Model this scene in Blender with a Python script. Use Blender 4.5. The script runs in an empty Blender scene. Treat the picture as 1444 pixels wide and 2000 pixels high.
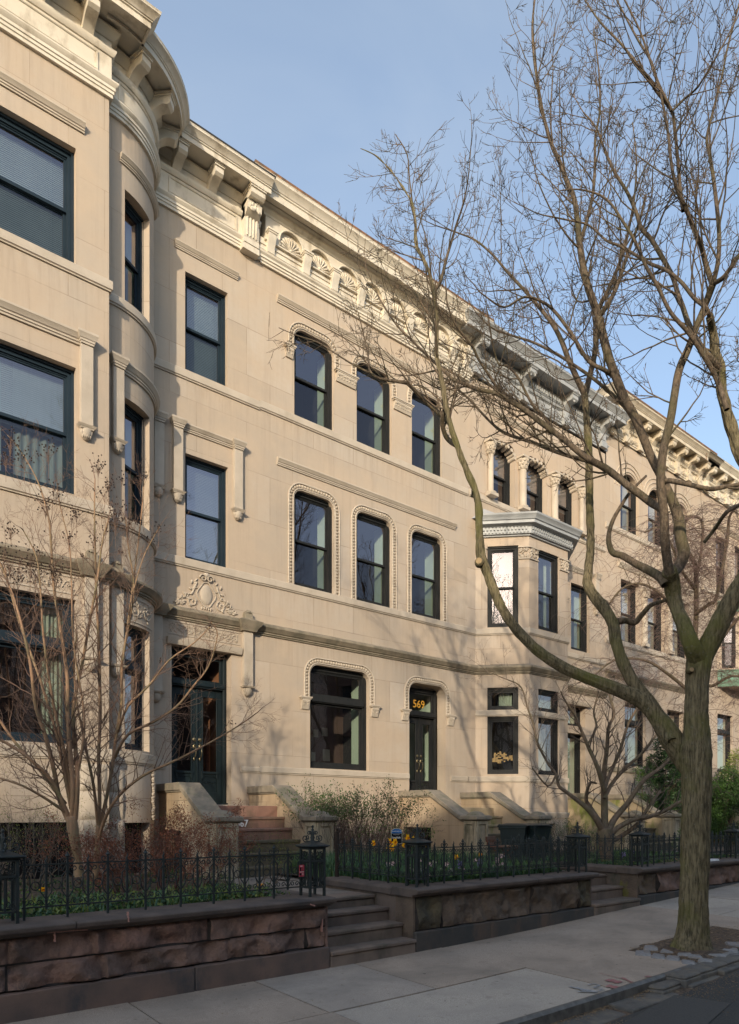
import bpy, math, random
from math import sin, cos, pi, sqrt, atan2, radians, degrees, floor
from mathutils import Vector, Matrix, noise

SC = bpy.context.scene
COL = SC.collection
V = Vector

# ------------------------------------------------------------------ camera
F, CX, HY, EYE = 1333.0, 722.0, 1590.0, 1.6
ANG = atan2(2400.0 - CX, F)
CA, SA = cos(ANG), sin(ANG)
cd = bpy.data.cameras.new('camera')
cam = bpy.data.objects.new('camera', cd)
COL.objects.link(cam)
SC.camera = cam
cam.location = (0, 0, EYE)
cam.rotation_euler = (pi / 2, 0, atan2(SA, CA) - pi / 2)
cam.rotation_euler[2] = atan2(SA, CA) - pi / 2
cd.sensor_fit = 'VERTICAL'
cd.sensor_height = 36
cd.lens = F / 2000 * 36
cd.shift_y = (HY - 1000) / 2000
cd.clip_end = 600
# ------------------------------------------------------------------ light
SUN_EL = radians(16.5)
SUNH = V((1.094, 1.0, 0)).normalized()
w = bpy.data.worlds.new('World'); SC.world = w; w.use_nodes = True
nt = w.node_tree; nt.nodes.clear()
wo = nt.nodes.new('ShaderNodeOutputWorld'); bg = nt.nodes.new('ShaderNodeBackground')
sky = nt.nodes.new('ShaderNodeTexSky'); sky.sky_type = 'NISHITA'; sky.sun_disc = False
sky.sun_elevation = SUN_EL
sky.sun_rotation = atan2(-SUNH.x, -SUNH.y)
sky.air_density = 1.0; sky.dust_density = 1.6; sky.ozone_density = 1.6
# faint high cloud mixed over the clear sky
tc = nt.nodes.new('ShaderNodeTexCoord'); mp = nt.nodes.new('ShaderNodeMapping')
mp.inputs['Scale'].default_value = (1.0, 1.6, 2.6)
ns = nt.nodes.new('ShaderNodeTexNoise'); ns.inputs['Scale'].default_value = 2.1; ns.inputs['Detail'].default_value = 5; ns.inputs['Distortion'].default_value = 0.4
rp = nt.nodes.new('ShaderNodeValToRGB'); rp.color_ramp.elements[0].position = .42; rp.color_ramp.elements[1].position = .80; rp.color_ramp.elements[0].color = (.22, .22, .22, 1)
rp.color_ramp.elements[1].color = (.45, .45, .45, 1)
mx = nt.nodes.new('ShaderNodeMix'); mx.data_type = 'RGBA'
nt.links.new(tc.outputs['Generated'], mp.inputs[0]); nt.links.new(mp.outputs[0], ns.inputs['Vector'])
nt.links.new(ns.outputs['Fac'], rp.inputs[0]); nt.links.new(rp.outputs[0], mx.inputs[0])
nt.links.new(sky.outputs[0], mx.inputs[6]); mx.inputs[7].default_value = (2.45, 2.72, 2.95, 1)
nt.links.new(mx.outputs[2], bg.inputs[0]); bg.inputs[1].default_value = .15
nt.links.new(bg.outputs[0], wo.inputs[0])
sl = bpy.data.lights.new('sun', 'SUN'); sl.energy = 2.1; sl.angle = radians(.8); sl.color = (1, .85, .64)
so = bpy.data.objects.new('sun', sl); COL.objects.link(so)
ray = V((SUNH.x * cos(SUN_EL), SUNH.y * cos(SUN_EL), -sin(SUN_EL)))
so.rotation_euler = ray.to_track_quat('-Z', 'Y').to_euler(); so.location = (-20, -20, 20)
SC.view_settings.view_transform = 'Standard'; SC.view_settings.look = 'None'
SC.view_settings.gamma = 1; SC.view_settings.exposure = 1.0
SC.cycles.transparent_max_bounces = 24

# ------------------------------------------------------------------ helpers
def ray_at(u, v):
    a = u - CX
    return V((CA * F + SA * a, SA * F - CA * a, HY - v))
def atY(u, v, Y):
    d = ray_at(u, v); t = Y / d.y
    return V((d.x * t, Y, EYE + d.z * t))
def atD(u, v, D):
    d = ray_at(u, v); t = D / F
    return V((d.x * t, d.y * t, EYE + d.z * t))

def tag(o, label=None, cat=None, group=None, kind=None):
    if label: o['label'] = label
    if cat: o['category'] = cat
    if group: o['group'] = group
    if kind: o['kind'] = kind
    return o
def thing(name, loc, label, cat, group=None):
    o = bpy.data.objects.new(name, None); COL.objects.link(o); o.location = loc
    o.empty_display_size = .1
    return tag(o, label, cat, group)

class M:
    """collects faces; world or local coordinates"""
    def __init__(s): s.v = []; s.f = []; s.mi = []; s.cur = 0
    def add(s, vs, fs):
        b = len(s.v); s.v.extend([tuple(p) for p in vs])
        for f in fs: s.f.append([i + b for i in f]); s.mi.append(s.cur)
        return s
    def quad(s, a, b, c, d): return s.add([a, b, c, d], [(0, 1, 2, 3)])
    def box(s, x0, x1, y0, y1, z0, z1):
        return s.add([(x0, y0, z0), (x1, y0, z0), (x1, y1, z0), (x0, y1, z0), (x0, y0, z1), (x1, y0, z1), (x1, y1, z1), (x0, y1, z1)],
                     [(0, 3, 2, 1), (4, 5, 6, 7), (0, 1, 5, 4), (1, 2, 6, 5), (2, 3, 7, 6), (3, 0, 4, 7)])
    def frust(s, cx, cy, z0, z1, a0, b0, a1, b1):
        return s.add([(cx - a0, cy - b0, z0), (cx + a0, cy - b0, z0), (cx + a0, cy + b0, z0), (cx - a0, cy + b0, z0),
                      (cx - a1, cy - b1, z1), (cx + a1, cy - b1, z1), (cx + a1, cy + b1, z1), (cx - a1, cy + b1, z1)],
                     [(0, 3, 2, 1), (4, 5, 6, 7), (0, 1, 5, 4), (1, 2, 6, 5), (2, 3, 7, 6), (3, 0, 4, 7)])
    def prism(s, poly, fn0, fn1):
        n = len(poly); a = [fn0(p) for p in poly]; b = [fn1(p) for p in poly]
        fs = [(i, (i + 1) % n, (i + 1) % n + n, i + n) for i in range(n)]
        fs.append(tuple(range(n))[::-1]); fs.append(tuple(range(n, 2 * n)))
        return s.add(a + b, fs)
    def prism_x(s, poly, x0, x1): return s.prism(poly, lambda p: (x0, p[0], p[1]), lambda p: (x1, p[0], p[1]))
    def tube(s, pts, rads, n=5, cap=True, squash=None):
        pts = [V(p) for p in pts]
        if not hasattr(rads, '__len__'): rads = [rads] * len(pts)
        ref = None; b = len(s.v); L = len(pts)
        for i, p in enumerate(pts):
            d = (pts[min(i + 1, L - 1)] - pts[max(i - 1, 0)])
            if d.length < 1e-9: d = V((0, 0, 1))
            d.normalize()
            if ref is None: ref = d.orthogonal().normalized()
            ref = (ref - d * ref.dot(d))
            if ref.length < 1e-6: ref = d.orthogonal()
            ref.normalize(); bi = d.cross(ref)
            for k in range(n):
                a = 2 * pi * k / n
                q = p + (ref * cos(a) + bi * sin(a)) * rads[i]
                s.v.append((q.x, q.y, q.z))
        for i in range(L - 1):
            for k in range(n):
                k2 = (k + 1) % n
                s.f.append([b + i * n + k, b + i * n + k2, b + (i + 1) * n + k2, b + (i + 1) * n + k]); s.mi.append(s.cur)
        if cap:
            s.f.append([b + k for k in range(n)][::-1]); s.mi.append(s.cur)
            s.f.append([b + (L - 1) * n + k for k in range(n)]); s.mi.append(s.cur)
        return s
    def ell(s, c, r, nu=7, nv=5, fr=None):
        """ellipsoid; fr = (ex, ey, ez) axes"""
        ex, ey, ez = fr or (V((1, 0, 0)), V((0, 1, 0)), V((0, 0, 1)))
        c = V(c); b = len(s.v); vs = []
        for j in range(nv + 1):
            t = pi * j / nv
            for i in range(nu):
                a = 2 * pi * i / nu
                vs.append(c + ex * (r[0] * sin(t) * cos(a)) + ey * (r[1] * sin(t) * sin(a)) + ez * (r[2] * cos(t)))
        fs = [(j * nu + i, (j + 1) * nu + i, (j + 1) * nu + (i + 1) % nu, j * nu + (i + 1) % nu) for j in range(nv) for i in range(nu)]
        return s.add(vs, fs)
    def lathe(s, c, prof, n=16, a0=0, a1=2 * pi):
        vs = []; full = abs(a1 - a0 - 2 * pi) < 1e-6; m = n if full else n + 1
        for r, z in prof:
            for i in range(m):
                a = a0 + (a1 - a0) * i / n
                vs.append((c[0] + r * cos(a), c[1] + r * sin(a), c[2] + z))
        fs = []
        for j in range(len(prof) - 1):
            for i in range(n):
                i2 = (i + 1) % m
                fs.append((j * m + i, j * m + i2, (j + 1) * m + i2, (j + 1) * m + i))
        return s.add(vs, fs)
    def xf(s, mat, start=0):
        for i in range(start, len(s.v)):
            q = mat @ V(s.v[i]); s.v[i] = (q.x, q.y, q.z)
        return s
    def mesh(s, name, mats, smooth=35):
        me = bpy.data.meshes.new(name); me.from_pydata(s.v, [], s.f)
        if not isinstance(mats, (list, tuple)): mats = [mats]
        for m_ in mats: me.materials.append(m_)
        if len(mats) > 1: me.polygons.foreach_set('material_index', s.mi)
        if smooth is not None:
            me.polygons.foreach_set('use_smooth', [True] * len(s.f))
            if smooth < 180: me.set_sharp_from_angle(angle=radians(smooth))
        me.update()
        return me
    def obj(s, name, mats, parent=None, smooth=35, local=False, bev=0):
        o = bpy.data.objects.new(name, s.mesh(name, mats, smooth)); COL.objects.link(o)
        if parent:
            o.parent = parent
            if not local:
                p = parent; t = V((0, 0, 0))
                while p: t += p.location; p = p.parent
                if parent.parent is None or parent.type == 'EMPTY':
                    o.matrix_parent_inverse = Matrix.Translation(-t)
        if bev:
            b = o.modifiers.new('bevel', 'BEVEL'); b.width = bev; b.segments = 2; b.limit_method = 'ANGLE'; b.angle_limit = radians(40)
            b.harden_normals = False
        return o
# every mesh in a unique thing keeps world coordinates; sub-parts hang from parts whose origin is the world origin

def copy_tree(o, parent=None, loc=None, rotz=None, label=None):
    c = o.copy(); COL.objects.link(c)
    if parent is not None: c.parent = parent
    if loc is not None: c.location = loc
    if rotz is not None: c.rotation_euler = (0, 0, rotz)
    if label: c['label'] = label
    for ch in list(KIDS.get(o.name, [])):
        copy_tree(ch, c)
    return c
KIDS = {}
def kid(parent, o):
    KIDS.setdefault(parent.name, []).append(o); return o

class Path:
    def __init__(s, pts, s0=0.0):
        s.p = [V((a[0], a[1])) for a in pts]; s.s = [s0]
        for i in range(1, len(s.p)): s.s.append(s.s[-1] + (s.p[i] - s.p[i - 1]).length)
        s.n = []
        for i in range(len(s.p) - 1):
            d = (s.p[i + 1] - s.p[i]).normalized(); s.n.append(V((d.y, -d.x)))
    def seg(s, t):
        for i in range(len(s.p) - 1):
            if t <= s.s[i + 1] + 1e-7: return i
        return len(s.p) - 2
    def P(s, t, z, off=0.0, seg=None):
        i = s.seg(t) if seg is None else seg
        k = (t - s.s[i]) / max(1e-9, s.s[i + 1] - s.s[i])
        q = s.p[i].lerp(s.p[i + 1], k) + s.n[i] * off
        return V((q.x, q.y, z))
    def sub(s, a, b):
        out = [s.P(a, 0, seg=s.seg(a + 1e-5)).xy]
        for i, t in enumerate(s.s):
            if a + 1e-4 < t < b - 1e-4: out.append(s.p[i].copy())
        out.append(s.P(b, 0).xy)
        return out
def sweep(m, pts, prof, closed=True, caps=True):
    """profile [(offset outward, z)] swept along 2-D points with mitred corners"""
    pts = [V((p[0], p[1])) for p in pts]; n = len(pts); k = len(prof)
    dirs = [(pts[i + 1] - pts[i]).normalized() for i in range(n - 1)]
    b = len(m.v)
    for i, p in enumerate(pts):
        if i == 0: nn = V((dirs[0].y, -dirs[0].x)); sc = 1
        elif i == n - 1: nn = V((dirs[-1].y, -dirs[-1].x)); sc = 1
        else:
            n1 = V((dirs[i - 1].y, -dirs[i - 1].x)); n2 = V((dirs[i].y, -dirs[i].x)); nn = (n1 + n2)
            nn.normalize(); sc = 1 / max(.3, nn.dot(n1))
        for o, z in prof:
            q = p + nn * (o * sc); m.v.append((q.x, q.y, z))
    kk = k if closed else k - 1
    for i in range(n - 1):
        for j in range(kk):
            j2 = (j + 1) % k
            m.f.append([b + i * k + j, b + i * k + j2, b + (i + 1) * k + j2, b + (i + 1) * k + j][::-1]); m.mi.append(m.cur)
    if caps and closed:
        m.f.append([b + j for j in range(k)]); m.mi.append(m.cur)
        m.f.append([b + (n - 1) * k + j for j in range(k)][::-1]); m.mi.append(m.cur)
    return m

# ------------------------------------------------------------------ materials
def newmat(name):
    m = bpy.data.materials.new(name); m.use_nodes = True; nt = m.node_tree
    b = nt.nodes['Principled BSDF']; return m, nt, b
def N(nt, t, **k):
    n = nt.nodes.new(t)
    for a, v in k.items():
        if a in n.inputs: n.inputs[a].default_value = v
        else: setattr(n, a, v)
    return n
def rgba(c): return (c[0], c[1], c[2], 1)
def mixc(nt, fac, a, b, blend='MIX'):
    n = nt.nodes.new('ShaderNodeMix'); n.data_type = 'RGBA'; n.blend_type = blend
    for i, x in ((0, fac), (6, a), (7, b)):
        if hasattr(x, 'links'): nt.links.new(x, n.inputs[i])
        elif i == 0: n.inputs[0].default_value = x
        else: n.inputs[i].default_value = rgba(x)
    return n.outputs[2]
def ramp(nt, x, p0, p1, c0=(0, 0, 0), c1=(1, 1, 1)):
    r = nt.nodes.new('ShaderNodeValToRGB'); e = r.color_ramp.elements
    e[0].position = p0; e[1].position = p1; e[0].color = rgba(c0); e[1].color = rgba(c1)
    nt.links.new(x, r.inputs[0]); return r.outputs[0]
def noisen(nt, vec, scale, detail=6, rough=.55, dist=0.0):
    n = N(nt, 'ShaderNodeTexNoise', Scale=scale, Detail=detail, Roughness=rough, Distortion=dist)
    nt.links.new(vec, n.inputs['Vector']); return n.outputs['Fac']
def coords(nt, scale=(1, 1, 1)):
    t = nt.nodes.new('ShaderNodeTexCoord'); m = nt.nodes.new('ShaderNodeMapping'); m.inputs['Scale'].default_value = scale
    nt.links.new(t.outputs['Object'], m.inputs[0]); return m.outputs[0]
def bumpn(nt, b, h, strength, dist=.02, prev=None):
    n = N(nt, 'ShaderNodeBump', Strength=strength, Distance=dist); nt.links.new(h, n.inputs['Height'])
    if prev is not None: nt.links.new(prev, n.inputs['Normal'])
    if b is not None: nt.links.new(n.outputs[0], b.inputs['Normal'])
    return n.outputs[0]
def mat(name, c1, c2=None, scale=4, rough=.75, bump=.25, bscale=60, stretch=(1, 1, 1), metal=0, dirt=None, dscale=1.3, dpos=(.5, .72), spec=.4, dist=.01, lo=.35, hi=.65):
    m, nt, b = newmat(name); c2 = c2 or tuple(x * .8 for x in c1)
    v = coords(nt, stretch)
    col = mixc(nt, ramp(nt, noisen(nt, v, scale), lo, hi), c1, c2)
    if dirt:
        col = mixc(nt, ramp(nt, noisen(nt, coords(nt, (1, 1, .5)), dscale, 9, .65), dpos[0], dpos[1]), col, dirt)
    nt.links.new(col, b.inputs['Base Color'])
    b.inputs['Roughness'].default_value = rough; b.inputs['Metallic'].default_value = metal
    b.inputs['Specular IOR Level'].default_value = spec
    if bump: bumpn(nt, b, noisen(nt, v, bscale, 8, .6), bump, dist)
    return m
def limestone(name, c, jc, bw=1.05, rh=.93, var=.20, streak=.28, off=0.0, bumpk=.18, zs=(9.64, 6.16, 5.17, 12.58)):
    m, nt, b = newmat(name)
    t = nt.nodes.new('ShaderNodeTexCoord'); sp = nt.nodes.new('ShaderNodeSeparateXYZ'); nt.links.new(t.outputs['Object'], sp.inputs[0])
    ma = N(nt, 'ShaderNodeMath', operation='MULTIPLY_ADD'); nt.links.new(sp.outputs['Y'], ma.inputs[0]); ma.inputs[1].default_value = -.8
    nt.links.new(sp.outputs['X'], ma.inputs[2])
    cb = nt.nodes.new('ShaderNodeCombineXYZ'); nt.links.new(ma.outputs[0], cb.inputs[0])
    az = N(nt, 'ShaderNodeMath', operation='ADD'); nt.links.new(sp.outputs['Z'], az.inputs[0]); az.inputs[1].default_value = off
    nt.links.new(az.outputs[0], cb.inputs[1])
    br = nt.nodes.new('ShaderNodeTexBrick'); nt.links.new(cb.outputs[0], br.inputs['Vector'])
    br.inputs['Scale'].default_value = 1; br.inputs['Brick Width'].default_value = bw; br.inputs['Row Height'].default_value = rh
    br.inputs['Mortar Size'].default_value = .0048; br.inputs['Mortar Smooth'].default_value = .3; br.inputs['Bias'].default_value = 0
    br.inputs['Color1'].default_value = rgba(c); br.inputs['Color2'].default_value = rgba((c[0] * (1 - var), c[1] * (1 - var * 1.1), c[2] * (1 - var * 1.25)))
    br.inputs['Mortar'].default_value = rgba(jc)
    oc = t.outputs['Object']
    warm = ramp(nt, noisen(nt, oc, .8, 6, .65), .38, .62)
    col = mixc(nt, warm, br.outputs['Color'], (c[0] * .95, c[1] * .885, c[2] * .81), 'MIX')
    mx2 = nt.nodes[-1]
    # weak vertical rain streaks
    st = noisen(nt, coords(nt, (4.5, 4.5, .22)), 1.6, 7, .7)
    col = mixc(nt, ramp(nt, st, .50, .80, (0, 0, 0), (streak * 1.4,) * 3), col, (c[0] * .55, c[1] * .53, c[2] * .50))
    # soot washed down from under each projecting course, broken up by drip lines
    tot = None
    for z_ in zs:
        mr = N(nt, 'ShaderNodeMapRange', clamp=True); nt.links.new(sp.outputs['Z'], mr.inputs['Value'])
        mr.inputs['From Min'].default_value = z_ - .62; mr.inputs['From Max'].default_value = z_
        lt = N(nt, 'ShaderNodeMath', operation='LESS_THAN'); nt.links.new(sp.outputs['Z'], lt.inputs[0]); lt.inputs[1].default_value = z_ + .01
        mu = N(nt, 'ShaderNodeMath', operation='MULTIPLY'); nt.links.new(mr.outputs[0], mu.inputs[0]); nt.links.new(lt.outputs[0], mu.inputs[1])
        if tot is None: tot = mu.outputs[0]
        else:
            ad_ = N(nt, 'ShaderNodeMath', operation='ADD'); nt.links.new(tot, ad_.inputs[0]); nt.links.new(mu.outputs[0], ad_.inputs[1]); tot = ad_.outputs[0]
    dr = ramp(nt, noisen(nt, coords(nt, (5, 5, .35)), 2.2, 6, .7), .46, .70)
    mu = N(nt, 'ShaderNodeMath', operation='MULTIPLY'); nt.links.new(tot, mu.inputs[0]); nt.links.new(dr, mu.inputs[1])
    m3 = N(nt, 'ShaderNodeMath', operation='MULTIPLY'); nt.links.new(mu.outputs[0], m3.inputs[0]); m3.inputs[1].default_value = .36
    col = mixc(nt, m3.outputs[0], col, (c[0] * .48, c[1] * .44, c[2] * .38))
    sp2 = noisen(nt, oc, 9, 8, .7)
    col = mixc(nt, ramp(nt, sp2, .35, .75, (0, 0, 0), (.26, .26, .26)), col, (c[0] * .78, c[1] * .72, c[2] * .64))
    nt.links.new(col, b.inputs['Base Color']); b.inputs['Roughness'].default_value = .85; b.inputs['Specular IOR Level'].default_value = .25
    n1 = bumpn(nt, None, br.outputs['Fac'], .5, -.006)
    n2 = bumpn(nt, None, noisen(nt, oc, 90, 6, .6), bumpk, .006, n1)
    bumpn(nt, b, noisen(nt, oc, 3.0, 3, .5), .25, .02, n2)
    return m
LC = (.484, .420, .352)
m_lime = limestone('limestone', LC, (.22, .17, .13))
m_lime2 = limestone('limestone_warm', (.484, .414, .344), (.24, .18, .13), 1.2, 1.02, off=.3)
m_lime3 = limestone('limestone_far', (.480, .410, .340), (.23, .17, .12), .95, .88, off=.1, zs=(10.49, 6.93, 5.87, 13.2))
m_trim = mat('limestone_trim', (.488, .424, .346), (.42, .362, .292), 3, .85, .3, 70, dirt=(.30, .25, .19), dscale=2.2, dpos=(.55, .85))
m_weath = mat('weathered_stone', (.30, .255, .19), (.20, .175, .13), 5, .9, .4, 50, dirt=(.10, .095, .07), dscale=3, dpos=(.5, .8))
m_cream = mat('cream_painted_metal', (.64, .585, .49), (.57, .52, .43), 2, .55, .12, 30, dirt=(.30, .25, .18), dscale=3, dpos=(.54, .74))
m_greyp = mat('grey_painted_metal', (.36, .375, .385), (.31, .325, .335), 2, .5, .1, 30, dirt=(.20, .20, .20), dscale=3, dpos=(.6, .85))
m_rust = mat('ornate_peeling_paint', (.56, .50, .40), (.47, .41, .32), 4, .7, .3, 30, dirt=(.24, .12, .06), dscale=5, dpos=(.60, .72))
m_rooftar = mat('roof_tar', (.03, .032, .036), (.05, .05, .05), 5, .8, .2)
m_gutter = mat('rusted_flashing', (.30, .15, .07), (.12, .09, .07), 9, .6, .3, 50)
m_membrane = mat('roof_membrane', (.44, .44, .44), (.36, .36, .37), 4, .8, .2)
m_copper = mat('green_copper', (.17, .31, .22), (.12, .22, .16), 5, .6, .2, 30, dirt=(.10, .14, .10), dscale=4)
m_navy = mat('navy_window_paint', (.016, .030, .044), (.012, .024, .036), 3, .55, .06, 40, spec=.25)
m_blackp = mat('black_window_paint', (.015, .017, .018), (.024, .024, .024), 14, .6, .25, 60, stretch=(1, 1, .2), spec=.2)
m_door1 = mat('dark_green_door_paint', (.012, .022, .026), (.010, .017, .020), 3, .45, .05, 40, spec=.3)
m_iron = mat('black_green_iron', (.014, .024, .027), (.022, .027, .025), 20, .55, .35, 120, spec=.45)
m_ironw = mat('worn_iron', (.020, .016, .014), (.035, .022, .016), 16, .7, .45, 120, spec=.35)
m_brown = mat('brownstone', (.290, .178, .138), (.150, .100, .082), 3.0, .9, .9, 38, dirt=(.075, .060, .052), dscale=2.4, dpos=(.52, .68), dist=.02)
m_brownm = mat('mossy_brownstone', (.155, .116, .086), (.085, .068, .055), 4, .9, .9, 38, dirt=(.155, .150, .045), dscale=2.6, dpos=(.60, .68), dist=.02)
m_bcap = mat('brownstone_cap', (.135, .106, .090), (.085, .070, .062), 4, .85, .4, 60, dirt=(.055, .050, .050), dscale=2.5, dpos=(.48, .72))
m_plinth = mat('brownstone_plinth', (.190, .128, .102), (.110, .086, .076), 3, .85, .5, 60, dirt=(.052, .058, .064), dscale=1.4, dpos=(.52, .64))
m_step = mat('brownstone_step', (.215, .165, .132), (.140, .110, .092), 3, .85, .4, 60, dirt=(.080, .078, .058), dscale=3, dpos=(.5, .7))
m_pink = mat('pink_mortar', (.50, .27, .23), (.36, .20, .17), 9, .9, .4)
m_stoop = limestone('sandstone_stoop', (.47, .385, .285), (.12, .10, .07), .85, .47, var=.30, streak=.55, off=.05, bumpk=.5, zs=(2.02,))
m_ped = mat('pale_streaked_pedestal', (.46, .40, .29), (.30, .26, .19), 2.0, .9, .4, 40, stretch=(5, 5, .5), dirt=(.14, .13, .085), dscale=3, dpos=(.50, .70))
m_scap = mat('sandstone_cap', (.31, .265, .205), (.20, .178, .142), 5, .9, .35, 70, dirt=(.14, .15, .09), dscale=3, dpos=(.5, .75))
m_smoss = mat('mossy_sandstone', (.40, .32, .215), (.26, .215, .14), 3, .9, .4, 40, dirt=(.15, .17, .045), dscale=1.8, dpos=(.5, .62))
m_red = mat('red_stoop_tread', (.32, .185, .135), (.26, .145, .11), 3, .85, .3, 60, dirt=(.15, .12, .08), dscale=3)
m_dark = mat('dark_void', (.006, .006, .007), None, 3, .9, 0)
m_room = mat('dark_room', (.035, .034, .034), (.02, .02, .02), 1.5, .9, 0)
m_green = mat('pale_green_reveal', (.50, .60, .44), (.46, .56, .42), 3, .7, 0)
m_warmroom = mat('orange_hall', (.30, .13, .06), (.22, .10, .05), 2, .8, 0)
m_blind = mat('white_blind', (.21, .265, .26), (.17, .22, .215), 2, .6, 0)
m_curt = mat('pale_green_curtain', (.46, .50, .37), (.38, .43, .32), 2, .85, 0)
m_sheer = mat('sheer_curtain', (.40, .45, .40), (.30, .345, .31), 5, .85, 0, stretch=(6, 6, .3))
m_curtw = mat('cream_curtain', (.50, .46, .36), (.42, .39, .31), 2, .85, 0)
m_brass = mat('aged_brass', (.28, .23, .13), (.16, .14, .09), 30, .4, .1, metal=.8)
m_goldrefl = mat('gold_reflection_paint', (.27, .17, .04), (.18, .11, .03), 20, .5, 0)  # flat gold standing in for a sunlit building mirrored in the bay pane
m_gold = mat('gold_leaf', (.75, .40, .05), (.65, .33, .04), 20, .4, 0, metal=.2)
m_white = mat('white_paint', (.72, .72, .72), (.6, .6, .6), 9, .6, 0)
m_bark = None
def bark(name, c1, c2, moss, msc=1.2, mpos=(.42, .62), st=.22, bs=26, bd=.012, bst=.8):
    m, nt, b = newmat(name)
    v = coords(nt, (1, 1, st))
    n1 = noisen(nt, v, bs, 9, .65, .3)
    col = mixc(nt, ramp(nt, n1, .36, .62), c2, c1)
    col = mixc(nt, ramp(nt, noisen(nt, coords(nt), msc, 6, .6), mpos[0], mpos[1]), col, moss)
    col = mixc(nt, ramp(nt, noisen(nt, coords(nt), 34, 4, .6), .60, .72, (0, 0, 0), (.45, .45, .45)), col, (.24, .24, .20))
    nt.links.new(col, b.inputs['Base Color']); b.inputs['Roughness'].default_value = .9; b.inputs['Specular IOR Level'].default_value = .2
    bumpn(nt, b, n1, bst, bd)
    return m
m_bark = bark('mossy_tree_bark', (.235, .192, .112), (.060, .050, .030), (.140, .135, .042), 1.8, (.48, .70), .15, 42, .02, 1.0)
m_limb = bark('branch_bark', (.175, .130, .090), (.058, .045, .033), (.100, .090, .045), 2.2, (.50, .74), .45, 30, .010, .9)
m_twig = mat('twig_bark', (.170, .120, .080), (.060, .052, .032), 6, .8, 0, lo=.4, hi=.6)
m_myr = bark('smooth_tan_bark', (.40, .245, .150), (.23, .155, .100), (.190, .160, .090), 3.5, (.46, .66), .2, 9, .003, .35)
m_mytwig = mat('reddish_brown_twig', (.23, .14, .10), (.14, .092, .066), 6, .8, 0)
m_seed = mat('dry_seed_capsule', (.045, .028, .022), (.03, .02, .016), 9, .8, 0)
m_mag = bark('grey_smooth_bark', (.20, .150, .110), (.10, .078, .060), (.12, .105, .06), 3.5, (.45, .7), .4, 14, .005, .5)
m_magt = mat('grey_brown_twig', (.15, .115, .088), (.09, .072, .055), 6, .8, 0)
m_weep = mat('pinkish_weeping_twig', (.20, .125, .105), (.12, .085, .072), 4, .8, 0)
def leafm(name, c1, c2, sc=6):
    m = mat(name, c1, c2, sc, .5, 0, spec=.35, lo=.4, hi=.6)
    b = m.node_tree.nodes['Principled BSDF']; b.inputs['Subsurface Weight'].default_value = 0
    return m
m_leaf = leafm('fresh_leaf', (.110, .190, .040), (.055, .115, .030))
m_leafd = leafm('dark_leaf', (.040, .085, .028), (.024, .055, .022))
m_leafy = leafm('yellow_green_leaf', (.22, .25, .050), (.13, .17, .04))
m_blade = leafm('blue_green_blade', (.080, .165, .080), (.050, .115, .058))
m_redl = leafm('red_barberry_leaf', (.270, .090, .045), (.150, .062, .038))
m_yel = leafm('daffodil_yellow', (.85, .52, .01), (.85, .42, .005), 40)
m_ora = leafm('daffodil_trumpet', (.80, .28, .01), (.8, .33, .01), 40)
m_pkfl = leafm('pale_pink_petal', (.62, .45, .42), (.50, .36, .36), 30)
m_wfl = leafm('white_green_petal', (.50, .52, .38), (.42, .42, .34), 30)
m_pufl = leafm('violet_petal', (.23, .19, .42), (.32, .24, .45), 30)
m_soil = mat('garden_soil', (.12, .09, .065), (.060, .048, .038), 14, .95, .8, 40, dirt=(.22, .16, .10), dscale=9, dpos=(.55, .68), dist=.03)
m_litter = mat('brown_seed_litter', (.40, .27, .15), (.22, .15, .085), 30, .9, .4)
m_pit = mat('dark_pit_earth', (.16, .11, .075), (.065, .048, .035), 22, .95, .8, 60, dirt=(.28, .19, .11), dscale=14, dpos=(.56, .66), dist=.03)
m_brn = [m_brown, mat('brownstone_dark', (.245, .158, .125), (.130, .090, .075), 3.0, .9, .9, 38, dirt=(.065, .054, .049), dscale=2.4, dpos=(.52, .68), dist=.02), mat('brownstone_red', (.310, .180, .140), (.170, .110, .090), 3.0, .9, .9, 38, dirt=(.06, .045, .04), dscale=2.4, dpos=(.50, .66), dist=.02), mat('dark_joint', (.030, .025, .023), None, 3, .9, .2)]
m_brnm = [m_brownm, m_brn[1], mat('mossy_brownstone_green', (.120, .100, .060), (.070, .058, .042), 5, .9, .9, 38, dirt=(.06, .055, .04), dscale=2.4, dpos=(.46, .60), dist=.02), m_brn[3]]
m_path = mat('path_concrete', (.25, .215, .185), (.20, .175, .15), 3, .9, .3, 120, dirt=(.12, .11, .10), dscale=1.8)
def concrete(name, c, stain):
    m, nt, b = newmat(name); v = coords(nt)
    f = noisen(nt, v, 160, 5, .7); g = noisen(nt, v, 1.1, 9, .62, .5); h = noisen(nt, v, 7.5, 8, .75)
    col = mixc(nt, ramp(nt, f, .35, .68), (c[0] * .58, c[1] * .58, c[2] * .58), (c[0] * 1.35, c[1] * 1.35, c[2] * 1.35))
    col = mixc(nt, ramp(nt, g, .42, .70), col, stain)
    col = mixc(nt, ramp(nt, h, .55, .74, (0, 0, 0), (.6, .6, .6)), col, (c[0] * .45, c[1] * .45, c[2] * .45))
    col = mixc(nt, ramp(nt, noisen(nt, v, 12, 3, .5), .70, .74, (0, 0, 0), (.6, .6, .6)), col, (.04, .035, .03))
    nt.links.new(col, b.inputs['Base Color']); b.inputs['Roughness'].default_value = .85; b.inputs['Specular IOR Level'].default_value = .3
    bumpn(nt, b, f, .35, .004); return m
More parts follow.
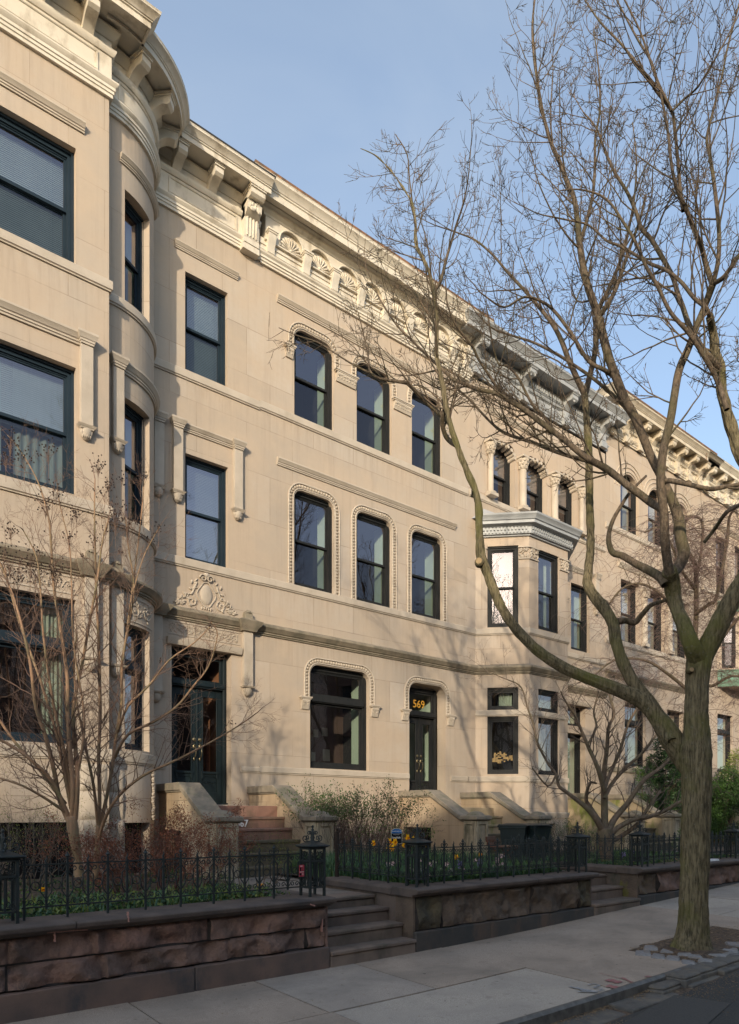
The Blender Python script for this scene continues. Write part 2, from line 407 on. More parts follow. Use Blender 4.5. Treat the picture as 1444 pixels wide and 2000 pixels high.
m_con = [concrete('sidewalk_brown_grey', (.410, .330, .260), (.245, .205, .165)),
         concrete('sidewalk_light_grey', (.450, .392, .325), (.315, .278, .236)),
         concrete('sidewalk_tan', (.420, .318, .235), (.270, .215, .168)),
         concrete('sidewalk_grey', (.410, .350, .292), (.260, .228, .194))]
m_asph = mat('asphalt', (.065, .061, .055), (.027, .027, .026), 90, .85, .7, 150, dirt=(.090, .078, .062), dscale=1.6, dpos=(.5, .8), dist=.006)
m_patch = mat('asphalt_patch', (.070, .066, .060), (.052, .050, .046), 60, .8, .5, 140, dist=.004)
m_curb = mat('curb_stone', (.135, .122, .105), (.085, .080, .072), 8, .75, .5, 60, dirt=(.22, .18, .13), dscale=3)
m_cob = mat('granite_cobble', (.30, .29, .28), (.19, .185, .185), 40, .8, .5, 60, dirt=(.20, .16, .12), dscale=4)
m_steel = mat('steel_curb_edge', (.17, .155, .135), (.09, .083, .074), 12, .5, .2, metal=.3)
m_bin = mat('dark_green_plastic', (.014, .026, .030), (.011, .021, .024), 5, .42, .1, 90)
m_wood = mat('reddish_wood', (.13, .050, .026), (.08, .032, .018), 6, .5, .2, 40, stretch=(1, 1, 6))
m_blues = mat('blue_sign', (.015, .14, .42), None, 5, .4, 0)
m_blks = mat('black_sign', (.008, .008, .012), None, 5, .4, 0)
m_pinkn = mat('pink_notice', (.62, .085, .12), None, 5, .6, 0)
m_paintr = mat('red_spray_paint', (.36, .11, .105), (.27, .18, .16), 30, .8, .2)
m_paintw = mat('white_spray_paint', (.34, .34, .34), (.22, .22, .22), 26, .8, .2)
m_brick = mat('opposite_brick', (.13, .085, .065), (.09, .06, .05), 2, .9, .2)
def glass(name, refl=.2, tint=(.80, .84, .86), wob=.004, rcol=(.98, .90, .96)):
    m = bpy.data.materials.new(name); m.use_nodes = True; nt = m.node_tree; nt.nodes.clear()
    o = nt.nodes.new('ShaderNodeOutputMaterial'); tr = nt.nodes.new('ShaderNodeBsdfTransparent'); gl = nt.nodes.new('ShaderNodeBsdfGlossy')
    tr.inputs[0].default_value = rgba(tint); gl.inputs['Roughness'].default_value = .0; gl.inputs['Color'].default_value = rgba(rcol)
    lw = nt.nodes.new('ShaderNodeLayerWeight'); lw.inputs[0].default_value = .5
    pw = N(nt, 'ShaderNodeMath', operation='POWER'); nt.links.new(lw.outputs['Facing'], pw.inputs[0]); pw.inputs[1].default_value = 3.5
    ad = N(nt, 'ShaderNodeMath', operation='MULTIPLY_ADD'); ad.use_clamp = True
    nt.links.new(pw.outputs[0], ad.inputs[0]); ad.inputs[1].default_value = 1 - refl; ad.inputs[2].default_value = refl
    mxs = nt.nodes.new('ShaderNodeMixShader'); nt.links.new(ad.outputs[0], mxs.inputs[0]); nt.links.new(tr.outputs[0], mxs.inputs[1]); nt.links.new(gl.outputs[0], mxs.inputs[2])
    nt.links.new(mxs.outputs[0], o.inputs[0])
    bm = N(nt, 'ShaderNodeBump', Strength=.5, Distance=wob); nt.links.new(noisen(nt, coords(nt), 1.4, 2, .4), bm.inputs['Height'])
    nt.links.new(bm.outputs[0], gl.inputs['Normal'])
    return m
m_glass = glass('window_glass', .20)
m_screen = glass('screened_glass', .075, (.50, .54, .55))
m_glassd = glass('door_glass', .05, wob=.001)
# ================================================================== ground, street, garden walls
R0 = random.Random(5)
def gx(x):
    if x < 3.5: return 0.0
    if x < 9: return .0036 * (x - 3.5) ** 2
    if x < 45: return .1089 + .0396 * (x - 9)
    return .1089 + .0396 * 36
def gz(x, y): return gx(x) - .013 * max(0, 5.8 - y)
def gp(u, v, z=None):
    zz = 0 if z is None else z
    for _ in range(4):
        d = ray_at(u, v); t = (zz - EYE) / d.z
        if z is None: zz = gz(d.x * t, d.y * t)
    return V((d.x * t, d.y * t, zz))
def struct(name, m, mats, smooth=35, bev=0):
    o = m.obj(name, mats, None, smooth, bev=bev); o['kind'] = 'structure'; return o
def gridsheet(m, x0, x1, y0, y1, zf, step=.4, stepy=None):
    nx = max(1, int((x1 - x0) / step)); ny = max(1, int((y1 - y0) / (stepy or step)))
    vs = [(x0 + (x1 - x0) * i / nx, y0 + (y1 - y0) * j / ny) for j in range(ny + 1) for i in range(nx + 1)]
    vs = [(a, b, zf(a, b)) for a, b in vs]
    m.add(vs, [(j * (nx + 1) + i, j * (nx + 1) + i + 1, (j + 1) * (nx + 1) + i + 1, (j + 1) * (nx + 1) + i) for j in range(ny) for i in range(nx)])
CY = 3.50      # kerb line
m = M(); gridsheet(m, -200, 300, -200, 300, lambda x, y: -.42, 100); struct('ground', m, m_soil, None)
def roadz(x, y):
    k = max(0, min(1, (x - 5.5) / 2.2))
    return gx(x) - .035 - (.105 * (1 - k) + .05 * k) + .02 * max(-1, min(1, (2.6 - y) / 4)) * 1.0
m = M(); gridsheet(m, -60, 140, -9.0, CY - .30, roadz, 1.0, 1.0); struct('road', m, m_asph, 60)
# asphalt patch (road repair)
m = M()
q = [gp(u, v, -.10) for u, v in ((1180, 2010), (1318, 1944), (1428, 1962), (1340, 2030))]
q = [(p.x, p.y, roadz(p.x, p.y) + .004) for p in q]
m.add(q, [(0, 3, 2, 1)]); struct('road_patch', m, m_patch, None)
# opposite pavement
m = M(); m.box(-60, 140, -13, -9, -.3, .0); struct('opposite_sidewalk', m, m_con[3], None)
# gutter stones
m = M()
x = -4.0
while x < 30:
    L = R0.uniform(.55, 1.1); y0 = CY - .30 + R0.uniform(-.015, .015)
    z = roadz(x + L / 2, 3.2) + .004 + R0.uniform(0, .006)
    m.frust(x + L / 2, (y0 + CY - .02) / 2, z - .15, z, L / 2 - .005, (CY - .02 - y0) / 2, L / 2 - .022, (CY - .02 - y0) / 2 - .012)
    x += L
struct('gutter', m, m_curb, 35, .012)
m = M(); gridsheet(m, -60, 140, CY - .32, CY, lambda x, y: roadz(x, y) - .006, 1, .3); struct('gutter_bed', m, m_pit, None)
# sidewalk slabs
m = M()
XP0, XP1, YP = 7.22, 9.3, 4.30
def slab(x0, x1, y0, y1, mi, gapx0=.009, gapx1=.009, gy0=.007, gy1=.007, t=0):
    m.cur = mi; a, b, c, d = x0 + gapx0, x1 - gapx1, y0 + gy0, y1 - gy1
    dz = R0.uniform(-.004, .004); tx = R0.uniform(-.003, .003)
    s0 = len(m.v)
    gridsheet(m, a, b, c, d, lambda x, y: gz(x, y) + dz + tx * (x - a), .35)
    # sides
    n = max(1, int((b - a) / .35))
    for yy in (c, d):
        for i in range(n):
            xa = a + (b - a) * i / n; xb = a + (b - a) * (i + 1) / n
            za = gz(xa, yy) + dz + tx * (xa - a); zb = gz(xb, yy) + dz + tx * (xb - a)
            m.quad((xa, yy, za - .12), (xb, yy, zb - .12), (xb, yy, zb), (xa, yy, za))
    for xx in (a, b):
        m.quad((xx, c, gz(xx, c) - .1), (xx, d, gz(xx, d) - .1), (xx, d, gz(xx, d) + dz + tx * (xx - a)), (xx, c, gz(xx, c) + dz + tx * (xx - a)))
ja = [-9, -7.6, -6.2, -4.9, -3.6, -2.4, -1.3, -.2, .85, 2.0, 3.2, 4.4, 5.7]
mats_a = [3, 0, 3, 0, 2, 3, 0, 3, 0, 3, 2, 3, 2]
for i in range(len(ja) - 1): slab(ja[i], ja[i + 1], 4.55, 5.86, [3, 0, 3, 0, 2, 3, 0, 3, 0, 0, 3, 0][i])
jb = [-9, -6.5, -4.2, -1.8, .75, 3.23, 5.7]
for i in range(len(jb) - 1): slab(jb[i], jb[i + 1], CY, 4.55, [3, 0, 3, 1, 0, 1][i])
slab(5.7, XP0, CY, 5.86, 0, gapx1=0)
slab(XP0, XP1, YP, 5.86, 0, gapx0=0, gapx1=0)
slab(XP1, 10.1, CY, 5.86, 0, gapx0=0)
x = 10.1
while x < 60:
    slab(x, x + 1.5, 4.6, 5.86, R0.choice([0, 1, 3])); slab(x, x + 1.5, CY, 4.6, R0.choice([0, 1, 3])); x += 1.5
struct('sidewalk', m, m_con, 20)
m = M(); gridsheet(m, -9, 60, CY + .02, 5.9, lambda x, y: gz(x, y) - .03, 1); struct('sidewalk_base', m, m_soil, None)
# steel faced kerb
m = M()
xs = [-9 + i * .4 for i in range(41)]; xs = [x for x in xs if x < XP0] + [XP0]
def kerbstrip(xs, top=.004):
    for a, b in zip(xs[:-1], xs[1:]):
        za, zb = gz(a, CY) + top, gz(b, CY) + top
        y0, y1, y2 = CY - .012, CY + .028, CY + .028
        m.quad((a, y0 - .03, za - .16), (b, y0 - .03, zb - .16), (b, y0 - .012, zb - .022), (a, y0 - .012, za - .022))
        m.quad((a, y0 - .012, za - .022), (b, y0 - .012, zb - .022), (b, y1 - .02, zb), (a, y1 - .02, za))
        m.quad((a, y1 - .02, za), (b, y1 - .02, zb), (b, y1, zb), (a, y1, za))
kerbstrip(xs)
kerbstrip([XP1 + i * .6 for i in range(80)])
struct('kerb', m, m_steel, 60)
# tree pit soil
m = M(); gridsheet(m, XP0 - .1, XP1 + .1, CY, YP + .1, lambda x, y: gz(x, y) - .006 + (.03 if XP0 + .1 < x < XP1 - .1 and y < YP - .1 else .012) * noise.noise(V((x * 3, y * 3, 1))) + .05 * max(0, 1 - (V((x - 7.8, y - 3.85)).length / .6)), .06)
struct('tree_pit_soil', m, m_pit, 60)
# granite blocks round the pit, each lying loose
ORD = ['first', 'second', 'third', 'fourth', 'fifth', 'sixth', 'seventh', 'eighth', 'ninth', 'tenth', 'eleventh', 'twelfth']
cobs = [(1272, 1852, .30, .18, 8), (1305, 1858, .26, .17, 4), (1337, 1863, .30, .17, 12), (1357, 1868, .24, .17, 16), (1379, 1877, .24, .17, 2), (1404, 1864, .30, .20, -8),
        (1426, 1856, .26, .18, 0), (1434, 1844, .26, .2, 10), (1286, 1868, .26, .16, 5), (1315, 1872, .24, .16, 6), (1256, 1862, .28, .18, 12), (1345, 1880, .20, .15, 9)]
for i, (u, v, L, W, a) in enumerate(cobs):
    p = gp(u, v); mm = M(); h = .11
    mm.frust(0, 0, -h, -.015, L / 2, W / 2, L / 2, W / 2); mm.frust(0, 0, -.015, .012, L / 2, W / 2, L / 2 - .025, W / 2 - .02)
    for k in range(len(mm.v)):
        q = V(mm.v[k]); q += noise.noise_vector(q * 9 + V((i * 3.1, 0, 0))) * .012; mm.v[k] = tuple(q)
    o = mm.obj('granite_cobble', m_cob, None, 30, bev=.012); o.location = p + V((0, 0, .002)); o.rotation_euler = (0, 0, radians(a + 20))
    tag(o, ORD[i] + ' grey granite cobble round the dirt pit of the large street tree', 'cobblestone', 'granite cobbles edging the street tree pit')
for i, (u, v, L, W, a) in enumerate([(1308, 1893, .50, .26, 0), (1352, 1887, .46, .24, 2), (1392, 1880, .5, .24, 0), (1432, 1873, .5, .24, 0), (1262, 1905, .42, .2, 0)]):
    p = gp(u, v); mm = M()
    mm.frust(0, 0, -.15, -.02, L / 2, W / 2, L / 2 - .01, W / 2 - .01); mm.frust(0, 0, -.02, .015, L / 2 - .01, W / 2 - .01, L / 2 - .04, W / 2 - .035)
    for k in range(len(mm.v)):
        q = V(mm.v[k]); q += noise.noise_vector(q * 6 + V((i * 5.1, 2, 0))) * .02; mm.v[k] = tuple(q)
    o = mm.obj('kerb_stone', m_curb, None, 40, bev=.02); o.location = V((p.x, CY - .1, gz(p.x, CY) - (.005 if i < 4 else .05)))
    tag(o, ORD[i] + ' rough dark kerb stone along the kerb at the tree pit', 'kerb stone', 'dark kerb stones by the tree pit')

# ------------------------------------------------------------------ rock faced garden walls
def rockface(m, axis, a0, a1, z0, z1, base, out, rows, seed, pitch=.018, amp=.066, bl=(.60, 1.15)):
    """a grid of quads on a plane; axis 'x': runs along x at y=base facing -y; axis 'y': runs along y at x=base facing out"""
    rr = random.Random(seed); hts = [z0 + (z1 - z0) * k / rows for k in range(rows + 1)]
    cuts = []
    for r in range(rows):
        c = [a0]; t = a0 + rr.uniform(.3, .8)
        while t < a1 - .25: c.append(t); t += rr.uniform(*bl)
        c.append(a1); cuts.append(c)
    nx = max(2, int((a1 - a0) / pitch)); nz = max(2, int((z1 - z0) / pitch))
    vs = []; fm = {}
    for j in range(nz + 1):
        z = z0 + (z1 - z0) * j / nz; r = min(rows - 1, int((z - z0) / (z1 - z0) * rows))
        for i in range(nx + 1):
            a = a0 + (a1 - a0) * i / nx
            e = min(z - hts[r], hts[r + 1] - z); bi = 0
            for k in range(len(cuts[r]) - 1):
                if cuts[r][k] <= a <= cuts[r][k + 1] + 1e-6: e = min(e, a - cuts[r][k], cuts[r][k + 1] - a); bi = k
            b = min(1, max(0, (e - .003) / .020)); b = b ** .5; fm[(j, i)] = 3 if e < .0048 else (r * 5 + bi * 3 + int(seed) + (bi * bi)) % 3
            q = V((a * 3.2 + r * 7.3 + bi * 3.7, z * 3.2 + bi * 5, seed))
            n1 = noise.fractal(q, 1.0, 2.1, 5); n2 = abs(noise.noise(q * 1.3 + V((9, 3, 1))))
            q3 = q * 3.1; n3 = noise.noise(q3); off = b * (amp * .55 + n1 * amp * 1.3 - n2 * amp * .9 - max(0, n3) * amp * .35) - (1 - b) * .004
            if axis == 'x': vs.append((a, base - off, z))
            else: vs.append((base + out * off, a, z))
    fs_ = [(j, i) for j in range(nz) for i in range(nx)]; n0 = len(m.mi)
    m.add(vs, [(j * (nx + 1) + i, j * (nx + 1) + i + 1, (j + 1) * (nx + 1) + i + 1, (j + 1) * (nx + 1) + i) for j, i in fs_])
    for q_, k_ in enumerate(fs_): m.mi[n0 + q_] = fm[k_]
m_plinthd = mat('dark_plinth', (.080, .070, .062), (.048, .050, .050), 3, .85, .5, 60, dirt=(.12, .085, .065), dscale=1.8, dpos=(.55, .66))
WT = .64   # underside of the cap
def capprof(y0, y1, z0=WT, z1=.74):
    return None
def garden_wall(x0, x1, retL, retR, label, seed, mfs, plz, rows, bl=(.6, 1.15)):
    t = thing('garden_wall', ((x0 + x1) / 2, 5.95, gx(x0)), label, 'garden wall')
    YB = 5.86
    m = M(); rockface(m, 'x', x0 + .03, x1 - .03, plz, WT - .01, YB, -1, rows, seed, bl=bl)
    # quoin margins, core and return faces
    m.box(x0, x0 + .03, YB - .01, 6.16, -.1, WT); m.box(x1 - .03, x1, YB - .01, 6.16, -.1, WT)
    m.box(x0 + .03, x1 - .03, YB + .05, 6.16, -.1, WT)
    m.obj('stone_face', mfs, t, 50)
    m = M(); x = x0; rr = random.Random(seed)
    while x < x1 - .01:
        L = min(rr.uniform(1.1, 1.9), x1 - x); L = x1 - x if x1 - x - L < .5 else L
        zz = plz + rr.uniform(-.004, .004)
        m.box(x + .003, x + L - .003, 5.80, YB + .06, -.15, zz); x += L
    m.obj('plinth', m_plinth if rows == 2 else m_plinthd, t, 35, bev=.012)
    m = M(); x = x0 - .04; cj = []
    while x < x1 + .04 - .01:
        L = rr.uniform(1.5, 2.2); L = x1 + .04 - x if x1 + .04 - x - L < .7 else L
        P0 = [(6.20, WT), (5.83, WT), (5.83, WT + .018), (5.79, WT + .03), (5.745, WT + .045), (5.735, WT + .085), (5.76, .74), (6.20, .745)]
        m.prism_x(P0, x + .003, x + L - .003); cj.append(x); x += L
    m.obj('cap', m_bcap, t, 35, bev=.008)
    # returns beside the steps
    m = M()
    if retR: m.box(x1 - .34, x1, 6.162, retR, 0.1, WT)
    if retL: m.box(x0, x0 + .34, 6.162, retL, 0.1, WT)
    if retL or retR: m.obj('return_wall', m_step, t, 35, bev=.006)
    m = M()
    if retR: m.prism([(x1 + .04, WT + .001), (x1 + .04, .72), (x1 + .01, .741), (x1 - .33, .742), (x1 - .33, WT + .001)], lambda p: (p[0], 6.202, p[1]), lambda p: (p[0], retR + .02, p[1]))
    if retL: m.prism([(x0 - .04, WT + .001), (x0 - .04, .72), (x0 - .01, .741), (x0 + .33, .742), (x0 + .33, WT + .001)], lambda p: (p[0], 6.202, p[1]), lambda p: (p[0], retL + .02, p[1]))
    if retL or retR: m.obj('return_cap', m_bcap, t, 35, bev=.01)
    return t
gwL = garden_wall(-6.0, 4.09, None, 7.2, 'brownstone garden wall of rock faced blocks with pink mortar patches, left of the front steps', 3, m_brn, .22, 2)
gwM = garden_wall(5.29, 8.83, 7.65, 7.4, 'mossy dark brownstone garden wall between the two flights of front steps', 8, m_brnm, .235, 1, (1.0, 1.7))
gwR = garden_wall(10.09, 15.3, 7.5, 7.4, 'low brownstone garden wall behind the street tree at right', 12, m_brnm, .30, 1, (1.0, 1.7))
garden_wall(16.6, 22.0, None, None, 'far low brownstone garden wall up the street', 14, m_brnm, .45, 1, (1.0, 1.7))
# pink repair mortar on the left wall
m = M()
def blob(m, pts, y):
    vs = [(a, y, b) for a, b in pts]; m.add(vs, [tuple(range(len(vs)))])
def patch_strip(m, u0, v0, u1, v1, wpx, Y, seed):
    rr = random.Random(seed); A = atY(u0, v0, Y); B = atY(u1, v1, Y); n = 9; d = (B - A); nn = V((-d.z, 0, d.x)).normalized(); ww = wpx * .0042
    top = []; bot = []
    for i in range(n + 1):
        p = A + d * (i / n); top.append(p + nn * ww * rr.uniform(.3, 1)); bot.append(p - nn * ww * rr.uniform(.3, 1))
    for i in range(n):
        m.quad(bot[i], bot[i + 1], top[i + 1], top[i]); m.quad(top[i], top[i + 1], top[i + 1] + V((0, .03, 0)), top[i] + V((0, .03, 0)))
        m.quad(bot[i], bot[i + 1], bot[i + 1] + V((0, .03, 0)), bot[i] + V((0, .03, 0)))
for (a, b, c, d, ww, Y, s_) in [(251, 1781, 252, 1801, 1.6, 5.730, 1), (92, 1822, 172, 1816, 1.5, 5.812, 3), (108, 1822, 108, 1840, 1.6, 5.812, 4), (631, 1779, 630, 1820, 1.6, 5.812, 6), (606, 1766, 616, 1769, 2.2, 5.734, 7)]:
    patch_strip(m, a, b, c, d, ww, Y, s_)
m.obj('mortar_repair', m_pink, gwL, None)

def front_steps(x0, x1, levels, ys, label, mname='step'):
    t = thing('front_steps', ((x0 + x1) / 2, ys[0], 0), label, 'steps')
    for i, z in enumerate(levels):
        m = M(); y1 = ys[i + 1] if i + 1 < len(ys) else ys[i] + .35
        g0 = gx(x0) - .25
        m.box(x0 + .006, x1 - .006, ys[i], y1 + .02, g0, z - .045); m.box(x0 + .004, x1 - .004, ys[i] - .018, y1 + .016, z - .045, z)
        m.obj('step', m_step, t, 35, bev=.012)
    return t
front_steps(4.09, 5.29, [.168, .330, .485, .615], [5.80, 6.03, 6.29, 6.55], 'four brownstone front steps between the left and middle garden walls')
front_steps(8.83, 10.09, [.270, .440, .612], [5.80, 6.10, 6.40], 'three brownstone front steps at the right end of the middle garden wall')
front_steps(15.3, 16.6, [.45, .62], [5.80, 6.12], 'short flight of front steps far up the street')
# paths
m = M(); m.add([(4.09, 6.85, .610), (5.29, 6.70, .610), (5.29, 7.7, .606), (6.48, 8.9, .606), (6.48, 9.52, .606), (4.9, 9.52, .606), (4.09, 8.4, .606)], [tuple(range(7))])
m.add([(8.83, 6.75, .610), (10.09, 6.75, .610), (10.2, 7.6, .606), (12.45, 9.0, .606), (12.45, 9.52, .606), (10.6, 9.52, .606), (8.83, 8.2, .606)], [tuple(range(7))])
m.add([(15.3, 6.4, .618), (16.6, 6.4, .618), (18.6, 9.52, .616), (16.4, 9.52, .616)], [tuple(range(4))])
struct('path', m, m_path, None)
def bed(x0, x1, y0, y1, seed, base=.66):
    m = M(); gridsheet(m, x0, x1, y0, y1, lambda x, y: base + .035 * noise.noise(V((x * 2.2, y * 2.2, seed))) + .018 * noise.noise(V((x * 9, y * 9, seed))), .08)
    struct('garden_bed', m, m_soil, 60)
bed(-6, 3.76, 6.15, 12.0, 1); bed(3.76, 4.10, 7.2, 12, 6, .60); bed(4.09, 4.75, 8.4, 12, 6, .59)
bed(5.63, 8.50, 6.15, 12.0, 2); bed(8.50, 8.85, 7.4, 12, 3, .60); bed(8.85, 10.5, 8.2, 12, 3, .59); bed(5.29, 5.63, 7.66, 12, 5, .60); 
bed(10.43, 15.0, 6.15, 12.0, 4); bed(15.0, 30.0, 6.2, 12.0, 9, .62)

# ------------------------------------------------------------------ wrought iron
def spiral3(cx, cz, r, a0, turns, n=14, shrink=.25, sgn=1, y=0):
    return [(cx + r * (1 - (1 - shrink) * i / n) * cos(a0 + sgn * 2 * pi * turns * i / n), y, cz + r * (1 - (1 - shrink) * i / n) * sin(a0 + sgn * 2 * pi * turns * i / n)) for i in range(n + 1)]
def module_mesh(W=.172):
    m = M(); H = .345; zb, zt = .10, .10 + H      # rails at zb and zt above the wall cap
    for k in range(2):
        x = k * W; tall = k == 0
        m.box(x - .009, x + .009, -.009, .009, .0 if tall else zb - .02, zt + (.045 if tall else .02))
        for z, r in ((zb + .055, .016), (zb + .045, .014), (zt - .055, .016), (zt - .07, .013)):
            m.lathe((x, 0, z), [(0, -.008), (r, -.004), (r, .004), (0, .008)], 6)
        if tall:
            m.lathe((x, 0, zt + .04), [(.009, 0), (.017, .006), (.008, .014), (.021, .026), (.016, .038), (.006, .046), (.010, .052), (0, .064)], 6)
            for s in (-1, 1):
                m.tube([(x, 0, zt + .004), (x + s * .02, 0, zt + .006)] + spiral3(x + s * .034, zt + .034, .026, -pi / 2, .95, 10, .3, s), .0055, 4)
        else:
            m.tube([(x, 0, zt), (x - .006, 0, zt + .03), (x + .006, 0, zt + .05), (x, 0, zt + .075)], [.009, .01, .007, .002], 4)
        cx = x + W / 2
        # C scrolls under the top rail, and over the bottom rail
        for s in (-1, 1):
            m.tube([(cx + s * (W / 2 - .008), 0, zt - .008)] + spiral3(cx + s * .030, zt - .036, .026, 0 if s > 0 else pi, 1.1, 11, .28, -s), .0055, 4)
            m.tube([(cx + s * (W / 2 - .008), 0, zb + .012)] + spiral3(cx + s * .030, zb + .036, .026, 0 if s > 0 else pi, 1.1, 11, .28, s), .0055, 4)
            # lyre sides
            m.tube([(cx + s * (W / 2 - .006), 0, zt - .06), (cx + s * .042, 0, zt - .095), (cx + s * .042, 0, zb + .12), (cx + s * (W / 2 - .006), 0, zb + .065)], .006, 4)
        m.tube([(cx + .034 * cos(a), 0, (zb + zt) / 2 + .034 * sin(a)) for a in [2 * pi * i / 12 for i in range(13)]], .0055, 4)
    return m
MOD = module_mesh().mesh('scroll_panel', m_iron, 60)
MODW = .344
def fence(p0, p1, label, z=.742, end_curl=False):
    p0 = V(p0); p1 = V(p1); d = p1 - p0; L = d.length; a = atan2(d.y, d.x)
    t = thing('iron_fence', (p0.x, p0.y, z), label, 'iron fence', 'low wrought iron garden fences'); t.rotation_euler = (0, 0, a)
    n = max(1, round(L / MODW)); sc = L / (n * MODW)
    for zz in (.10, .445):
        m = M(); m.box(0, L, -.007, .007, zz - .006, zz + .006); m.obj('rail', m_iron, t, None, local=True)
    for i in range(n):
        o = bpy.data.objects.new('scroll_panel', MOD); COL.objects.link(o); o.parent = t; o.location = (i * MODW * sc + .02, 0, 0); o.scale = (sc, 1, 1)
    if end_curl:
        m = M(); m.box(L - .02, L + .02, -.02, .02, 0, .62); m.tube([(L, 0, .60), (L, 0, .63)] + spiral3(L - .035, .63, .035, 0, .9, 10, .3, 1), .016, 6)
        m.tube([(L, 0, .45), (L - .06, 0, .36), (L - .03, 0, .26), (L - .07, 0, .2), (L, 0, .12)], .009, 5); m.obj('end_post', m_ironw, t, 40, local=True)
    return t
fence((1.22, 6.03), (3.86, 6.03), 'black iron scroll fence on the left brownstone wall before the tan barked tree')
fence((-3.0, 6.03), (.95, 6.03), 'black iron scroll fence running out of the picture at far left')
fence((5.62, 6.03), (8.58, 6.03), 'black iron scroll fence on the mossy middle wall in front of the daffodils')
fence((5.47, 6.12), (5.47, 7.60), 'short black iron fence running back from the middle corner post beside the path', end_curl=True)
fence((8.66, 6.12), (8.66, 7.35), 'short black iron fence running back beside the second flight of front steps')
fence((10.36, 6.12), (10.36, 7.35), 'short iron fence running back behind the second flight of front steps')
fence((10.54, 6.03), (13.68, 6.03), 'black iron scroll fence on the right garden wall behind the street tree')
fence((13.95, 6.03), (15.1, 6.03), 'black iron scroll fence at the far right end of the right garden wall')
def post():
    t = thing('iron_post', (0, 0, 0), '', 'iron post', 'openwork iron fence posts')
    m = M(); h = .50; a = .088
    for sx in (-1, 1):
        for sy in (-1, 1): m.box(sx * a - .012, sx * a + .012, sy * a - .012, sy * a + .012, 0, h)
    for z0, z1 in ((.085, .10), (.36, .378), (h - .012, h)):
        m.box(-a, a, -a - .012, -a + .008, z0, z1); m.box(-a, a, a - .008, a + .012, z0, z1)
        m.box(-a - .012, -a + .008, -a, a, z0, z1); m.box(a - .008, a + .012, -a, a, z0, z1)
    s0 = len(m.v)
    kid(t, m.obj('shaft', m_iron, t, 40, local=True))
    m = M()
    for rot in range(4):
        s0 = len(m.v)
        m.box(-.008, .008, -a - .004, -a + .004, .10, .37)
        for s in (-1, 1):
            m.box(s * .045 - .004, s * .045 + .004, -a - .003, -a + .003, .11, .36)
            m.tube([(p[0], -a, p[2]) for p in spiral3(s * .045, .435, .030, pi / 2, 1.2, 12, .25, s)], .006, 4)
            m.tube([(p[0], -a, p[2]) for p in spiral3(s * .045, .395, .022, -pi / 2, 1.2, 10, .3, -s)], .006, 4)
            m.tube([(p[0], -a, p[2]) for p in spiral3(s * .045, .135, .028, -pi / 2, 1.1, 12, .25, s)], .006, 4)
            m.tube([(s * .075, -a, .36), (s * .045, -a, .335), (s * .012, -a, .36)], .006, 4)
        m.xf(Matrix.Rotation(rot * pi / 2, 4, 'Z'), s0)
    kid(t, m.obj('scroll_panel', m_iron, t, 40, local=True))
    m = M(); m.frust(0, 0, h, h + .02, .095, .095, .13, .13); m.frust(0, 0, h + .02, h + .035, .135, .135, .13, .13); m.frust(0, 0, h + .035, h + .075, .12, .12, .03, .03)
    kid(t, m.obj('cap', m_iron, t, 30, local=True, bev=.004))
    m = M(); m.lathe((0, 0, h + .07), [(.028, 0), (.02, .02), (.026, .04), (.014, .07), (.02, .085), (.010, .10), (.016, .125), (.005, .14), (.014, .152), (.010, .165), (0, .175)], 8)
    for k in range(4):
        s0 = len(m.v)
        m.tube([(.02, 0, h + .075), (.06, 0, h + .07)] + spiral3(.090, h + .105, .036, -pi / 2, 1.15, 14, .25, 1), .006, 5)
        m.tube([(.015, 0, h + .12), (.02, 0, h + .17)] + spiral3(.045, h + .158, .024, pi, 1.1, 12, .25, -1), .005, 5)
        m.xf(Matrix.Rotation(k * pi / 2, 4, 'Z'), s0)
    kid(t, m.obj('finial', m_iron, t, 60, local=True))
    return t
P_ = post()
posts = [(4.00, 'openwork iron fence post beside the first flight of steps, with the pink notice'), (5.49, 'openwork iron corner post of the middle garden wall by the daffodils'), (8.70, 'openwork iron post at the right end of the middle garden wall'),
         (10.42, 'openwork iron corner post of the right garden wall, left of the street tree trunk'), (13.82, 'openwork iron post at the right edge beyond the street tree trunk'), (1.08, 'openwork iron post cut by the left edge of the picture')]
for i, (x, lab) in enumerate(posts):
    if i == 0: P_.location = (x, 6.0, .742); P_['label'] = lab
    else: copy_tree(P_, loc=(x, 6.0, .742), label=lab)
# ================================================================== houses
def text_mesh(s, size, depth, fn, matl, name, parent, bold=0.0):
    cu = bpy.data.curves.new('t', 'FONT'); cu.body = s; cu.size = size; cu.extrude = depth; cu.offset = bold; cu.resolution_u = 3
    ob = bpy.data.objects.new('t', cu); COL.objects.link(ob); bpy.context.view_layer.update()
    me = bpy.data.meshes.new_from_object(ob.evaluated_get(bpy.context.evaluated_depsgraph_get()))
    bpy.data.objects.remove(ob); bpy.data.curves.remove(cu)
    m = M(); m.add([fn(v.co) for v in me.vertices], [tuple(p.vertices) for p in me.polygons]); bpy.data.meshes.remove(me)
    return m.obj(name, matl, parent, None)

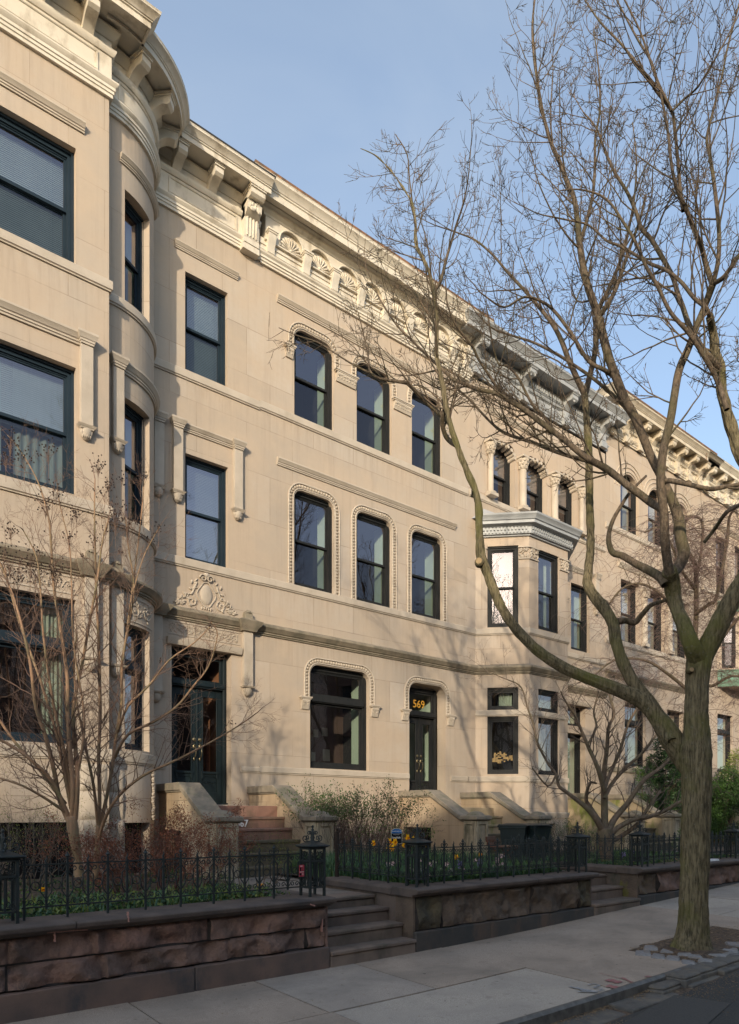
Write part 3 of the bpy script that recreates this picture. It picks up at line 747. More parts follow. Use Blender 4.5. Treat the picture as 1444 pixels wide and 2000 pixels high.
def wall_faces(m, path, z0, z1, ops, sub=None):
    S = set(round(s, 5) for s in path.s); Z = {z0, z1}
    for o in ops: S.add(round(o['s0'], 5)); S.add(round(o['s1'], 5)); Z.add(o['z0']); Z.add(o['z1'])
    S = sorted(S); Z = sorted(z for z in Z if z0 - 1e-6 <= z <= z1 + 1e-6)
    for i in range(len(S) - 1):
        a, b = S[i], S[i + 1]
        if b - a < 1e-4: continue
        sg = path.seg((a + b) / 2)
        for j in range(len(Z) - 1):
            c, d = Z[j], Z[j + 1]; sm, zm = (a + b) / 2, (c + d) / 2
            if any(o['s0'] < sm < o['s1'] and o['z0'] < zm < o['z1'] for o in ops): continue
            m.quad(path.P(a, c, 0, sg), path.P(b, c, 0, sg), path.P(b, d, 0, sg), path.P(a, d, 0, sg))
        for o in ops:
            if o['s0'] - 1e-4 < a and b < o['s1'] + 1e-4 and z0 - .01 <= o['z0'] and o['z1'] <= z1 + .01:
                dp = -o.get('d', .16)
                m.quad(path.P(a, o['z0'], 0, sg), path.P(b, o['z0'], 0, sg), path.P(b, o['z0'], dp, sg), path.P(a, o['z0'], dp, sg))
                m.quad(path.P(a, o['z1'], 0, sg), path.P(b, o['z1'], 0, sg), path.P(b, o['z1'], dp, sg), path.P(a, o['z1'], dp, sg))
    for o in ops:
        if not (z0 - .01 <= o['z0'] and o['z1'] <= z1 + .01): continue
        dp = -o.get('d', .16); r = o.get('r', 0)
        for s_, sg in ((o['s0'], path.seg(o['s0'] + 1e-4)), (o['s1'], path.seg(o['s1'] - 1e-4))):
            m.quad(path.P(s_, o['z0'], 0, sg), path.P(s_, o['z0'], dp, sg), path.P(s_, o['z1'], dp, sg), path.P(s_, o['z1'], 0, sg))
        if r:
            sg = path.seg((o['s0'] + o['s1']) / 2); n = 8
            for side in (0, 1):
                cs = o['s0'] + r if side == 0 else o['s1'] - r; cz = o['z1'] - r; ca = o['s0'] if side == 0 else o['s1']
                arc = []
                for k in range(n + 1):
                    t = pi / 2 * k / n; arc.append((cs + (-1 if side == 0 else 1) * r * cos(t), cz + r * sin(t)))
                for k in range(n):
                    A, B = arc[k], arc[k + 1]
                    m.add([path.P(ca, o['z1'], 0, sg), path.P(A[0], A[1], 0, sg), path.P(B[0], B[1], 0, sg)], [(0, 1, 2)])
                    m.quad(path.P(A[0], A[1], 0, sg), path.P(B[0], B[1], 0, sg), path.P(B[0], B[1], dp, sg), path.P(A[0], A[1], dp, sg))

def lmat(P, ex):
    """local x along wall, y inward, z up"""
    ex = V((ex[0], ex[1], 0)).normalized(); ny = V((-ex.y, ex.x, 0))
    return Matrix(((ex.x, ny.x, 0, P[0]), (ex.y, ny.y, 0, P[1]), (0, 0, 1, P[2]), (0, 0, 0, 1)))
m_shade = mat('pale_roller_shade', (.19, .185, .175), (.15, .147, .14), 2, .85, 0)
def window(house, P, ex, w, h, fm=None, kind='hung', inside='plain', d0=.10, fw=.062, room=.75, split=.5, curt=.30, gl=None, lab=None, drop=1.0):
    fm = fm or m_navy; X = lmat(P, ex); m = M()
    def fr(x0, x1, z0, z1, y0, y1, t, tb=None, tt=None):
        tb = tb or t; tt = tt or t
        m.box(x0, x0 + t, y0, y1, z0, z1); m.box(x1 - t, x1, y0, y1, z0, z1)
        m.box(x0 + t, x1 - t, y0, y1, z1 - tt, z1); m.box(x0 + t, x1 - t, y0, y1, z0, z0 + tb)
    # brick mould in two steps, then sashes
    fr(0.001, w - .001, 0.001, h - .001, d0 + .03, d0 + .15, fw)
    fr(.0, w, 0.0, h, d0, d0 + .03, fw * .45)
    a, b = fw, w - fw; zb, zt = fw * .8, h - fw
    fr(a - .012, b + .012, zb, zt + .0, d0 + .055, d0 + .068, .022)
    panes = []
    if kind == 'hung':
        zm = zb + (zt - zb) * split
        fr(a, b, zm - .02, zt, d0 + .068, d0 + .10, .045); fr(a, b, zb, zm + .025, d0 + .104, d0 + .14, .045, .075)
        panes = [(a + .045, b - .045, zm + .02, zt - .045, d0 + .085), (a + .045, b - .045, zb + .07, zm - .02, d0 + .122)]
    elif kind == 'fixed':
        fr(a, b, zb, zt, d0 + .068, d0 + .12, .05, .06); panes = [(a + .05, b - .05, zb + .06, zt - .05, d0 + .095)]
    elif kind == 'transom':
        zm = zb + (zt - zb) * split
        m.box(a, b, d0 + .0, d0 + .12, zm - .075, zm + .075); m.box(a, b, d0 - .025, d0 + .03, zm - .055, zm + .05)
        fr(a, b, zm + .07, zt, d0 + .068, d0 + .11, .05); fr(a, b, zb, zm - .07, d0 + .068, d0 + .11, .05, .075)
        panes = [(a + .05, b - .05, zm + .12, zt - .05, d0 + .09), (a + .05, b - .05, zb + .075, zm - .12, d0 + .09)]
    m.xf(X); fo = m.obj('window', fm, house, 35, bev=.0)
    for i, (x0, x1, z0, z1, y) in enumerate(panes):
        g = M(); g.quad((x0 - .004, y, z0 - .004), (x1 + .004, y, z0 - .004), (x1 + .004, y, z1 + .004), (x0 - .004, y, z1 + .004))
        g.xf(X); g.obj('pane', gl or (m_screen if kind == 'hung' and i == 1 else m_glass), fo, None)
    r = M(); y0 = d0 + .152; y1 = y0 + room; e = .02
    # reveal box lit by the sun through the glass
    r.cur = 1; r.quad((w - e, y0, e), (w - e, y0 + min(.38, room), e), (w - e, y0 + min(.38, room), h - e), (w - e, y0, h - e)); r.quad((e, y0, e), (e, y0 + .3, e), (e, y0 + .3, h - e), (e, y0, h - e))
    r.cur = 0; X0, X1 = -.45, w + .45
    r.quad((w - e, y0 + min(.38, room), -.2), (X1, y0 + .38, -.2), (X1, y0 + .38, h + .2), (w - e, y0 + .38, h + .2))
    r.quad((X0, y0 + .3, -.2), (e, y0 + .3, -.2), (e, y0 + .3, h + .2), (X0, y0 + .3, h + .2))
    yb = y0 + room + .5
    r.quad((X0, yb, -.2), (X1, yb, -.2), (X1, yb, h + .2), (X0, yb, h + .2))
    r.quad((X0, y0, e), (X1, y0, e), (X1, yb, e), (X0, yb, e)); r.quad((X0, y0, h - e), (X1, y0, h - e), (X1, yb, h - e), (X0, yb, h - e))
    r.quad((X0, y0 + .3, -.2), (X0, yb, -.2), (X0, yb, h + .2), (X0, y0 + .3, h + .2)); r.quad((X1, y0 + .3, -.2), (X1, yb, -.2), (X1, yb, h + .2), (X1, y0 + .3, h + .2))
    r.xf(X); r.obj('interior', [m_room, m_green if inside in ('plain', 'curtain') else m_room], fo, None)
    if 'blind' in inside:
        bm = M(); n = int((h - .1) / .030); yy = d0 + .175; z0 = 0.05
        for i in range(n):
            z = h - .05 - i * .030
            if z < z0 + (h - .1) * (1 - drop): break
            bm.add([(.05, yy - .004, z - .016), (w - .05, yy - .004, z - .016), (w - .05, yy + .004, z + .0135), (.05, yy + .004, z + .0135)], [(0, 1, 2, 3)])
        for fx in (.18, .82): bm.box(w * fx - .002, w * fx + .002, yy - .014, yy - .011, z0, h - .05)
        bm.box(.04, w - .04, yy - .02, yy + .02, h - .06, h - .03)
        bm.xf(X); bm.obj('blind', m_blind, fo, None)
    if 'curtain' in inside or 'drape' in inside:
        c = M(); yy = d0 + .26; xa, xb = (w * (1 - curt), w - .03); n = 26
        spans = [(xa, xb)] if 'both' not in inside else [(xa, xb), (.03, w * curt * .8)]
        for xa, xb in spans:
            vs = []
            for i in range(n + 1):
                x = xa + (xb - xa) * i / n; yo = yy + .022 * sin(i * 1.55) + .008 * sin(i * .7)
                vs += [(x, yo, .03), (x, yo, h - .03)]
            c.add(vs, [(2 * i, 2 * i + 2, 2 * i + 3, 2 * i + 1) for i in range(n)])
        c.xf(X); c.obj('curtain', m_curt if 'curtain' in inside else (m_sheer if 'blind' in inside else m_curtw), fo, 180)
    if 'shade' in inside:
        c = M(); c.box(.04, w - .04, d0 + .17, d0 + .174, h * (.42 if lab is None else .03), h - .04); c.xf(X); c.obj('shade', m_shade, fo, None)
    return fo
def win_on(house, path, op, **k):
    s0, s1 = op['s0'], op['s1']; A = path.P(s0, op['z0'], 0, path.seg(s0 + 1e-4)); B = path.P(s1, op['z0'], 0, path.seg(s1 - 1e-4))
    return window(house, A, B - A, (B - A).length, op['z1'] - op['z0'], **k)

def sill_prof(z0, z1, o=.045): return [(-.02, z0), (o * .55, z0), (o * .55, z0 + .018), (o, z0 + .03), (o, z1 - .012), (o * .75, z1), (-.02, z1 + .004)]
def hood_prof(z0, z1, o=.10):
    h = z1 - z0
    return [(-.02, z0), (o * .28, z0), (o * .28, z0 + h * .16), (o * .45, z0 + h * .2), (o * .45, z0 + h * .36), (o * .62, z0 + h * .42), (o * .9, z0 + h * .72), (o, z0 + h * .78), (o, z1 - .006), (o * .9, z1), (-.02, z1 + .02)]
def strip(house, name, path, a, b, prof, mt, bev=0):
    m = M(); sweep(m, path.sub(a, b), prof); return m.obj(name, mt, house, 25)
def hood_caps(house, path, a, b, z0, z1, drop, o=.10, pw=.24, rz=None, left=True, right=True):
    """hood between two hanging pilasters, each with a cap and a carved corbel"""
    for i, (s, on) in enumerate(((a, left), (b, right))):
        if not on: continue
        c = s + (pw / 2 if i == 0 else -pw / 2)
        sg = path.seg(c); A = path.P(c, 0, 0, sg); n = path.n[sg]; ex = (-n.y, n.x); X = lmat((A.x, A.y, 0), ex)
        m = M(); q = pw / 2 - .03
        m.box(-q, q, -.085, .01, drop, z0 + .004)
        m.xf(X); m.obj('pilaster', m_trim, house, 30, bev=.005)
        m = M()
        sweep(m, [(-pw / 2 + .045, .01), (-pw / 2 + .045, -.085), (pw / 2 - .045, -.085), (pw / 2 - .045, .01)], hood_prof(z0 - .003, z1, .07))
        m.box(-pw / 2 + .05, pw / 2 - .05, -.08, .01, z0, z1 - .01)
        m.xf(X); m.obj('pilaster_cap', m_trim, house, 25)
        m = M(); dz = drop
        m.frust(0, -.045, dz - .03, dz, pw / 2 - .01, .065, pw / 2 + .015, .085); m.frust(0, -.045, dz - .055, dz - .032, pw / 2 - .03, .05, pw / 2 - .015, .06)
        s0 = len(m.v)
        m.ell((0, -.02, dz - .055), (pw / 2 - .025, .085, .145), 12, 8)
        for k in range(-2, 3):
            m.ell((k * .034, -.085 + abs(k) * .012, dz - .085), (.015, .018, .045), 6, 4); m.ell((k * .026, -.075 + abs(k) * .008, dz - .145), (.012, .016, .032), 6, 4)
        m.xf(X); m.obj('corbel', m_trim, house, 50)
def egg_hood(house, path, s0, s1, zb, zt, r, out=.10, wd=.085):
    """egg and dart moulding following a round cornered opening"""
    sg = path.seg((s0 + s1) / 2); m = M()
    def line(o):
        a, b, t, rr = s0 - o, s1 + o, zt + o, r + o; pts = [(a, zb)]
        n = max(2, int((t - rr - zb) / .08))
        for i in range(1, n + 1): pts.append((a, zb + (t - rr - zb) * i / n))
        for i in range(1, 9): an = pi - pi / 2 * i / 8; pts.append((a + rr + rr * cos(an), t - rr + rr * sin(an)))
        n = max(2, int((b - a - 2 * rr) / .08))
        for i in range(1, n + 1): pts.append((a + rr + (b - a - 2 * rr) * i / n, t))
        for i in range(1, 9): an = pi / 2 - pi / 2 * i / 8; pts.append((b - rr + rr * cos(an), t - rr + rr * sin(an)))
        n = max(2, int((t - rr - zb) / .08))
        for i in range(1, n + 1): pts.append((b, t - rr - (t - rr - zb) * i / n))
        return pts
    def P3(p, o): return path.P(p[0], p[1], o, sg)
    m.tube([P3(p, .006) for p in line(.035)], .016, 6); m.tube([P3(p, .010) for p in line(.035 + wd + .02)], .020, 6)
    m.tube([P3(p, -.001) for p in line(.012)], .008, 4)
    L = line(.04 + wd / 2 + .005); d = 0; step = .068
    ex = (P3((1, 0), 0) - P3((0, 0), 0)).normalized(); nn = V((path.n[sg].x, path.n[sg].y, 0))
    acc = 0
    for a, b in zip(L[:-1], L[1:]):
        seg = V((b[0] - a[0], b[1] - a[1])); l = seg.length
        while acc < l:
            q = V(a) + seg * (acc / l); t = seg.normalized(); tt = ex * t.x + V((0, 0, 1)) * t.y; uu = tt.cross(nn)
            m.ell(P3(q, .006), (.024, .038, .020), 6, 5, (tt, uu, nn)); m.ell(P3(q + t * step / 2, .004), (.006, .032, .012), 4, 4, (tt, uu, nn)); acc += step
        acc -= l
    return m.obj('egg_moulding', m_trim, house, 60)
def corbel_block(house, path, s, z, w=.26, h=.20, wide=None):
    sg = path.seg(s); A = path.P(s, 0, 0, sg); n = path.n[sg]; X = lmat((A.x, A.y, 0), (-n.y, n.x)); m = M(); a = (wide or w) / 2
    m.box(-a - .02, a + .02, -.10, .01, z - .03, z); m.box(-a, a, -.085, .01, z - .055, z - .03); m.box(-a + .012, a - .012, -.07, .01, z - .06, z - .05)
    m.prism_x([(.01, z - .06), (-.075, z - .06), (-.085, z - .09), (-.06, z - .15), (-.03, z - h), (.01, z - h)], -a + .03, a - .03)
    nb = max(2, int((a * 2 - .06) / .07))
    for k in range(nb):
        x = -a + .03 + (2 * a - .06) * (k + .5) / nb
        m.tube([(p[0], -.078, p[2]) for p in spiral3(x, z - .105, .026, 0, 1.2, 10, .2, 1 if k % 2 else -1)], .008, 4)
        m.ell((x, -.05, z - .155), (.022, .02, .03), 6, 4)
    m.xf(X); return m.obj('corbel', m_trim, house, 40)
def scrollwork(m, P3, nn, s0, s1, z0, z1, seed, dense=1.0, amp=.018):
    """carved rinceau: running scrolls with leaf lobes in low relief"""
    rr = random.Random(seed); h = z1 - z0; r = h * .36; n = max(1, int((s1 - s0) / (r * 2.25)))
    for k in range(n):
        cx = s0 + (s1 - s0) * (k + .5) / n; cz = (z0 + z1) / 2 + (h * .06 if k % 2 else -h * .06); sg = 1 if k % 2 else -1
        pts = [P3(cx + r * (1 - .8 * t / 16) * cos(pi + sg * t / 16 * 8.2), cz + r * (1 - .8 * t / 16) * sin(pi + sg * t / 16 * 8.2), .004) for t in range(17)]
        m.tube(pts, [h * .045 * (1.1 - t / 26) for t in range(17)], 5)
        m.ell(P3(cx, cz, .004), (h * .08, h * .08, amp), 7, 4, (P3(1, 0, 0) - P3(0, 0, 0), V((0, 0, 1)), nn))
        for q in range(int(9 * dense)):
            an = rr.uniform(0, 2 * pi); rd = r * rr.uniform(.75, 1.35); x = cx + rd * cos(an); z = cz + rd * sin(an)
            if not (z0 + .01 < z < z1 - .01 and s0 < x < s1): continue
            ex = (P3(1, 0, 0) - P3(0, 0, 0)); e1 = (ex * cos(an + .9) + V((0, 0, 1)) * sin(an + .9)); e2 = e1.cross(nn)
            m.ell(P3(x, z, .003), (h * .11, h * .045, amp * rr.uniform(.6, 1.1)), 6, 4, (e1, e2, nn))
def bracket_local(m, w, zt, proj, drop, style=0):
    """modillion bracket: local x across, -y outward, top at zt"""
    a = w / 2
    m.box(-a - .03, a + .03, -proj - .02, .02, zt - .035, zt); m.box(-a - .015, a + .015, -proj - .005, .02, zt - .065, zt - .035)
    P = [(.02, zt - .06), (-proj + .02, zt - .06), (-proj + .02, zt - .16), (-proj + .07, zt - .20), (-proj * .62, zt - .19), (-proj * .45, zt - .215), (-proj * .30, zt - drop * .75), (-proj * .16, zt - drop * .93), (.02, zt - drop)]
    m.prism_x(P, -a, a)
def local_on(path, s, base=0.0):
    sg = path.seg(s); A = path.P(s, 0, base, sg); n = path.n[sg]; return lmat((A.x, A.y, 0), (-n.y, n.x))

m_lowstep = mat('dark_mossy_step', (.16, .135, .095), (.09, .08, .055), 3, .9, .4, 50, dirt=(.06, .065, .03), dscale=2.5, dpos=(.48, .68))
def stoop(house, x0, x1, yb, zl, zg, n, mt, hole=None, door_x=None, number=None, treadm=None, moss=False, yf=9.62, land=10.94):
    """x0..x1 outer faces; landing at zl, ground zg; n risers; returns"""
    th = .30; st = M(); treadm = treadm or m_step
    rise = (zl - zg) / n; run = (land - .02 - yf) / (n - 1)
    root = None; cm = m_smoss if moss else m_stoop
    parts = []
    for side in (0, 1):
        xa, xb = (x0, x0 + th) if side == 0 else (x1 - th, x1)
        m = M(); cz0, cz1 = zl + .255, zg + .90      # underside of the coping at landing / pedestal
        if side == 0 and hole:
            h0, h1, hz = hole
            m.prism_x([(yf + .30, zg - .3), (yf + .30, cz1), (yf + .42, cz1 + .02), (land, cz0), (h0, cz0), (h0, zg - .3)], xa, xb)
            m.prism_x([(h0, hz), (h0, cz0), (yb, cz0), (yb, hz)], xa, xb); m.prism_x([(h1, zg - .3), (h1, hz), (yb, hz), (yb, zg - .3)], xa, xb)
            m.box(xb - .06, xb, h0, h1, zg - .3, hz)
            v = M(); v.box(xb - .075, xb - .062, h0, h1, zg - .3, hz); v.obj('opening', m_dark, house, None)
            v = M()
            k = h0 + .05
            while k < h1: v.box(xa + .03, xa + .045, k, k + .014, zg - .2, hz); k += .10
            v.box(xa + .028, xa + .048, h0, h1, hz - .12, hz - .10); v.obj('grille', m_iron, house, None)
        else:
            m.prism_x([(yf + .30, zg - .3), (yf + .30, cz1), (yf + .42, cz1 + .02), (land, cz0), (yb, cz0), (yb, zg - .3)], xa, xb)
        o = m.obj('cheek_wall', cm, house, 35, bev=.006)
        if side == 0 or True:
            # block joints on the outer face
            pass
        m = M(); c = .05
        P = [(yb, cz0), (land + .03, cz0), (yf + .43, cz1 + .03), (yf + .33, cz1 - .002), (yf + .20, cz1 - .002), (yf + .20, cz1 + .085), (yf + .36, cz1 + .10), (yf + .48, cz1 + .15), (land + .08, cz0 + .135), (yb, cz0 + .135)]
        m.prism_x(P, xa - c, xb + c)
        m.prism_x([(yb, cz0 - .03), (land + .02, cz0 - .03), (yf + .42, cz1), (yf + .34, cz1 - .03), (yf + .34, cz1), (yf + .41, cz1 + .035), (land + .01, cz0 + .002), (yb, cz0 + .002)], xa - c * .5, xb + c * .5)
        m.obj('coping', m_scap, house, 35, bev=.010)
        m = M(); cx = (xa + xb) / 2; cy = yf + .14; a = .165
        m.box(cx - a, cx + a, cy - a, cy + a, zg - .3, cz1)
        for (s1_, s2_, r_) in ((0, -1, 0), (-1, 0, 1)):
            pass
        m.box(cx - a - .02, cx + a + .02, cy - a - .02, cy + a + .02, zg - .3, zg + .17)
        # raised panel margins on the front and outer faces
        z0_, z1_ = zg + .24, cz1 - .07
        for f in range(4):
            s0 = len(m.v)
            for (p, q_, r0, r1) in ((-a, -a + .045, zg + .17, cz1), (a - .045, a, zg + .17, cz1), (-a + .045, a - .045, z1_, cz1), (-a + .045, a - .045, zg + .17, z0_)):
                m.box(p, q_, -a - .026, -a, r0, r1)
            m.box(-a + .080, a - .080, -a - .016, -a, z0_ + .035, z1_ - .035)
            m.xf(Matrix.Translation((cx, cy, 0)) @ Matrix.Rotation(f * pi / 2, 4, 'Z'), s0)
        m.obj('pedestal', m_ped, house, 35, bev=.004)
        m = M(); b = a + .075
        m.frust(cx, cy, cz1, cz1 + .03, a + .03, a + .03, b, b); m.frust(cx, cy, cz1 + .03, cz1 + .095, b, b, b, b); m.frust(cx, cy, cz1 + .095, cz1 + .115, b, b, b - .05, b - .05)
        m.lathe((cx, cy, cz1 + .105), [(b - .055, 0), (b - .06, .03), (b - .10, .065), (b - .17, .090), (0, .098)], 20)
        m.obj('pedestal_cap', m_scap, house, 40, bev=.008)
    xi0, xi1 = x0 + th, x1 - th
    m = M(); m.box(xi0, xi1, land - .02, yb + .05, zg - .3, zl); m.obj('landing', treadm, house, 35, bev=.01)
    for i in range(n - 1):
        y0 = yf + i * run; z = zg + (i + 1) * rise; m = M()
        m.box(xi0 + .002, xi1 - .002, y0, y0 + run + .03, zg - .3, z - .05); m.box(xi0, xi1, y0 - .022, y0 + run, z - .05, z)
        m.obj('step', treadm if i >= n - 3 else m_lowstep, house, 35, bev=.01)
    if number:
        i = n - 2; y0 = yf + i * run; z = zg + (i + 1) * rise
        text_mesh(number, .17, .004, lambda c: (xi0 + .53 + c.x * .92, y0 - .024 - c.z, z - .170 + c.y), m_white, 'house_number', house, .004)

def crown_prof(z0, z1, o, inner=-.05, bed=.2):
    h = z1 - z0
    return [(inner, z0 + .05), (o - .20, z0 + .05), (o - .06, z0 + .05), (o - .06, z0), (o - .025, z0), (o - .025, z0 + h * .36), (o - .005, z0 + h * .40), (o - .005, z0 + h * .47), (o + .01, z0 + h * .5), (o + .03, z0 + h * .62), (o + .075, z0 + h * .78), (o + .09, z0 + h * .82), (o + .09, z1 - .02), (o + .10, z1), (inner, z1 + .06)]
def body(house, x0, x1, zr, y0=12.9):
    m = M(); m.box(x0 + .01, x1 - .01, 13.6, 22, -.3, zr - .02); m.box(x0 + .01, x1 - .01, 12.02, 13.62, zr - .25, zr - .02)
    m.box(x0 + .01, x0 + .04, 12.03, 13.6, -.3, zr - .1); m.box(x1 - .04, x1 - .01, 12.03, 13.6, -.3, zr - .1)
    m.obj('party_walls', m_brick, house, None)
    m = M(); m.box(x0 - .0, x1 + .0, 12.0, 22.05, zr - .02, zr + .03); m.obj('roof', m_rooftar, house, None)

ZS2, ZS3 = 6.33, 9.83
BASE = [(2.41, 2.53)]
# ------------------------------------------------------------------ house 1: the one with the round cornered bay
H1 = thing('row_house', (3.3, 12, .6), 'cream limestone row house with a round cornered bay and dark green double doors', 'row house')
rx, ry, cxx = 1.07, 1.05, 3.45
def curve(t): return (cxx + rx * sin(t), 12 - ry * cos(t))
T = [radians(a) for a in (0, 5, 10, 15, 20, 25, 30, 35, 40, 44, 48, 54, 60, 66, 72, 78, 84, 90)]
arcR = [curve(t) for t in T]
arcL = [(.87 - (p[0] - cxx) - 0.0, p[1]) for p in arcR][::-1]
FX0, FX1, FY = .92, 3.396, 10.72
pts1 = [(-.6, 12)] + arcL + [(FX0, 10.95), (FX0, FY), (FX1, FY), (FX1, 10.95)] + arcR + [(6.73, 12)]
path1 = Path(pts1)
# s at key points
def s_of(path, x, y):
    best = None
    for i, (p, s) in enumerate(zip(path.p, path.s)):
        d = (p - V((x, y))).length
        if best is None or d < best[0]: best = (d, s)
    return best[1]
sF0 = s_of(path1, FX0, FY); sF1 = s_of(path1, FX1, FY)
sW0, sW1 = s_of(path1, *curve(radians(15))), s_of(path1, *curve(radians(48)))
sC0, sC1 = s_of(path1, *curve(0)), s_of(path1, *curve(pi / 2))
def sx(x): return sC1 + (x - 4.52)      # main wall x -> s
def sf(x): return sF0 + (x - FX0)
fo = lambda x0, x1, z0, z1, **k: dict(s0=sf(x0), s1=sf(x1), z0=z0, z1=z1, **k)
bw0, bw1 = 1.35, 2.91
o_f3 = fo(bw0, bw1, ZS3 - .01, 11.55); o_f2 = fo(bw0, bw1, 6.37, 8.27); o_f1 = fo(bw0, bw1, 2.64, 4.80); o_f0 = fo(bw0, bw1, .62, 1.48)
o_c3 = dict(s0=sW0, s1=sW1, z0=9.83, z1=11.60); o_c2 = dict(s0=sW0, s1=sW1, z0=6.35, z1=8.27); o_c1 = dict(s0=sW0, s1=sW1, z0=2.64, z1=4.66); o_c0 = dict(s0=sW0, s1=sW1, z0=.62, z1=1.46)
o_m3 = dict(s0=sx(5.18), s1=sx(6.04), z0=9.83, z1=11.64); o_m2 = dict(s0=sx(5.18), s1=sx(6.05), z0=6.33, z1=8.28)
o_d = dict(s0=sx(4.92), s1=sx(6.12), z0=1.78, z1=4.72, d=.22)
ops1 = [o_f3, o_f2, o_f1, o_f0, o_c3, o_c2, o_c1, o_c0, o_m3, o_m2, o_d]
m = M(); wall_faces(m, path1, .3, 12.7, ops1); m.obj('wall', m_lime, H1, 20)
# carve blocks zone: basement stonework
body(H1, -.6, 6.73, 13.72)
m = M(); m.add([(p.x, p.y, 13.70) for p in path1.p] , [tuple(range(len(path1.p)))]); m.obj('bay_roof', m_rooftar, H1, None)
win_on(H1, path1, o_f3, inside='blind', kind='hung', split=.5, fw=.085)
win_on(H1, path1, o_f2, inside='blind drape both', kind='hung', split=.5, fw=.085, curt=.50, drop=.55)
win_on(H1, path1, o_f1, kind='transom', split=.70, inside='curtain', fw=.085, curt=.26)
win_on(H1, path1, o_c3, inside='curtain', room=.35, curt=.25); win_on(H1, path1, o_c2, inside='curtain', room=.35, curt=.25); win_on(H1, path1, o_c1, kind='transom', split=.7, inside='curtain', room=.35, curt=.25)
win_on(H1, path1, o_m3, inside='blind'); win_on(H1, path1, o_m2, inside='blind', gl=glass('mirror_glass', .30, (.6, .62, .62)))
for o in (o_f0, o_c0):
    m = M(); A = path1.P(o['s0'], 0, -.14); B = path1.P(o['s1'], 0, -.14)
    m.quad((A.x, A.y, .3), (B.x, B.y, .3), (B.x, B.y, 1.6), (A.x, A.y, 1.6)); m.obj('basement_window', m_dark, H1, None)
    m = M(); n = int((B - A).length / .11)
    for i in range(1, n): q = A.lerp(B, i / n) + (path1.P(o['s0'], 0, 0) - path1.P(o['s0'], 0, .09)) * 0; m.tube([(q.x, q.y - .06, .5), (q.x, q.y - .06, 1.5)], .008, 5)
    m.obj('grille', m_iron, H1, None)
# string courses round the whole front
strip(H1, 'sill_band', path1, sF0 - 1.6, sx(6.73), sill_prof(9.635, 9.80), m_trim)
strip(H1, 'sill_band', path1, sF0 - 1.6, sx(6.73), sill_prof(6.16, 6.33), m_trim)
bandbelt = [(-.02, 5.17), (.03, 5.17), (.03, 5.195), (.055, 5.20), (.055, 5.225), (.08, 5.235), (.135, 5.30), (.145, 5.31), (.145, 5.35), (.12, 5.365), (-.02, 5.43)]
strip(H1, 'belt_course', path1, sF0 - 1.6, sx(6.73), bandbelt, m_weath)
strip(H1, 'water_table', path1, sF0 - 1.6, sx(4.80), sill_prof(2.41, 2.60, .035), m_trim)
strip(H1, 'water_table', path1, sx(6.32), sx(6.73), sill_prof(2.42, 2.53, .035), m_trim)
# hood mouldings
strip(H1, 'hood_moulding', path1, sf(bw0 - .3), sf(bw1 + .12), hood_prof(11.83, 11.97, .085), m_trim)
strip(H1, 'hood_moulding', path1, s_of(path1, *curve(radians(10))), s_of(path1, *curve(radians(72))), hood_prof(11.97, 12.09, .085), m_trim)
strip(H1, 'hood_moulding', path1, sx(4.97), sx(6.25), hood_prof(11.98, 12.10, .075), m_trim)
a, b = sf(bw0 - .36), sf(3.17)
strip(H1, 'hood_moulding', path1, a + .2, b - .2, hood_prof(8.62, 8.79, .10), m_trim); hood_caps(H1, path1, a, b, 8.63, 8.80, 7.42, left=False)
a, b = sC0 + .02, sx(4.78)
strip(H1, 'hood_moulding', path1, a + .2, b - .16, hood_prof(8.63, 8.80, .10), m_trim); hood_caps(H1, path1, a, b, 8.64, 8.81, 7.50)
a, b = sx(4.90), sx(6.36)
strip(H1, 'hood_moulding', path1, a + .2, b - .2, hood_prof(8.67, 8.80, .09), m_trim); hood_caps(H1, path1, a, b, 8.66, 8.82, 7.50)
# hanging pilasters under the belt course
for s, zd in ((sf(3.12), 3.95), (sC0 + .12, 3.95), (sx(4.62), 3.80), (sx(6.45), 4.10), (sf(1.1), 3.95)):
    X = local_on(path1, s); m = M(); m.box(-.10, .10, -.085, .01, zd, 5.20); m.xf(X); m.obj('pilaster', m_trim, H1, 30, bev=.005)
    m = M(); m.frust(0, -.045, zd - .03, zd, .12, .07, .14, .09); m.ell((0, -.02, zd - .05), (.10, .085, .15), 12, 8)
    for k in range(-2, 3): m.ell((k * .034, -.085 + abs(k) * .012, zd - .08), (.015, .018, .045), 6, 4)
    m.xf(X); m.obj('corbel', m_trim, H1, 50)
    m = M(); sweep(m, [(-.12, .01), (-.12, -.10), (.12, -.10), (.12, .01)], [(0, 5.165), (.03, 5.17), (.055, 5.225), (.12, 5.31), (.135, 5.355), (0, 5.42)])
    m.frust(0, -.05, 5.40, 5.55, .09, .06, .075, .05); m.lathe((0, -.05, 5.53), [(.08, 0), (.06, .04), (.0, .07)], 10)
    m.xf(X); m.obj('belt_block', m_weath, H1, 30)
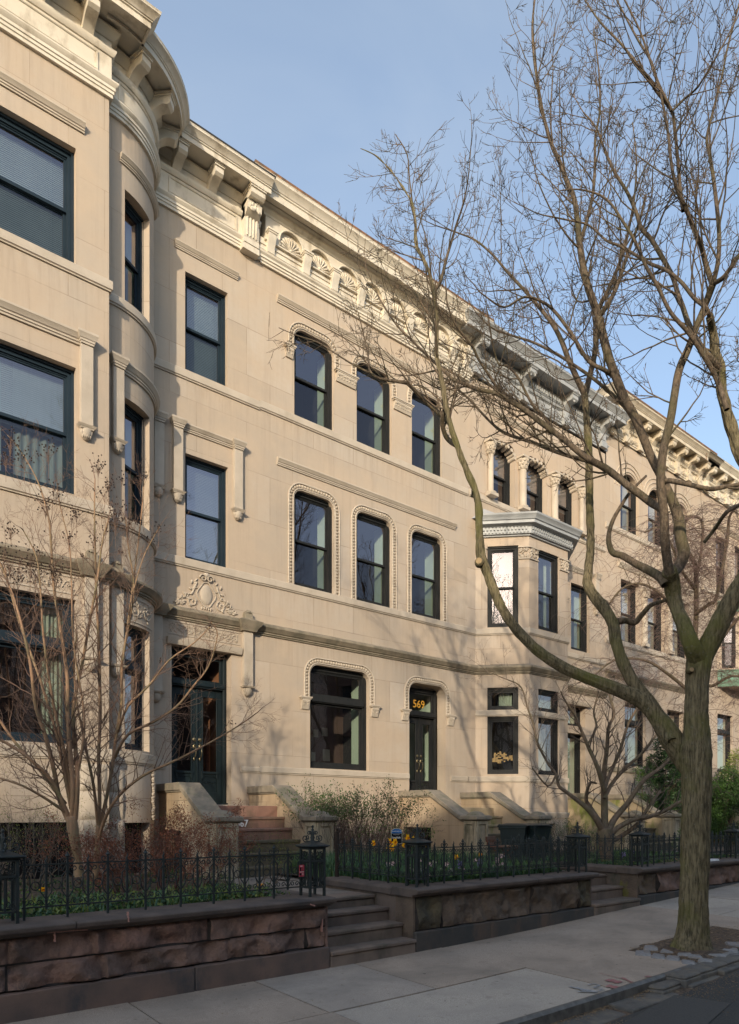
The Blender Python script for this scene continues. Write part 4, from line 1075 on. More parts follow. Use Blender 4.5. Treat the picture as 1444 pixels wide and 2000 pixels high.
# carved friezes between window heads and belt
def relief(house, path, s0, s1, z0, z1, seed, frame=True, name='relief_panel', dense=1.0):
    m = M(); sg = path.seg((s0 + s1) / 2); cur = len(path.sub(s0, s1)) > 2
    P3 = lambda s, z, o: path.P(s, z, o, None if cur else sg)
    nn = V((path.n[sg].x, path.n[sg].y, 0))
    if cur:
        P3b = lambda s, z, o: path.P(s, z, o)
        ex = V((-path.n[sg].y, path.n[sg].x, 0)); P3 = lambda s, z, o: P3b(s, z, o) if s > s0 - .5 else ex * s + V((0, 0, z))
        P3 = (lambda f: lambda s, z, o: (ex * s) if (s in (0, 1) and z == 0) else f(s, z, o))(P3b)
    scrollwork(m, P3, nn, s0 + .03, s1 - .03, z0 + .02, z1 - .02, seed, dense)
    m.obj(name, m_trim, house, 60)
    if frame:
        m = M()
        for z in (z0, z1): sweep(m, path.sub(s0, s1), [(-.01, z - .01), (.012, z - .01), (.012, z + .01), (-.01, z + .01)])
        m.obj('panel_border', m_trim, house, 20)
relief(H1, path1, sf(bw0 - .05), sf(bw1 + .02), 4.88, 5.13, 4)
relief(H1, path1, s_of(path1, *curve(radians(15))), s_of(path1, *curve(radians(54))), 4.72, 5.10, 5, dense=1.6)
relief(H1, path1, sx(4.84), sx(6.30), 4.90, 5.13, 6, dense=1.5)
strip(H1, 'lintel', path1, sx(4.82), sx(6.32), [(-.02, 4.70), (.06, 4.70), (.075, 4.73), (.09, 4.80), (.095, 4.82), (-.02, 4.84)], m_trim)
# cartouche over the door
m = M(); c0 = 5.60; Y = 12; nn = V((0, -1, 0)); EX, EZ = V((1, 0, 0)), V((0, 0, 1))
W3 = lambda x, z, o=.01: V((x, Y - o, z))
m.ell(W3(c0, 5.73, .003), (.125, .19, .035), 16, 8, (EX, EZ, nn))
m.tube([W3(c0 + (.165 + .03 * cos(a * 4)) * cos(a), 5.73 + .235 * sin(a), .008) for a in [2 * pi * i / 24 for i in range(25)]], .014, 6)
for s in (-1, 1):
    m.tube([W3(c0 + s * (.07 + .075 * (1 - .8 * t / 16) * cos(t * .5)), 6.03 + .075 * (1 - .8 * t / 16) * sin(t * .5), .03) for t in range(17)], .015, 6)
    m.tube([W3(c0 + s * (.20 + .20 * k / 10), 5.93 - .32 * (k / 10) ** .6 + .03 * sin(k), .006) for k in range(11)], [.026 - .0015 * k for k in range(11)], 6)
    m.tube([W3(c0 + s * (.30 + .10 * (1 - .8 * t / 16) * cos(t * .5 + 2)), 5.56 + .10 * (1 - .8 * t / 16) * sin(t * .5 + 2), .008) for t in range(17)], .015, 6)
    m.tube([W3(c0 + s * (.50 + .07 * (1 - .8 * t / 16) * cos(t * .5 + 1)), 5.51 + .07 * (1 - .8 * t / 16) * sin(t * .5 + 1), .008) for t in range(17)], .014, 6)
    rr = random.Random(3)
    for k in range(34):
        f = rr.random(); x = .20 + .42 * f; z = 5.46 + rr.random() * max(.05, (.62 * (1 - f) ** 1.1)); an = rr.uniform(0, pi)
        e1 = EX * cos(an) + EZ * sin(an); m.ell(W3(c0 + s * x, z, .004), (.045, .018, .026), 6, 4, (e1, e1.cross(nn), nn))
for k in range(-2, 3): m.ell(W3(c0 + k * .045, 5.47, .004), (.017, .035, .025), 6, 4, (EX, EZ, nn))
m.ell(W3(c0, 6.10, .01), (.07, .05, .04), 8, 5, (EX, EZ, nn))
m.obj('cartouche', m_trim, H1, 60)
# carved drop on the curved basement wall, rough stone blocks
X = local_on(path1, s_of(path1, *curve(radians(52)))); m = M(); rr = random.Random(8)
for k in range(26):
    z = 2.32 - k * .032; m.ell((rr.uniform(-.03, .03), -.025, z), (.035 + .012 * sin(k), .035, .03), 6, 4)
m.xf(X); m.obj('carved_drop', m_trim, H1, 60)
m = M(); rr = random.Random(9)
for a0, a1 in ((s_of(path1, *curve(0)) + .0, sW0 - .02), (sf(2.96), sF1 - .03)):
    z = .66
    while z < 2.3:
        h = min(.42, 2.36 - z); nx = 8; nz = 8
        vs = []
        for j in range(nz + 1):
            for i in range(nx + 1):
                s = a0 + (a1 - a0) * i / nx; zz = z + h * j / nz
                e = 0 if i in (0, nx) or j in (0, nz) else 1
                q = V((s * 4, zz * 4, 3)); vs.append(path1.P(s, zz, .004 + e * (.035 + .035 * noise.fractal(q, 1, 2, 4)), path1.seg((a0 + a1) / 2)))
        m.add(vs, [(j * (nx + 1) + i, j * (nx + 1) + i + 1, (j + 1) * (nx + 1) + i + 1, (j + 1) * (nx + 1) + i) for j in range(nz) for i in range(nx)]); z += h + .012
m.obj('rough_block', m_trim, H1, 50)
# cornice: architrave, panelled frieze, brackets, crown
arch_prof = [(-.02, 12.60), (.045, 12.60), (.045, 12.65), (.06, 12.655), (.06, 12.70), (.075, 12.705), (.075, 12.75), (.10, 12.775), (.115, 12.80), (.115, 12.82), (.05, 12.84), (-.02, 12.84)]
topm = [(-.02, 13.235), (.05, 13.235), (.075, 13.265), (.09, 13.30), (.09, 13.32), (.03, 13.34), (-.02, 13.34)]
bedm = [(-.02, 13.47), (.05, 13.47), (.10, 13.52), (.14, 13.57), (.14, 13.60), (-.02, 13.64)]
front = [(FX0, 11.3), (FX0, FY), (FX1, FY), (FX1, 11.3)]
curv = [(3.30, 10.95)] + arcR
main = [(4.3, 12), (6.73, 12)]
def cornice_piece(house, pts, mt, zc0=13.60, zc1=13.83, o=.50, frieze=.03, dz=0):
    sh = lambda pr: [(a_, z_ + dz) for a_, z_ in pr]
    m = M(); sweep(m, pts, sh([(-.02, 12.82), (frieze, 12.82), (frieze, 13.62), (-.02, 13.62)])); m.obj('frieze', mt, house, 20)
    m = M(); sweep(m, pts, sh(arch_prof)); m.obj('architrave', mt, house, 25)
    m = M(); sweep(m, pts, sh(topm)); m.obj('frieze_moulding', mt, house, 25)
    m = M(); sweep(m, pts, sh(bedm)); m.obj('bed_moulding', mt, house, 25)
    m = M(); sweep(m, pts, crown_prof(zc0 + dz, zc1 + dz, o)); m.obj('cornice', mt, house, 25)
m = M(); pf_ = [curve(t) for t in T]; m.add([(cxx + (rx + .40) * sin(t), 12 - (ry + .40) * cos(t), 13.645) for t in T] + [(2.6, 12.4, 13.645), (2.6, 10.6, 13.645)], [tuple(range(len(T) + 2))]); m.add([(FX0 - .3, 10.4, 13.646), (3.75, 10.4, 13.646), (3.75, 12.3, 13.646), (FX0 - .3, 12.3, 13.646)], [(0, 1, 2, 3)]); m.obj('soffit', m_cream, H1, None)
for p_ in (front, curv, main): cornice_piece(H1, p_, m_cream)
def raised_panel(house, path, s0, s1, z0, z1, mt, o=.03, w=.03):
    m = M()
    for z in (z0, z1 - w): sweep(m, path.sub(s0, s1), [(o - .01, z), (o + .012, z + .004), (o + .022, z + w * .5), (o + .012, z + w - .004), (o - .01, z + w)])
    for s in (s0, s1 - w): sweep(m, path.sub(s, s + w), [(o - .01, z0), (o + .018, z0), (o + .018, z1), (o - .01, z1)])
    m.obj('frieze_panel', mt, house, 25)
pC = Path(curv); pM = Path(main, 4.3); pFr = Path(front)
raised_panel(H1, Path([(FX0, FY), (FX1, FY)], FX0), 1.1, 3.22, 12.89, 13.19, m_cream)
raised_panel(H1, pC, pC.s[1] + .15, pC.s[-1] - .3, 12.89, 13.19, m_cream); raised_panel(H1, pM, 4.85, 6.22, 12.89, 13.19, m_cream)
def bracket(house, X, w, zt, proj, drop, mt, name='bracket'):
    m = M(); bracket_local(m, w, zt, proj, drop); m.xf(X); return m.obj(name, mt, house, 30, bev=.005)
for x in (1.05, 1.72, 2.38, 3.06): bracket(H1, lmat((x, FY, 0), (1, 0)), .17, 13.62, .42, .34, m_cream)
for t in (20, 47, 72):
    p = curve(radians(t)); bracket(H1, lmat((p[0], p[1], 0), (cos(radians(t)), sin(radians(t)))), .17, 13.62, .42, .34, m_cream)
for x in (4.98, 5.68): bracket(H1, lmat((x, 12, 0), (1, 0)), .17, 13.62, .42, .34, m_cream)
def console(house, x, mt, z0=12.55, zt=13.62, w=.30, y=12):
    X = lmat((x, y, 0), (1, 0)); m = M(); a = w / 2
    bracket_local(m, w, zt, .46, .30)
    m.box(-a, a, -.17, .01, z0 + .25, zt - .25); m.box(-a - .03, a + .03, -.15, .01, z0 + .02, z0 + .14); m.box(-a - .015, a + .015, -.165, .01, z0 + .14, z0 + .25)
    m.prism_x([(0, z0 + .62), (-.17, z0 + .62), (-.29, z0 + .72), (-.31, z0 + .84), (-.26, z0 + .92), (0, z0 + .95)], -a, a)
    for k in range(4): m.tube([(-a + .05 + k * (w - .1) / 3, -.172, z0 + .27), (-a + .05 + k * (w - .1) / 3, -.185, z0 + .62)], .020, 6)
    rr = random.Random(4)
    for k in range(14): m.ell((rr.uniform(-a + .04, a - .04), -.30, z0 + rr.uniform(.70, .90)), (.028, .022, .045), 6, 4)
    m.xf(X); return m.obj('console', mt, house, 40)
console(H1, 6.47, m_cream)
# front door
def double_door(house, x0, x1, z0, zt, y, mt, ztr, brass=True, room=None, glm=None):
    """frame, transom, two glazed leaves"""
    m = M(); w = .075
    m.box(x0, x0 + w, y, y + .14, z0, zt); m.box(x1 - w, x1, y, y + .14, z0, zt); m.box(x0 + w, x1 - w, y, y + .14, zt - .09, zt)
    m.box(x0 + w * .4, x0 + w, y - .03, y, z0, zt); m.box(x1 - w, x1 - w * .4, y - .03, y, z0, zt)
    m.box(x0 + w, x1 - w, y - .03, y + .14, ztr - .06, ztr + .06); m.box(x0 + w - .01, x1 - w + .01, y - .06, y - .03, ztr - .03, ztr + .045)
    for q in (x0 + w, x1 - w - .05): m.box(q, q + .05, y + .03, y + .08, ztr + .06, zt - .09)
    m.box(x0 + w + .05, x1 - w - .05, y + .03, y + .08, zt - .14, zt - .09); m.box(x0 + w + .05, x1 - w - .05, y + .03, y + .08, ztr + .06, ztr + .10)
    m.box(x0 + .0, x1 - .0, y - .06, y + .2, z0 - .03, z0 + .012)
    d = m.obj('door', mt, house, 35, bev=.004)
    g = M(); g.quad((x0 + w + .045, y + .05, ztr + .09), (x1 - w - .045, y + .05, ztr + .09), (x1 - w - .045, y + .05, zt - .13), (x0 + w + .045, y + .05, zt - .13)); g.obj('transom_pane', glm or m_glassd, d, None)
    xm = (x0 + x1) / 2
    for i, (a, b) in enumerate(((x0 + w + .004, xm - .004), (xm + .004, x1 - w - .004))):
        m = M(); zt2 = ztr - .064; s = .105; zp = z0 + .62
        m.box(a, a + s, y + .045, y + .09, z0 + .015, zt2); m.box(b - s, b, y + .045, y + .09, z0 + .015, zt2)
        m.box(a + s, b - s, y + .045, y + .09, zt2 - .15, zt2); m.box(a + s, b - s, y + .045, y + .09, z0 + .015, z0 + .22)
        m.box(a + s, b - s, y + .045, y + .09, zp - .10, zp); m.box(a + s + .005, b - s - .005, y + .06, y + .08, z0 + .22, zp - .10)
        for (p, q, r, t_) in ((a + s - .01, a + s + .014, zp - .01, zt2 - .14), (b - s - .014, b - s + .01, zp - .01, zt2 - .14)): m.box(p, q, y + .03, y + .046, r, t_)
        m.box(a + s - .01, b - s + .01, y + .03, y + .046, zt2 - .155, zt2 - .13); m.box(a + s - .03, b - s + .03, y + .015, y + .046, zp - .045, zp - .005)
        for q in (a + s - .02, b - s - .02): m.box(q, q + .04, y + .025, y + .05, zp - .14, zp - .045)
        m.tube([(a + s + .02 + (b - a - 2 * s - .04) * k / 8, y + .055, zp - .19 - .035 * sin(pi * k / 8 * 2) ** 2) for k in range(9)], .010, 5)
        if i == 1: m.box(xm - .018, xm + .018, y + .02, y + .046, z0 + .015, zt2)
        lf = m.obj('door_leaf', mt, d, 35, bev=.003)
        g = M(); g.quad((a + s - .004, y + .065, zp), (b - s + .004, y + .065, zp), (b - s + .004, y + .065, zt2 - .15), (a + s - .004, y + .065, zt2 - .15)); g.obj('pane', glm or m_glassd, d, None)
        if brass:
            xh = b - .055 if i == 0 else a + .055; zh = z0 + 1.05; g = M(); s0 = len(g.v)
            g.lathe((0, 0, 0), [(0, -.012), (.032, -.010), (.034, .0), (.012, .012), (0, .014)], 12); g.xf(Matrix.Translation((xh, y + .03, zh + .17)) @ Matrix.Rotation(pi / 2, 4, 'X'), s0)
            g.ell((xh, y + .035, zh + .04), (.026, .012, .05), 8, 5); g.ell((xh, y + .035, zh - .20), (.018, .010, .038), 8, 5)
            g.tube([(xh, y + .03, zh + .02), (xh + .004, y - .03, zh + .0), (xh + .008, y - .035, zh - .08), (xh, y - .015, zh - .16), (xh, y + .03, zh - .19)], .010, 6)
            g.ell((xh, y + .01, zh + .06), (.012, .03, .012), 6, 4); g.obj('handle', m_brass, d, 60)
    return d
DX0, DX1 = 4.925, 6.115
d1 = double_door(H1, DX0, DX1, 1.80, 4.70, 12.20, m_door1, 4.06)
m = M(); m.box(4.80, 6.24, 11.98, 12.30, 1.74, 1.78); m.obj('threshold', m_trim, H1, 35, bev=.004)
def hall(house, x0, x1, z0, z1, y, mb, ms, depth=1.1):
    m = M(); m.cur = 0; m.quad((x0, y + depth, z0), (x1, y + depth, z0), (x1, y + depth, z1), (x0, y + depth, z1)); m.quad((x0, y, z1), (x1, y, z1), (x1, y + depth, z1), (x0, y + depth, z1)); m.quad((x0, y, z0), (x1, y, z0), (x1, y + depth, z0), (x0, y + depth, z0))
    m.cur = 1; m.quad((x1, y, z0), (x1, y + depth, z0), (x1, y + depth, z1), (x1, y, z1)); m.quad((x0, y, z0), (x0, y + depth, z0), (x0, y + depth, z1), (x0, y, z1))
    m.obj('hall', [mb, ms], house, None)
hall(H1, 4.93, 6.11, 1.78, 4.75, 12.36, m_room, m_warmroom, 1.0)
m = M(); m.box(5.93, 6.00, 12.7, 12.76, 1.8, 3.3); m.box(5.8, 6.10, 12.6, 12.9, 1.8, 2.1); m.obj('hall_stand', m_wood, H1, None)
stoop(H1, 4.68, 6.80, 12.0, 1.75, .56, 6, m_stoop, hole=(11.02, 11.80, 1.32), number='567', treadm=m_red)

# ------------------------------------------------------------------ house 2: flat front with shell frieze, number 569
H2 = thing('row_house', (9.7, 12, .6), 'flat fronted cream limestone row house numbered 569 with a row of shells under its cornice', 'row house')
p2 = Path([(6.73, 12), (12.70, 12)], 6.73)
W3 = [(7.55, 8.55), (9.17, 10.18), (10.81, 11.81)]
ops2 = [dict(s0=a, s1=b, z0=9.83, z1=11.67, r=.24, d=.12) for a, b in W3] + [dict(s0=a, s1=b, z0=6.33, z1=8.33, r=.20, d=.12) for a, b in W3]
og = dict(s0=7.94, s1=9.52, z0=2.57, z1=4.76, r=.22, d=.14); od = dict(s0=10.73, s1=11.93, z0=1.78, z1=4.72, r=.24, d=.30)
ops2 += [og, od]
m = M(); wall_faces(m, p2, .3, 12.7, ops2); m.obj('wall', m_lime, H2, None)
body(H2, 6.73, 12.70, 13.85)
for o in ops2[:3]: win_on(H2, p2, o, fm=m_blackp, inside='plain', fw=.075, d0=.07)
for o in ops2[3:6]: win_on(H2, p2, o, fm=m_blackp, inside='plain', fw=.075, d0=.07)
gw = win_on(H2, p2, og, fm=m_blackp, kind='transom', split=.70, inside='plain', fw=.09, d0=.10, room=1.0)
# framed pictures on the parlour wall seen through the big window
m = M()
for (x, z, w_, h_) in ((9.25, 3.55, .16, .2), (9.0, 3.5, .13, .18), (9.3, 3.0, .2, .28), (8.9, 2.95, .16, .2), (8.6, 3.4, .22, .3), (8.5, 3.9, .2, .2)):
    m.box(x - w_ / 2, x + w_ / 2, 13.35, 13.37, z - h_ / 2, z + h_ / 2)
m.obj('picture_frame', m_curtw, gw, None)
strip(H2, 'sill_band', p2, 6.73, 12.70, sill_prof(9.66, 9.83), m_trim); strip(H2, 'sill_band', p2, 6.73, 12.70, sill_prof(6.17, 6.33), m_trim)
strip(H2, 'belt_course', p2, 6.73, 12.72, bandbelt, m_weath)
strip(H2, 'water_table', p2, 6.73, 10.71, sill_prof(2.41, 2.55, .035), m_trim); strip(H2, 'water_table', p2, 12.10, 12.72, sill_prof(2.41, 2.55, .035), m_trim)
strip(H2, 'hood_moulding', p2, 7.13, 12.25, hood_prof(8.68, 8.82, .085), m_trim); strip(H2, 'hood_moulding', p2, 7.13, 12.25, hood_prof(11.98, 12.12, .085), m_trim)
for a, b in W3: egg_hood(H2, p2, a, b, 6.335, 8.33, .20)
for a, b in W3: egg_hood(H2, p2, a, b, 11.20, 11.67, .24)
egg_hood(H2, p2, 7.94, 9.52, 4.05, 4.76, .22); egg_hood(H2, p2, 10.73, 11.93, 4.05, 4.72, .24)
for s_ in (7.42, 11.94): corbel_block(H2, p2, s_, 11.20, .22, .24)
for s_ in (8.86, 10.495): corbel_block(H2, p2, s_, 11.20, wide=.58, h=.24)
for s_ in (7.80, 9.66, 10.58, 12.08): corbel_block(H2, p2, s_, 4.05, .24, .26)
sh2 = [(-.02, 12.56), (.05, 12.56), (.05, 12.60), (.07, 12.605), (.07, 12.65), (.09, 12.655), (.09, 12.70), (.12, 12.73), (.13, 12.76), (.06, 12.78), (.06, 12.82), (.075, 12.825), (.075, 12.87), (.06, 12.875), (.06, 12.92), (.08, 12.925), (.08, 12.97), (.06, 12.975), (.06, 13.06), (-.02, 13.06)]
e2 = [(6.80, 12.1), (6.80, 12.0), (12.68, 12.0), (12.68, 12.1)]
m = M(); sweep(m, [(6.78, 12.1), (6.78, 12.0), (12.69, 12.0), (12.69, 12.1)], sh2); m.obj('architrave', m_cream, H2, 25)
# frieze with arched niches
sc = [7.42 + .715 * k for k in range(8)]; SR = .285
pf = Path([(6.82, 11.90), (12.66, 11.90)], 6.82)
m = M(); opz = [dict(s0=c - SR, s1=c + SR, z0=13.04, z1=13.46, r=SR - .001, d=.07) for c in sc]; wall_faces(m, pf, 13.04, 13.66, opz)
m.quad((6.82, 11.90, 13.04), (6.82, 12.1, 13.04), (6.82, 12.1, 13.66), (6.82, 11.9, 13.66)); m.quad((6.82, 11.97, 13.05), (12.66, 11.97, 13.05), (12.66, 11.97, 13.6), (6.82, 11.97, 13.6))
m.box(6.80, 12.67, 11.885, 12.02, 13.02, 13.045); m.obj('frieze', m_cream, H2, 30)
for c in sc:
    m = M(); nn = V((0, -1, 0)); base = V((c, 11.965, 13.10))
    for k in range(10):
        an = radians(6 + 168 * k / 9); e1 = EX * cos(an) + EZ * sin(an); R_ = .245 + .015 * sin(an)
        m.tube([base + e1 * .03 + nn * .012, base + e1 * R_ * .6 + nn * .030, base + e1 * (R_ - .02) + nn * .028, base + e1 * R_ + nn * .008], [.006, .016, .027, .018], 7)
    m.ell(base + nn * .03, (.04, .035, .035), 8, 5, (EX, EZ, nn))
    m.tube([V((c + SR * cos(radians(a)), 11.895, 13.46 - SR + SR * sin(radians(a)))) for a in range(-20, 201, 10)], .014, 5)
    m.obj('shell', m_cream, H2, 60)
for k in range(9):
    x = 7.06 + .715 * k
    if k == 8: x = 12.55
    m = M(); X = lmat((x if k else 6.93, 11.93, 0), (1, 0)); a = .085
    m.box(-a - .03, a + .03, -.16, .03, 13.16, 13.20); m.box(-a - .015, a + .015, -.145, .03, 13.13, 13.16)
    m.prism_x([(.03, 13.13), (-.13, 13.13), (-.125, 13.06), (-.09, 12.98), (-.06, 12.90), (-.05, 12.80), (-.02, 12.77), (.03, 12.77)], -a, a)
    m.xf(X); m.obj('bracket', m_cream, H2, 30, bev=.004)
e2b = [(6.80, 12.3), (6.80, 11.92), (12.68, 11.92), (12.68, 12.3)]
m = M(); sweep(m, e2b, [(-.02, 13.50), (.03, 13.50), (.035, 13.54), (.09, 13.58), (.10, 13.62), (.15, 13.65), (.15, 13.69), (-.02, 13.72)]); m.obj('bed_moulding', m_cream, H2, 25)
m = M(); sweep(m, e2b, crown_prof(13.62, 13.97, .34)); m.obj('cornice', m_cream, H2, 25)
m = M(); sweep(m, e2b, [(.30, 13.99), (.43, 13.975), (.445, 14.02), (.30, 14.03)]); m.obj('roof_edge', m_gutter, H2, 25)
m = M(); sweep(m, [(4.9, 12), (6.76, 12)], [(.50, 13.85), (.60, 13.835), (.61, 13.86), (.50, 13.89)]); m.obj('roof_edge', m_rooftar, H1, 25)
d2 = double_door(H2, 10.78, 11.88, 1.80, 4.66, 12.28, m_blackp, 4.02)
m = M(); m.box(10.70, 11.96, 11.98, 12.34, 1.74, 1.78); m.obj('threshold', m_trim, H2, 35)
hall(H2, 10.75, 11.90, 1.78, 4.72, 12.44, m_room, m_green, .9)
text_mesh('569', .265, .002, lambda c: (11.13 + c.x * 1.0, 12.322 - c.z, 4.20 + c.y), m_gold, 'house_number', d2, .003)
# spandrel corner stones behind the arched door head
m = M(); m.box(10.60, 12.05, 12.31, 12.42, 4.66, 4.9); m.obj('lintel', m_trim, H2, None)
stoop(H2, 10.43, 12.77, 12.0, 1.75, .56, 6, m_stoop, hole=(10.95, 11.88, 1.30), treadm=m_smoss, moss=False)

# ------------------------------------------------------------------ house 3: two storey canted bay, grey cornice
H3 = thing('row_house', (15.8, 12, .6), 'cream limestone row house with a canted two storey bay and a grey painted bracketed cornice', 'row house')
d3 = .953
low = [(12.70, 12), (13.0, 12), (13.0 + d3, 12 - d3), (15.58, 12 - d3), (15.58 + d3, 12), (18.84, 12)]
pl = Path(low); pu = Path([(12.70, 12), (18.84, 12)], 12.70)
ca = pl.s[1]; cb = pl.s[2]; cc = pl.s[3]; ce = pl.s[4]
sm = lambda x: ce + x - (15.58 + d3)
cw = dict(s0=ca + .30, s1=ca + 1.08, z0=6.37, z1=8.44); fw_ = dict(s0=cb + .37, s1=cb + 1.24, z0=6.37, z1=8.42)
ct1 = dict(s0=ca + .30, s1=ca + 1.08, z0=4.26, z1=4.83); ft1 = dict(s0=cb + .37, s1=cb + 1.24, z0=4.26, z1=4.83)
cl1 = dict(s0=ca + .30, s1=ca + 1.08, z0=2.62, z1=4.09); fl1 = dict(s0=cb + .37, s1=cb + 1.24, z0=2.62, z1=4.09)
cr = [dict(s0=cc + .27, s1=cc + 1.05, z0=6.37, z1=8.42), dict(s0=cc + .27, s1=cc + 1.05, z0=2.62, z1=4.09)]
mw2 = dict(s0=sm(17.08), s1=sm(18.02), z0=6.45, z1=8.40)
dt = dict(s0=sm(16.85), s1=sm(17.80), z0=4.20, z1=4.80, d=.3); dd = dict(s0=sm(16.85), s1=sm(17.80), z0=1.8, z1=3.98, d=.3)
b0 = dict(s0=cb + .5, s1=cb + 1.1, z0=.7, z1=1.35)
o3 = [cw, fw_, ct1, ft1, cl1, fl1, mw2, dt, dd, b0] + cr
m = M(); wall_faces(m, pl, .3, 9.2, o3); m.obj('wall', m_lime2, H3, 20)
CW = [(13.64, 14.56), (15.05, 15.97), (16.45, 17.37)]
u3 = [dict(s0=a, s1=b, z0=9.87, z1=11.50, r=.20, d=.26) for a, b in CW]
m = M(); wall_faces(m, pu, 9.2, 12.75, u3); m.obj('wall', m_lime2, H3, None)
body(H3, 12.70, 18.84, 13.75)
win_on(H3, pl, cw, fm=m_blackp, inside='shade', fw=.085, d0=.04, room=.3, lab=1, gl=m_glass)
for o in (fw_, cr[0]): win_on(H3, pl, o, fm=m_blackp, inside='curtain', fw=.085, d0=.04, room=.3)
win_on(H3, pl, mw2, fm=m_blackp, inside='curtain', fw=.085)
for o in (ct1, ft1): win_on(H3, pl, o, fm=m_blackp, kind='fixed', inside='curtain', fw=.07, d0=.04, room=.3, curt=.6)
wq = win_on(H3, pl, cl1, fm=m_blackp, kind='fixed', inside='plain', fw=.075, d0=.04, room=.3)
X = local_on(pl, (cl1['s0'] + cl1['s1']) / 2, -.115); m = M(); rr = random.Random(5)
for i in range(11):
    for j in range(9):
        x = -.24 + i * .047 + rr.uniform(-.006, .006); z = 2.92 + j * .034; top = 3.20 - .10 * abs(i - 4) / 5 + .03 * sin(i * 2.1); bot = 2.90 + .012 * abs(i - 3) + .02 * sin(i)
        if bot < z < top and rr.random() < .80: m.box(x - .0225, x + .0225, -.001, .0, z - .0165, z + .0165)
m.xf(X); m.obj('painted_reflection', m_goldrefl, wq, None)  # reflection of a sunlit building, painted as small gold tiles on the pane
win_on(H3, pl, fl1, fm=m_blackp, kind='fixed', inside='drape', fw=.075, d0=.04, room=.3, curt=.75); win_on(H3, pl, cr[1], fm=m_blackp, kind='fixed', inside='plain', fw=.075, d0=.04, room=.3)
win_on(H3, pl, dt, fm=m_blackp, kind='fixed', inside='plain', d0=.18); win_on(H3, pl, dd, fm=m_blackp, kind='fixed', inside='curtain', d0=.18, curt=.5)
for o in u3: win_on(H3, pu, o, fm=m_blackp, inside='shade', d0=.18, fw=.07)
m = M(); A = pl.P(b0['s0'], 0, -.14); B = pl.P(b0['s1'], 0, -.14); m.quad((A.x, A.y, .3), (B.x, B.y, .3), (B.x, B.y, 1.4), (A.x, A.y, 1.4)); m.obj('basement_window', m_dark, H3, None)
strip(H3, 'sill_band', pl, 0, pl.s[-1], sill_prof(6.17, 6.33), m_trim); strip(H3, 'belt_course', pl, 0, pl.s[-1], bandbelt, m_weath)
strip(H3, 'water_table', pl, 0, cc + .02, sill_prof(2.41, 2.56, .035), m_trim); strip(H3, 'transom_band', pl, ca, ce, sill_prof(4.10, 4.25, .03), m_trim)
strip(H3, 'base_moulding', pl, ca, ce, [(-.02, 1.50), (.02, 1.50), (.03, 1.56), (.045, 1.60), (.045, 1.63), (-.02, 1.65)], m_trim)
strip(H3, 'sill_band', pu, 12.75, 18.8, sill_prof(9.68, 9.84), m_trim); strip(H3, 'hood_moulding', pu, 13.3, 17.75, hood_prof(12.05, 12.18, .085), m_trim)
strip(H3, 'hood_moulding', pl, sm(16.62), sm(18.15), hood_prof(8.74, 8.88, .09), m_trim); hood_caps(H3, pl, sm(16.60), sm(18.45), 8.74, 8.90, 7.85)
strip(H3, 'door_hood', pl, sm(16.7), sm(17.95), [(-.02, 4.80), (.10, 4.80), (.14, 4.86), (.15, 4.90), (-.02, 4.93)], m_trim)
# foliate capitals between the bay windows
def leafcap(house, X, w, z0, z1, y=-.03, rr=random.Random(2)):
    m = M(); a = w / 2; h = z1 - z0
    m.box(-a - .02, a + .02, -.045, .01, z1 - .03, z1); m.box(-a - .01, a + .01, -.035, .01, z0 - .02, z0 + .008)
    for k in range(26):
        x = rr.uniform(-a + .02, a - .02); z = rr.uniform(z0 + .03, z1 - .05); an = rr.uniform(.5, 2.6); e1 = V((cos(an), 0, sin(an))); nn = V((0, -1, 0))
        m.ell((x, -.012, z), (.045, .02, .03), 6, 4, (e1, e1.cross(nn), nn))
    for s in (-1, 1): m.tube([(p[0], -.03, p[2]) for p in spiral3(s * (a - .05), z1 - .08, .035, 0, 1.2, 10, .3, s)], .012, 5)
    m.xf(X); m.obj('capital', m_trim, house, 50)
for s_, w_ in ((ca + .15, .26), (ca + 1.215, .25), (cb + .18, .34), (cb + 1.43, .34), (cc + .13, .24)): leafcap(H3, local_on(pl, s_), w_, 8.10, 8.40)
bayp = [(12.98, 12.05), (13.0, 12.0), (13.0 + d3, 12 - d3), (15.58, 12 - d3), (15.58 + d3, 12.0), (16.55, 12.05)]
bayp = bayp[1:5]
m = M(); sweep(m, bayp, [(-.02, 8.66), (.05, 8.66), (.06, 8.70), (.10, 8.71), (.10, 8.86), (.14, 8.87), (.17, 8.90), (.26, 8.91), (.26, 8.98), (.29, 8.99), (.31, 9.04), (.36, 9.09), (.37, 9.13), (-.02, 9.20)]); m.obj('bay_cornice', m_greyp, H3, 25)
m = M(); pb = Path(bayp); sweep(m, bayp, [(.04, 8.70), (.108, 8.70), (.108, 8.87), (.04, 8.87)])
s_ = .03
while s_ < pb.s[-1] - .03:
    X = local_on(pb, s_, .10); s0 = len(m.v); m.box(-.022, .022, -.045, .01, 8.79, 8.86); m.box(.022, .065, -.035, .01, 8.72, 8.78); m.xf(X, s0); s_ += .088
m.obj('dentil_course', m_greyp, H3, None)
m = M(); top = [(12.85, 12.0), (13.0 + d3 - .13, 12 - d3 - .33), (15.58 + .13, 12 - d3 - .33), (16.7, 12.0)]; inn = [(13.3, 11.99), (14.3, 11.95), (15.3, 11.95), (16.2, 11.99)]
m.add([(a, b, 9.135) for a, b in top] + [(a, b, 9.50) for a, b in inn], [(0, 1, 5, 4), (1, 2, 6, 5), (2, 3, 7, 6), (4, 5, 6, 7)]); m.obj('bay_roof', m_membrane, H3, None)
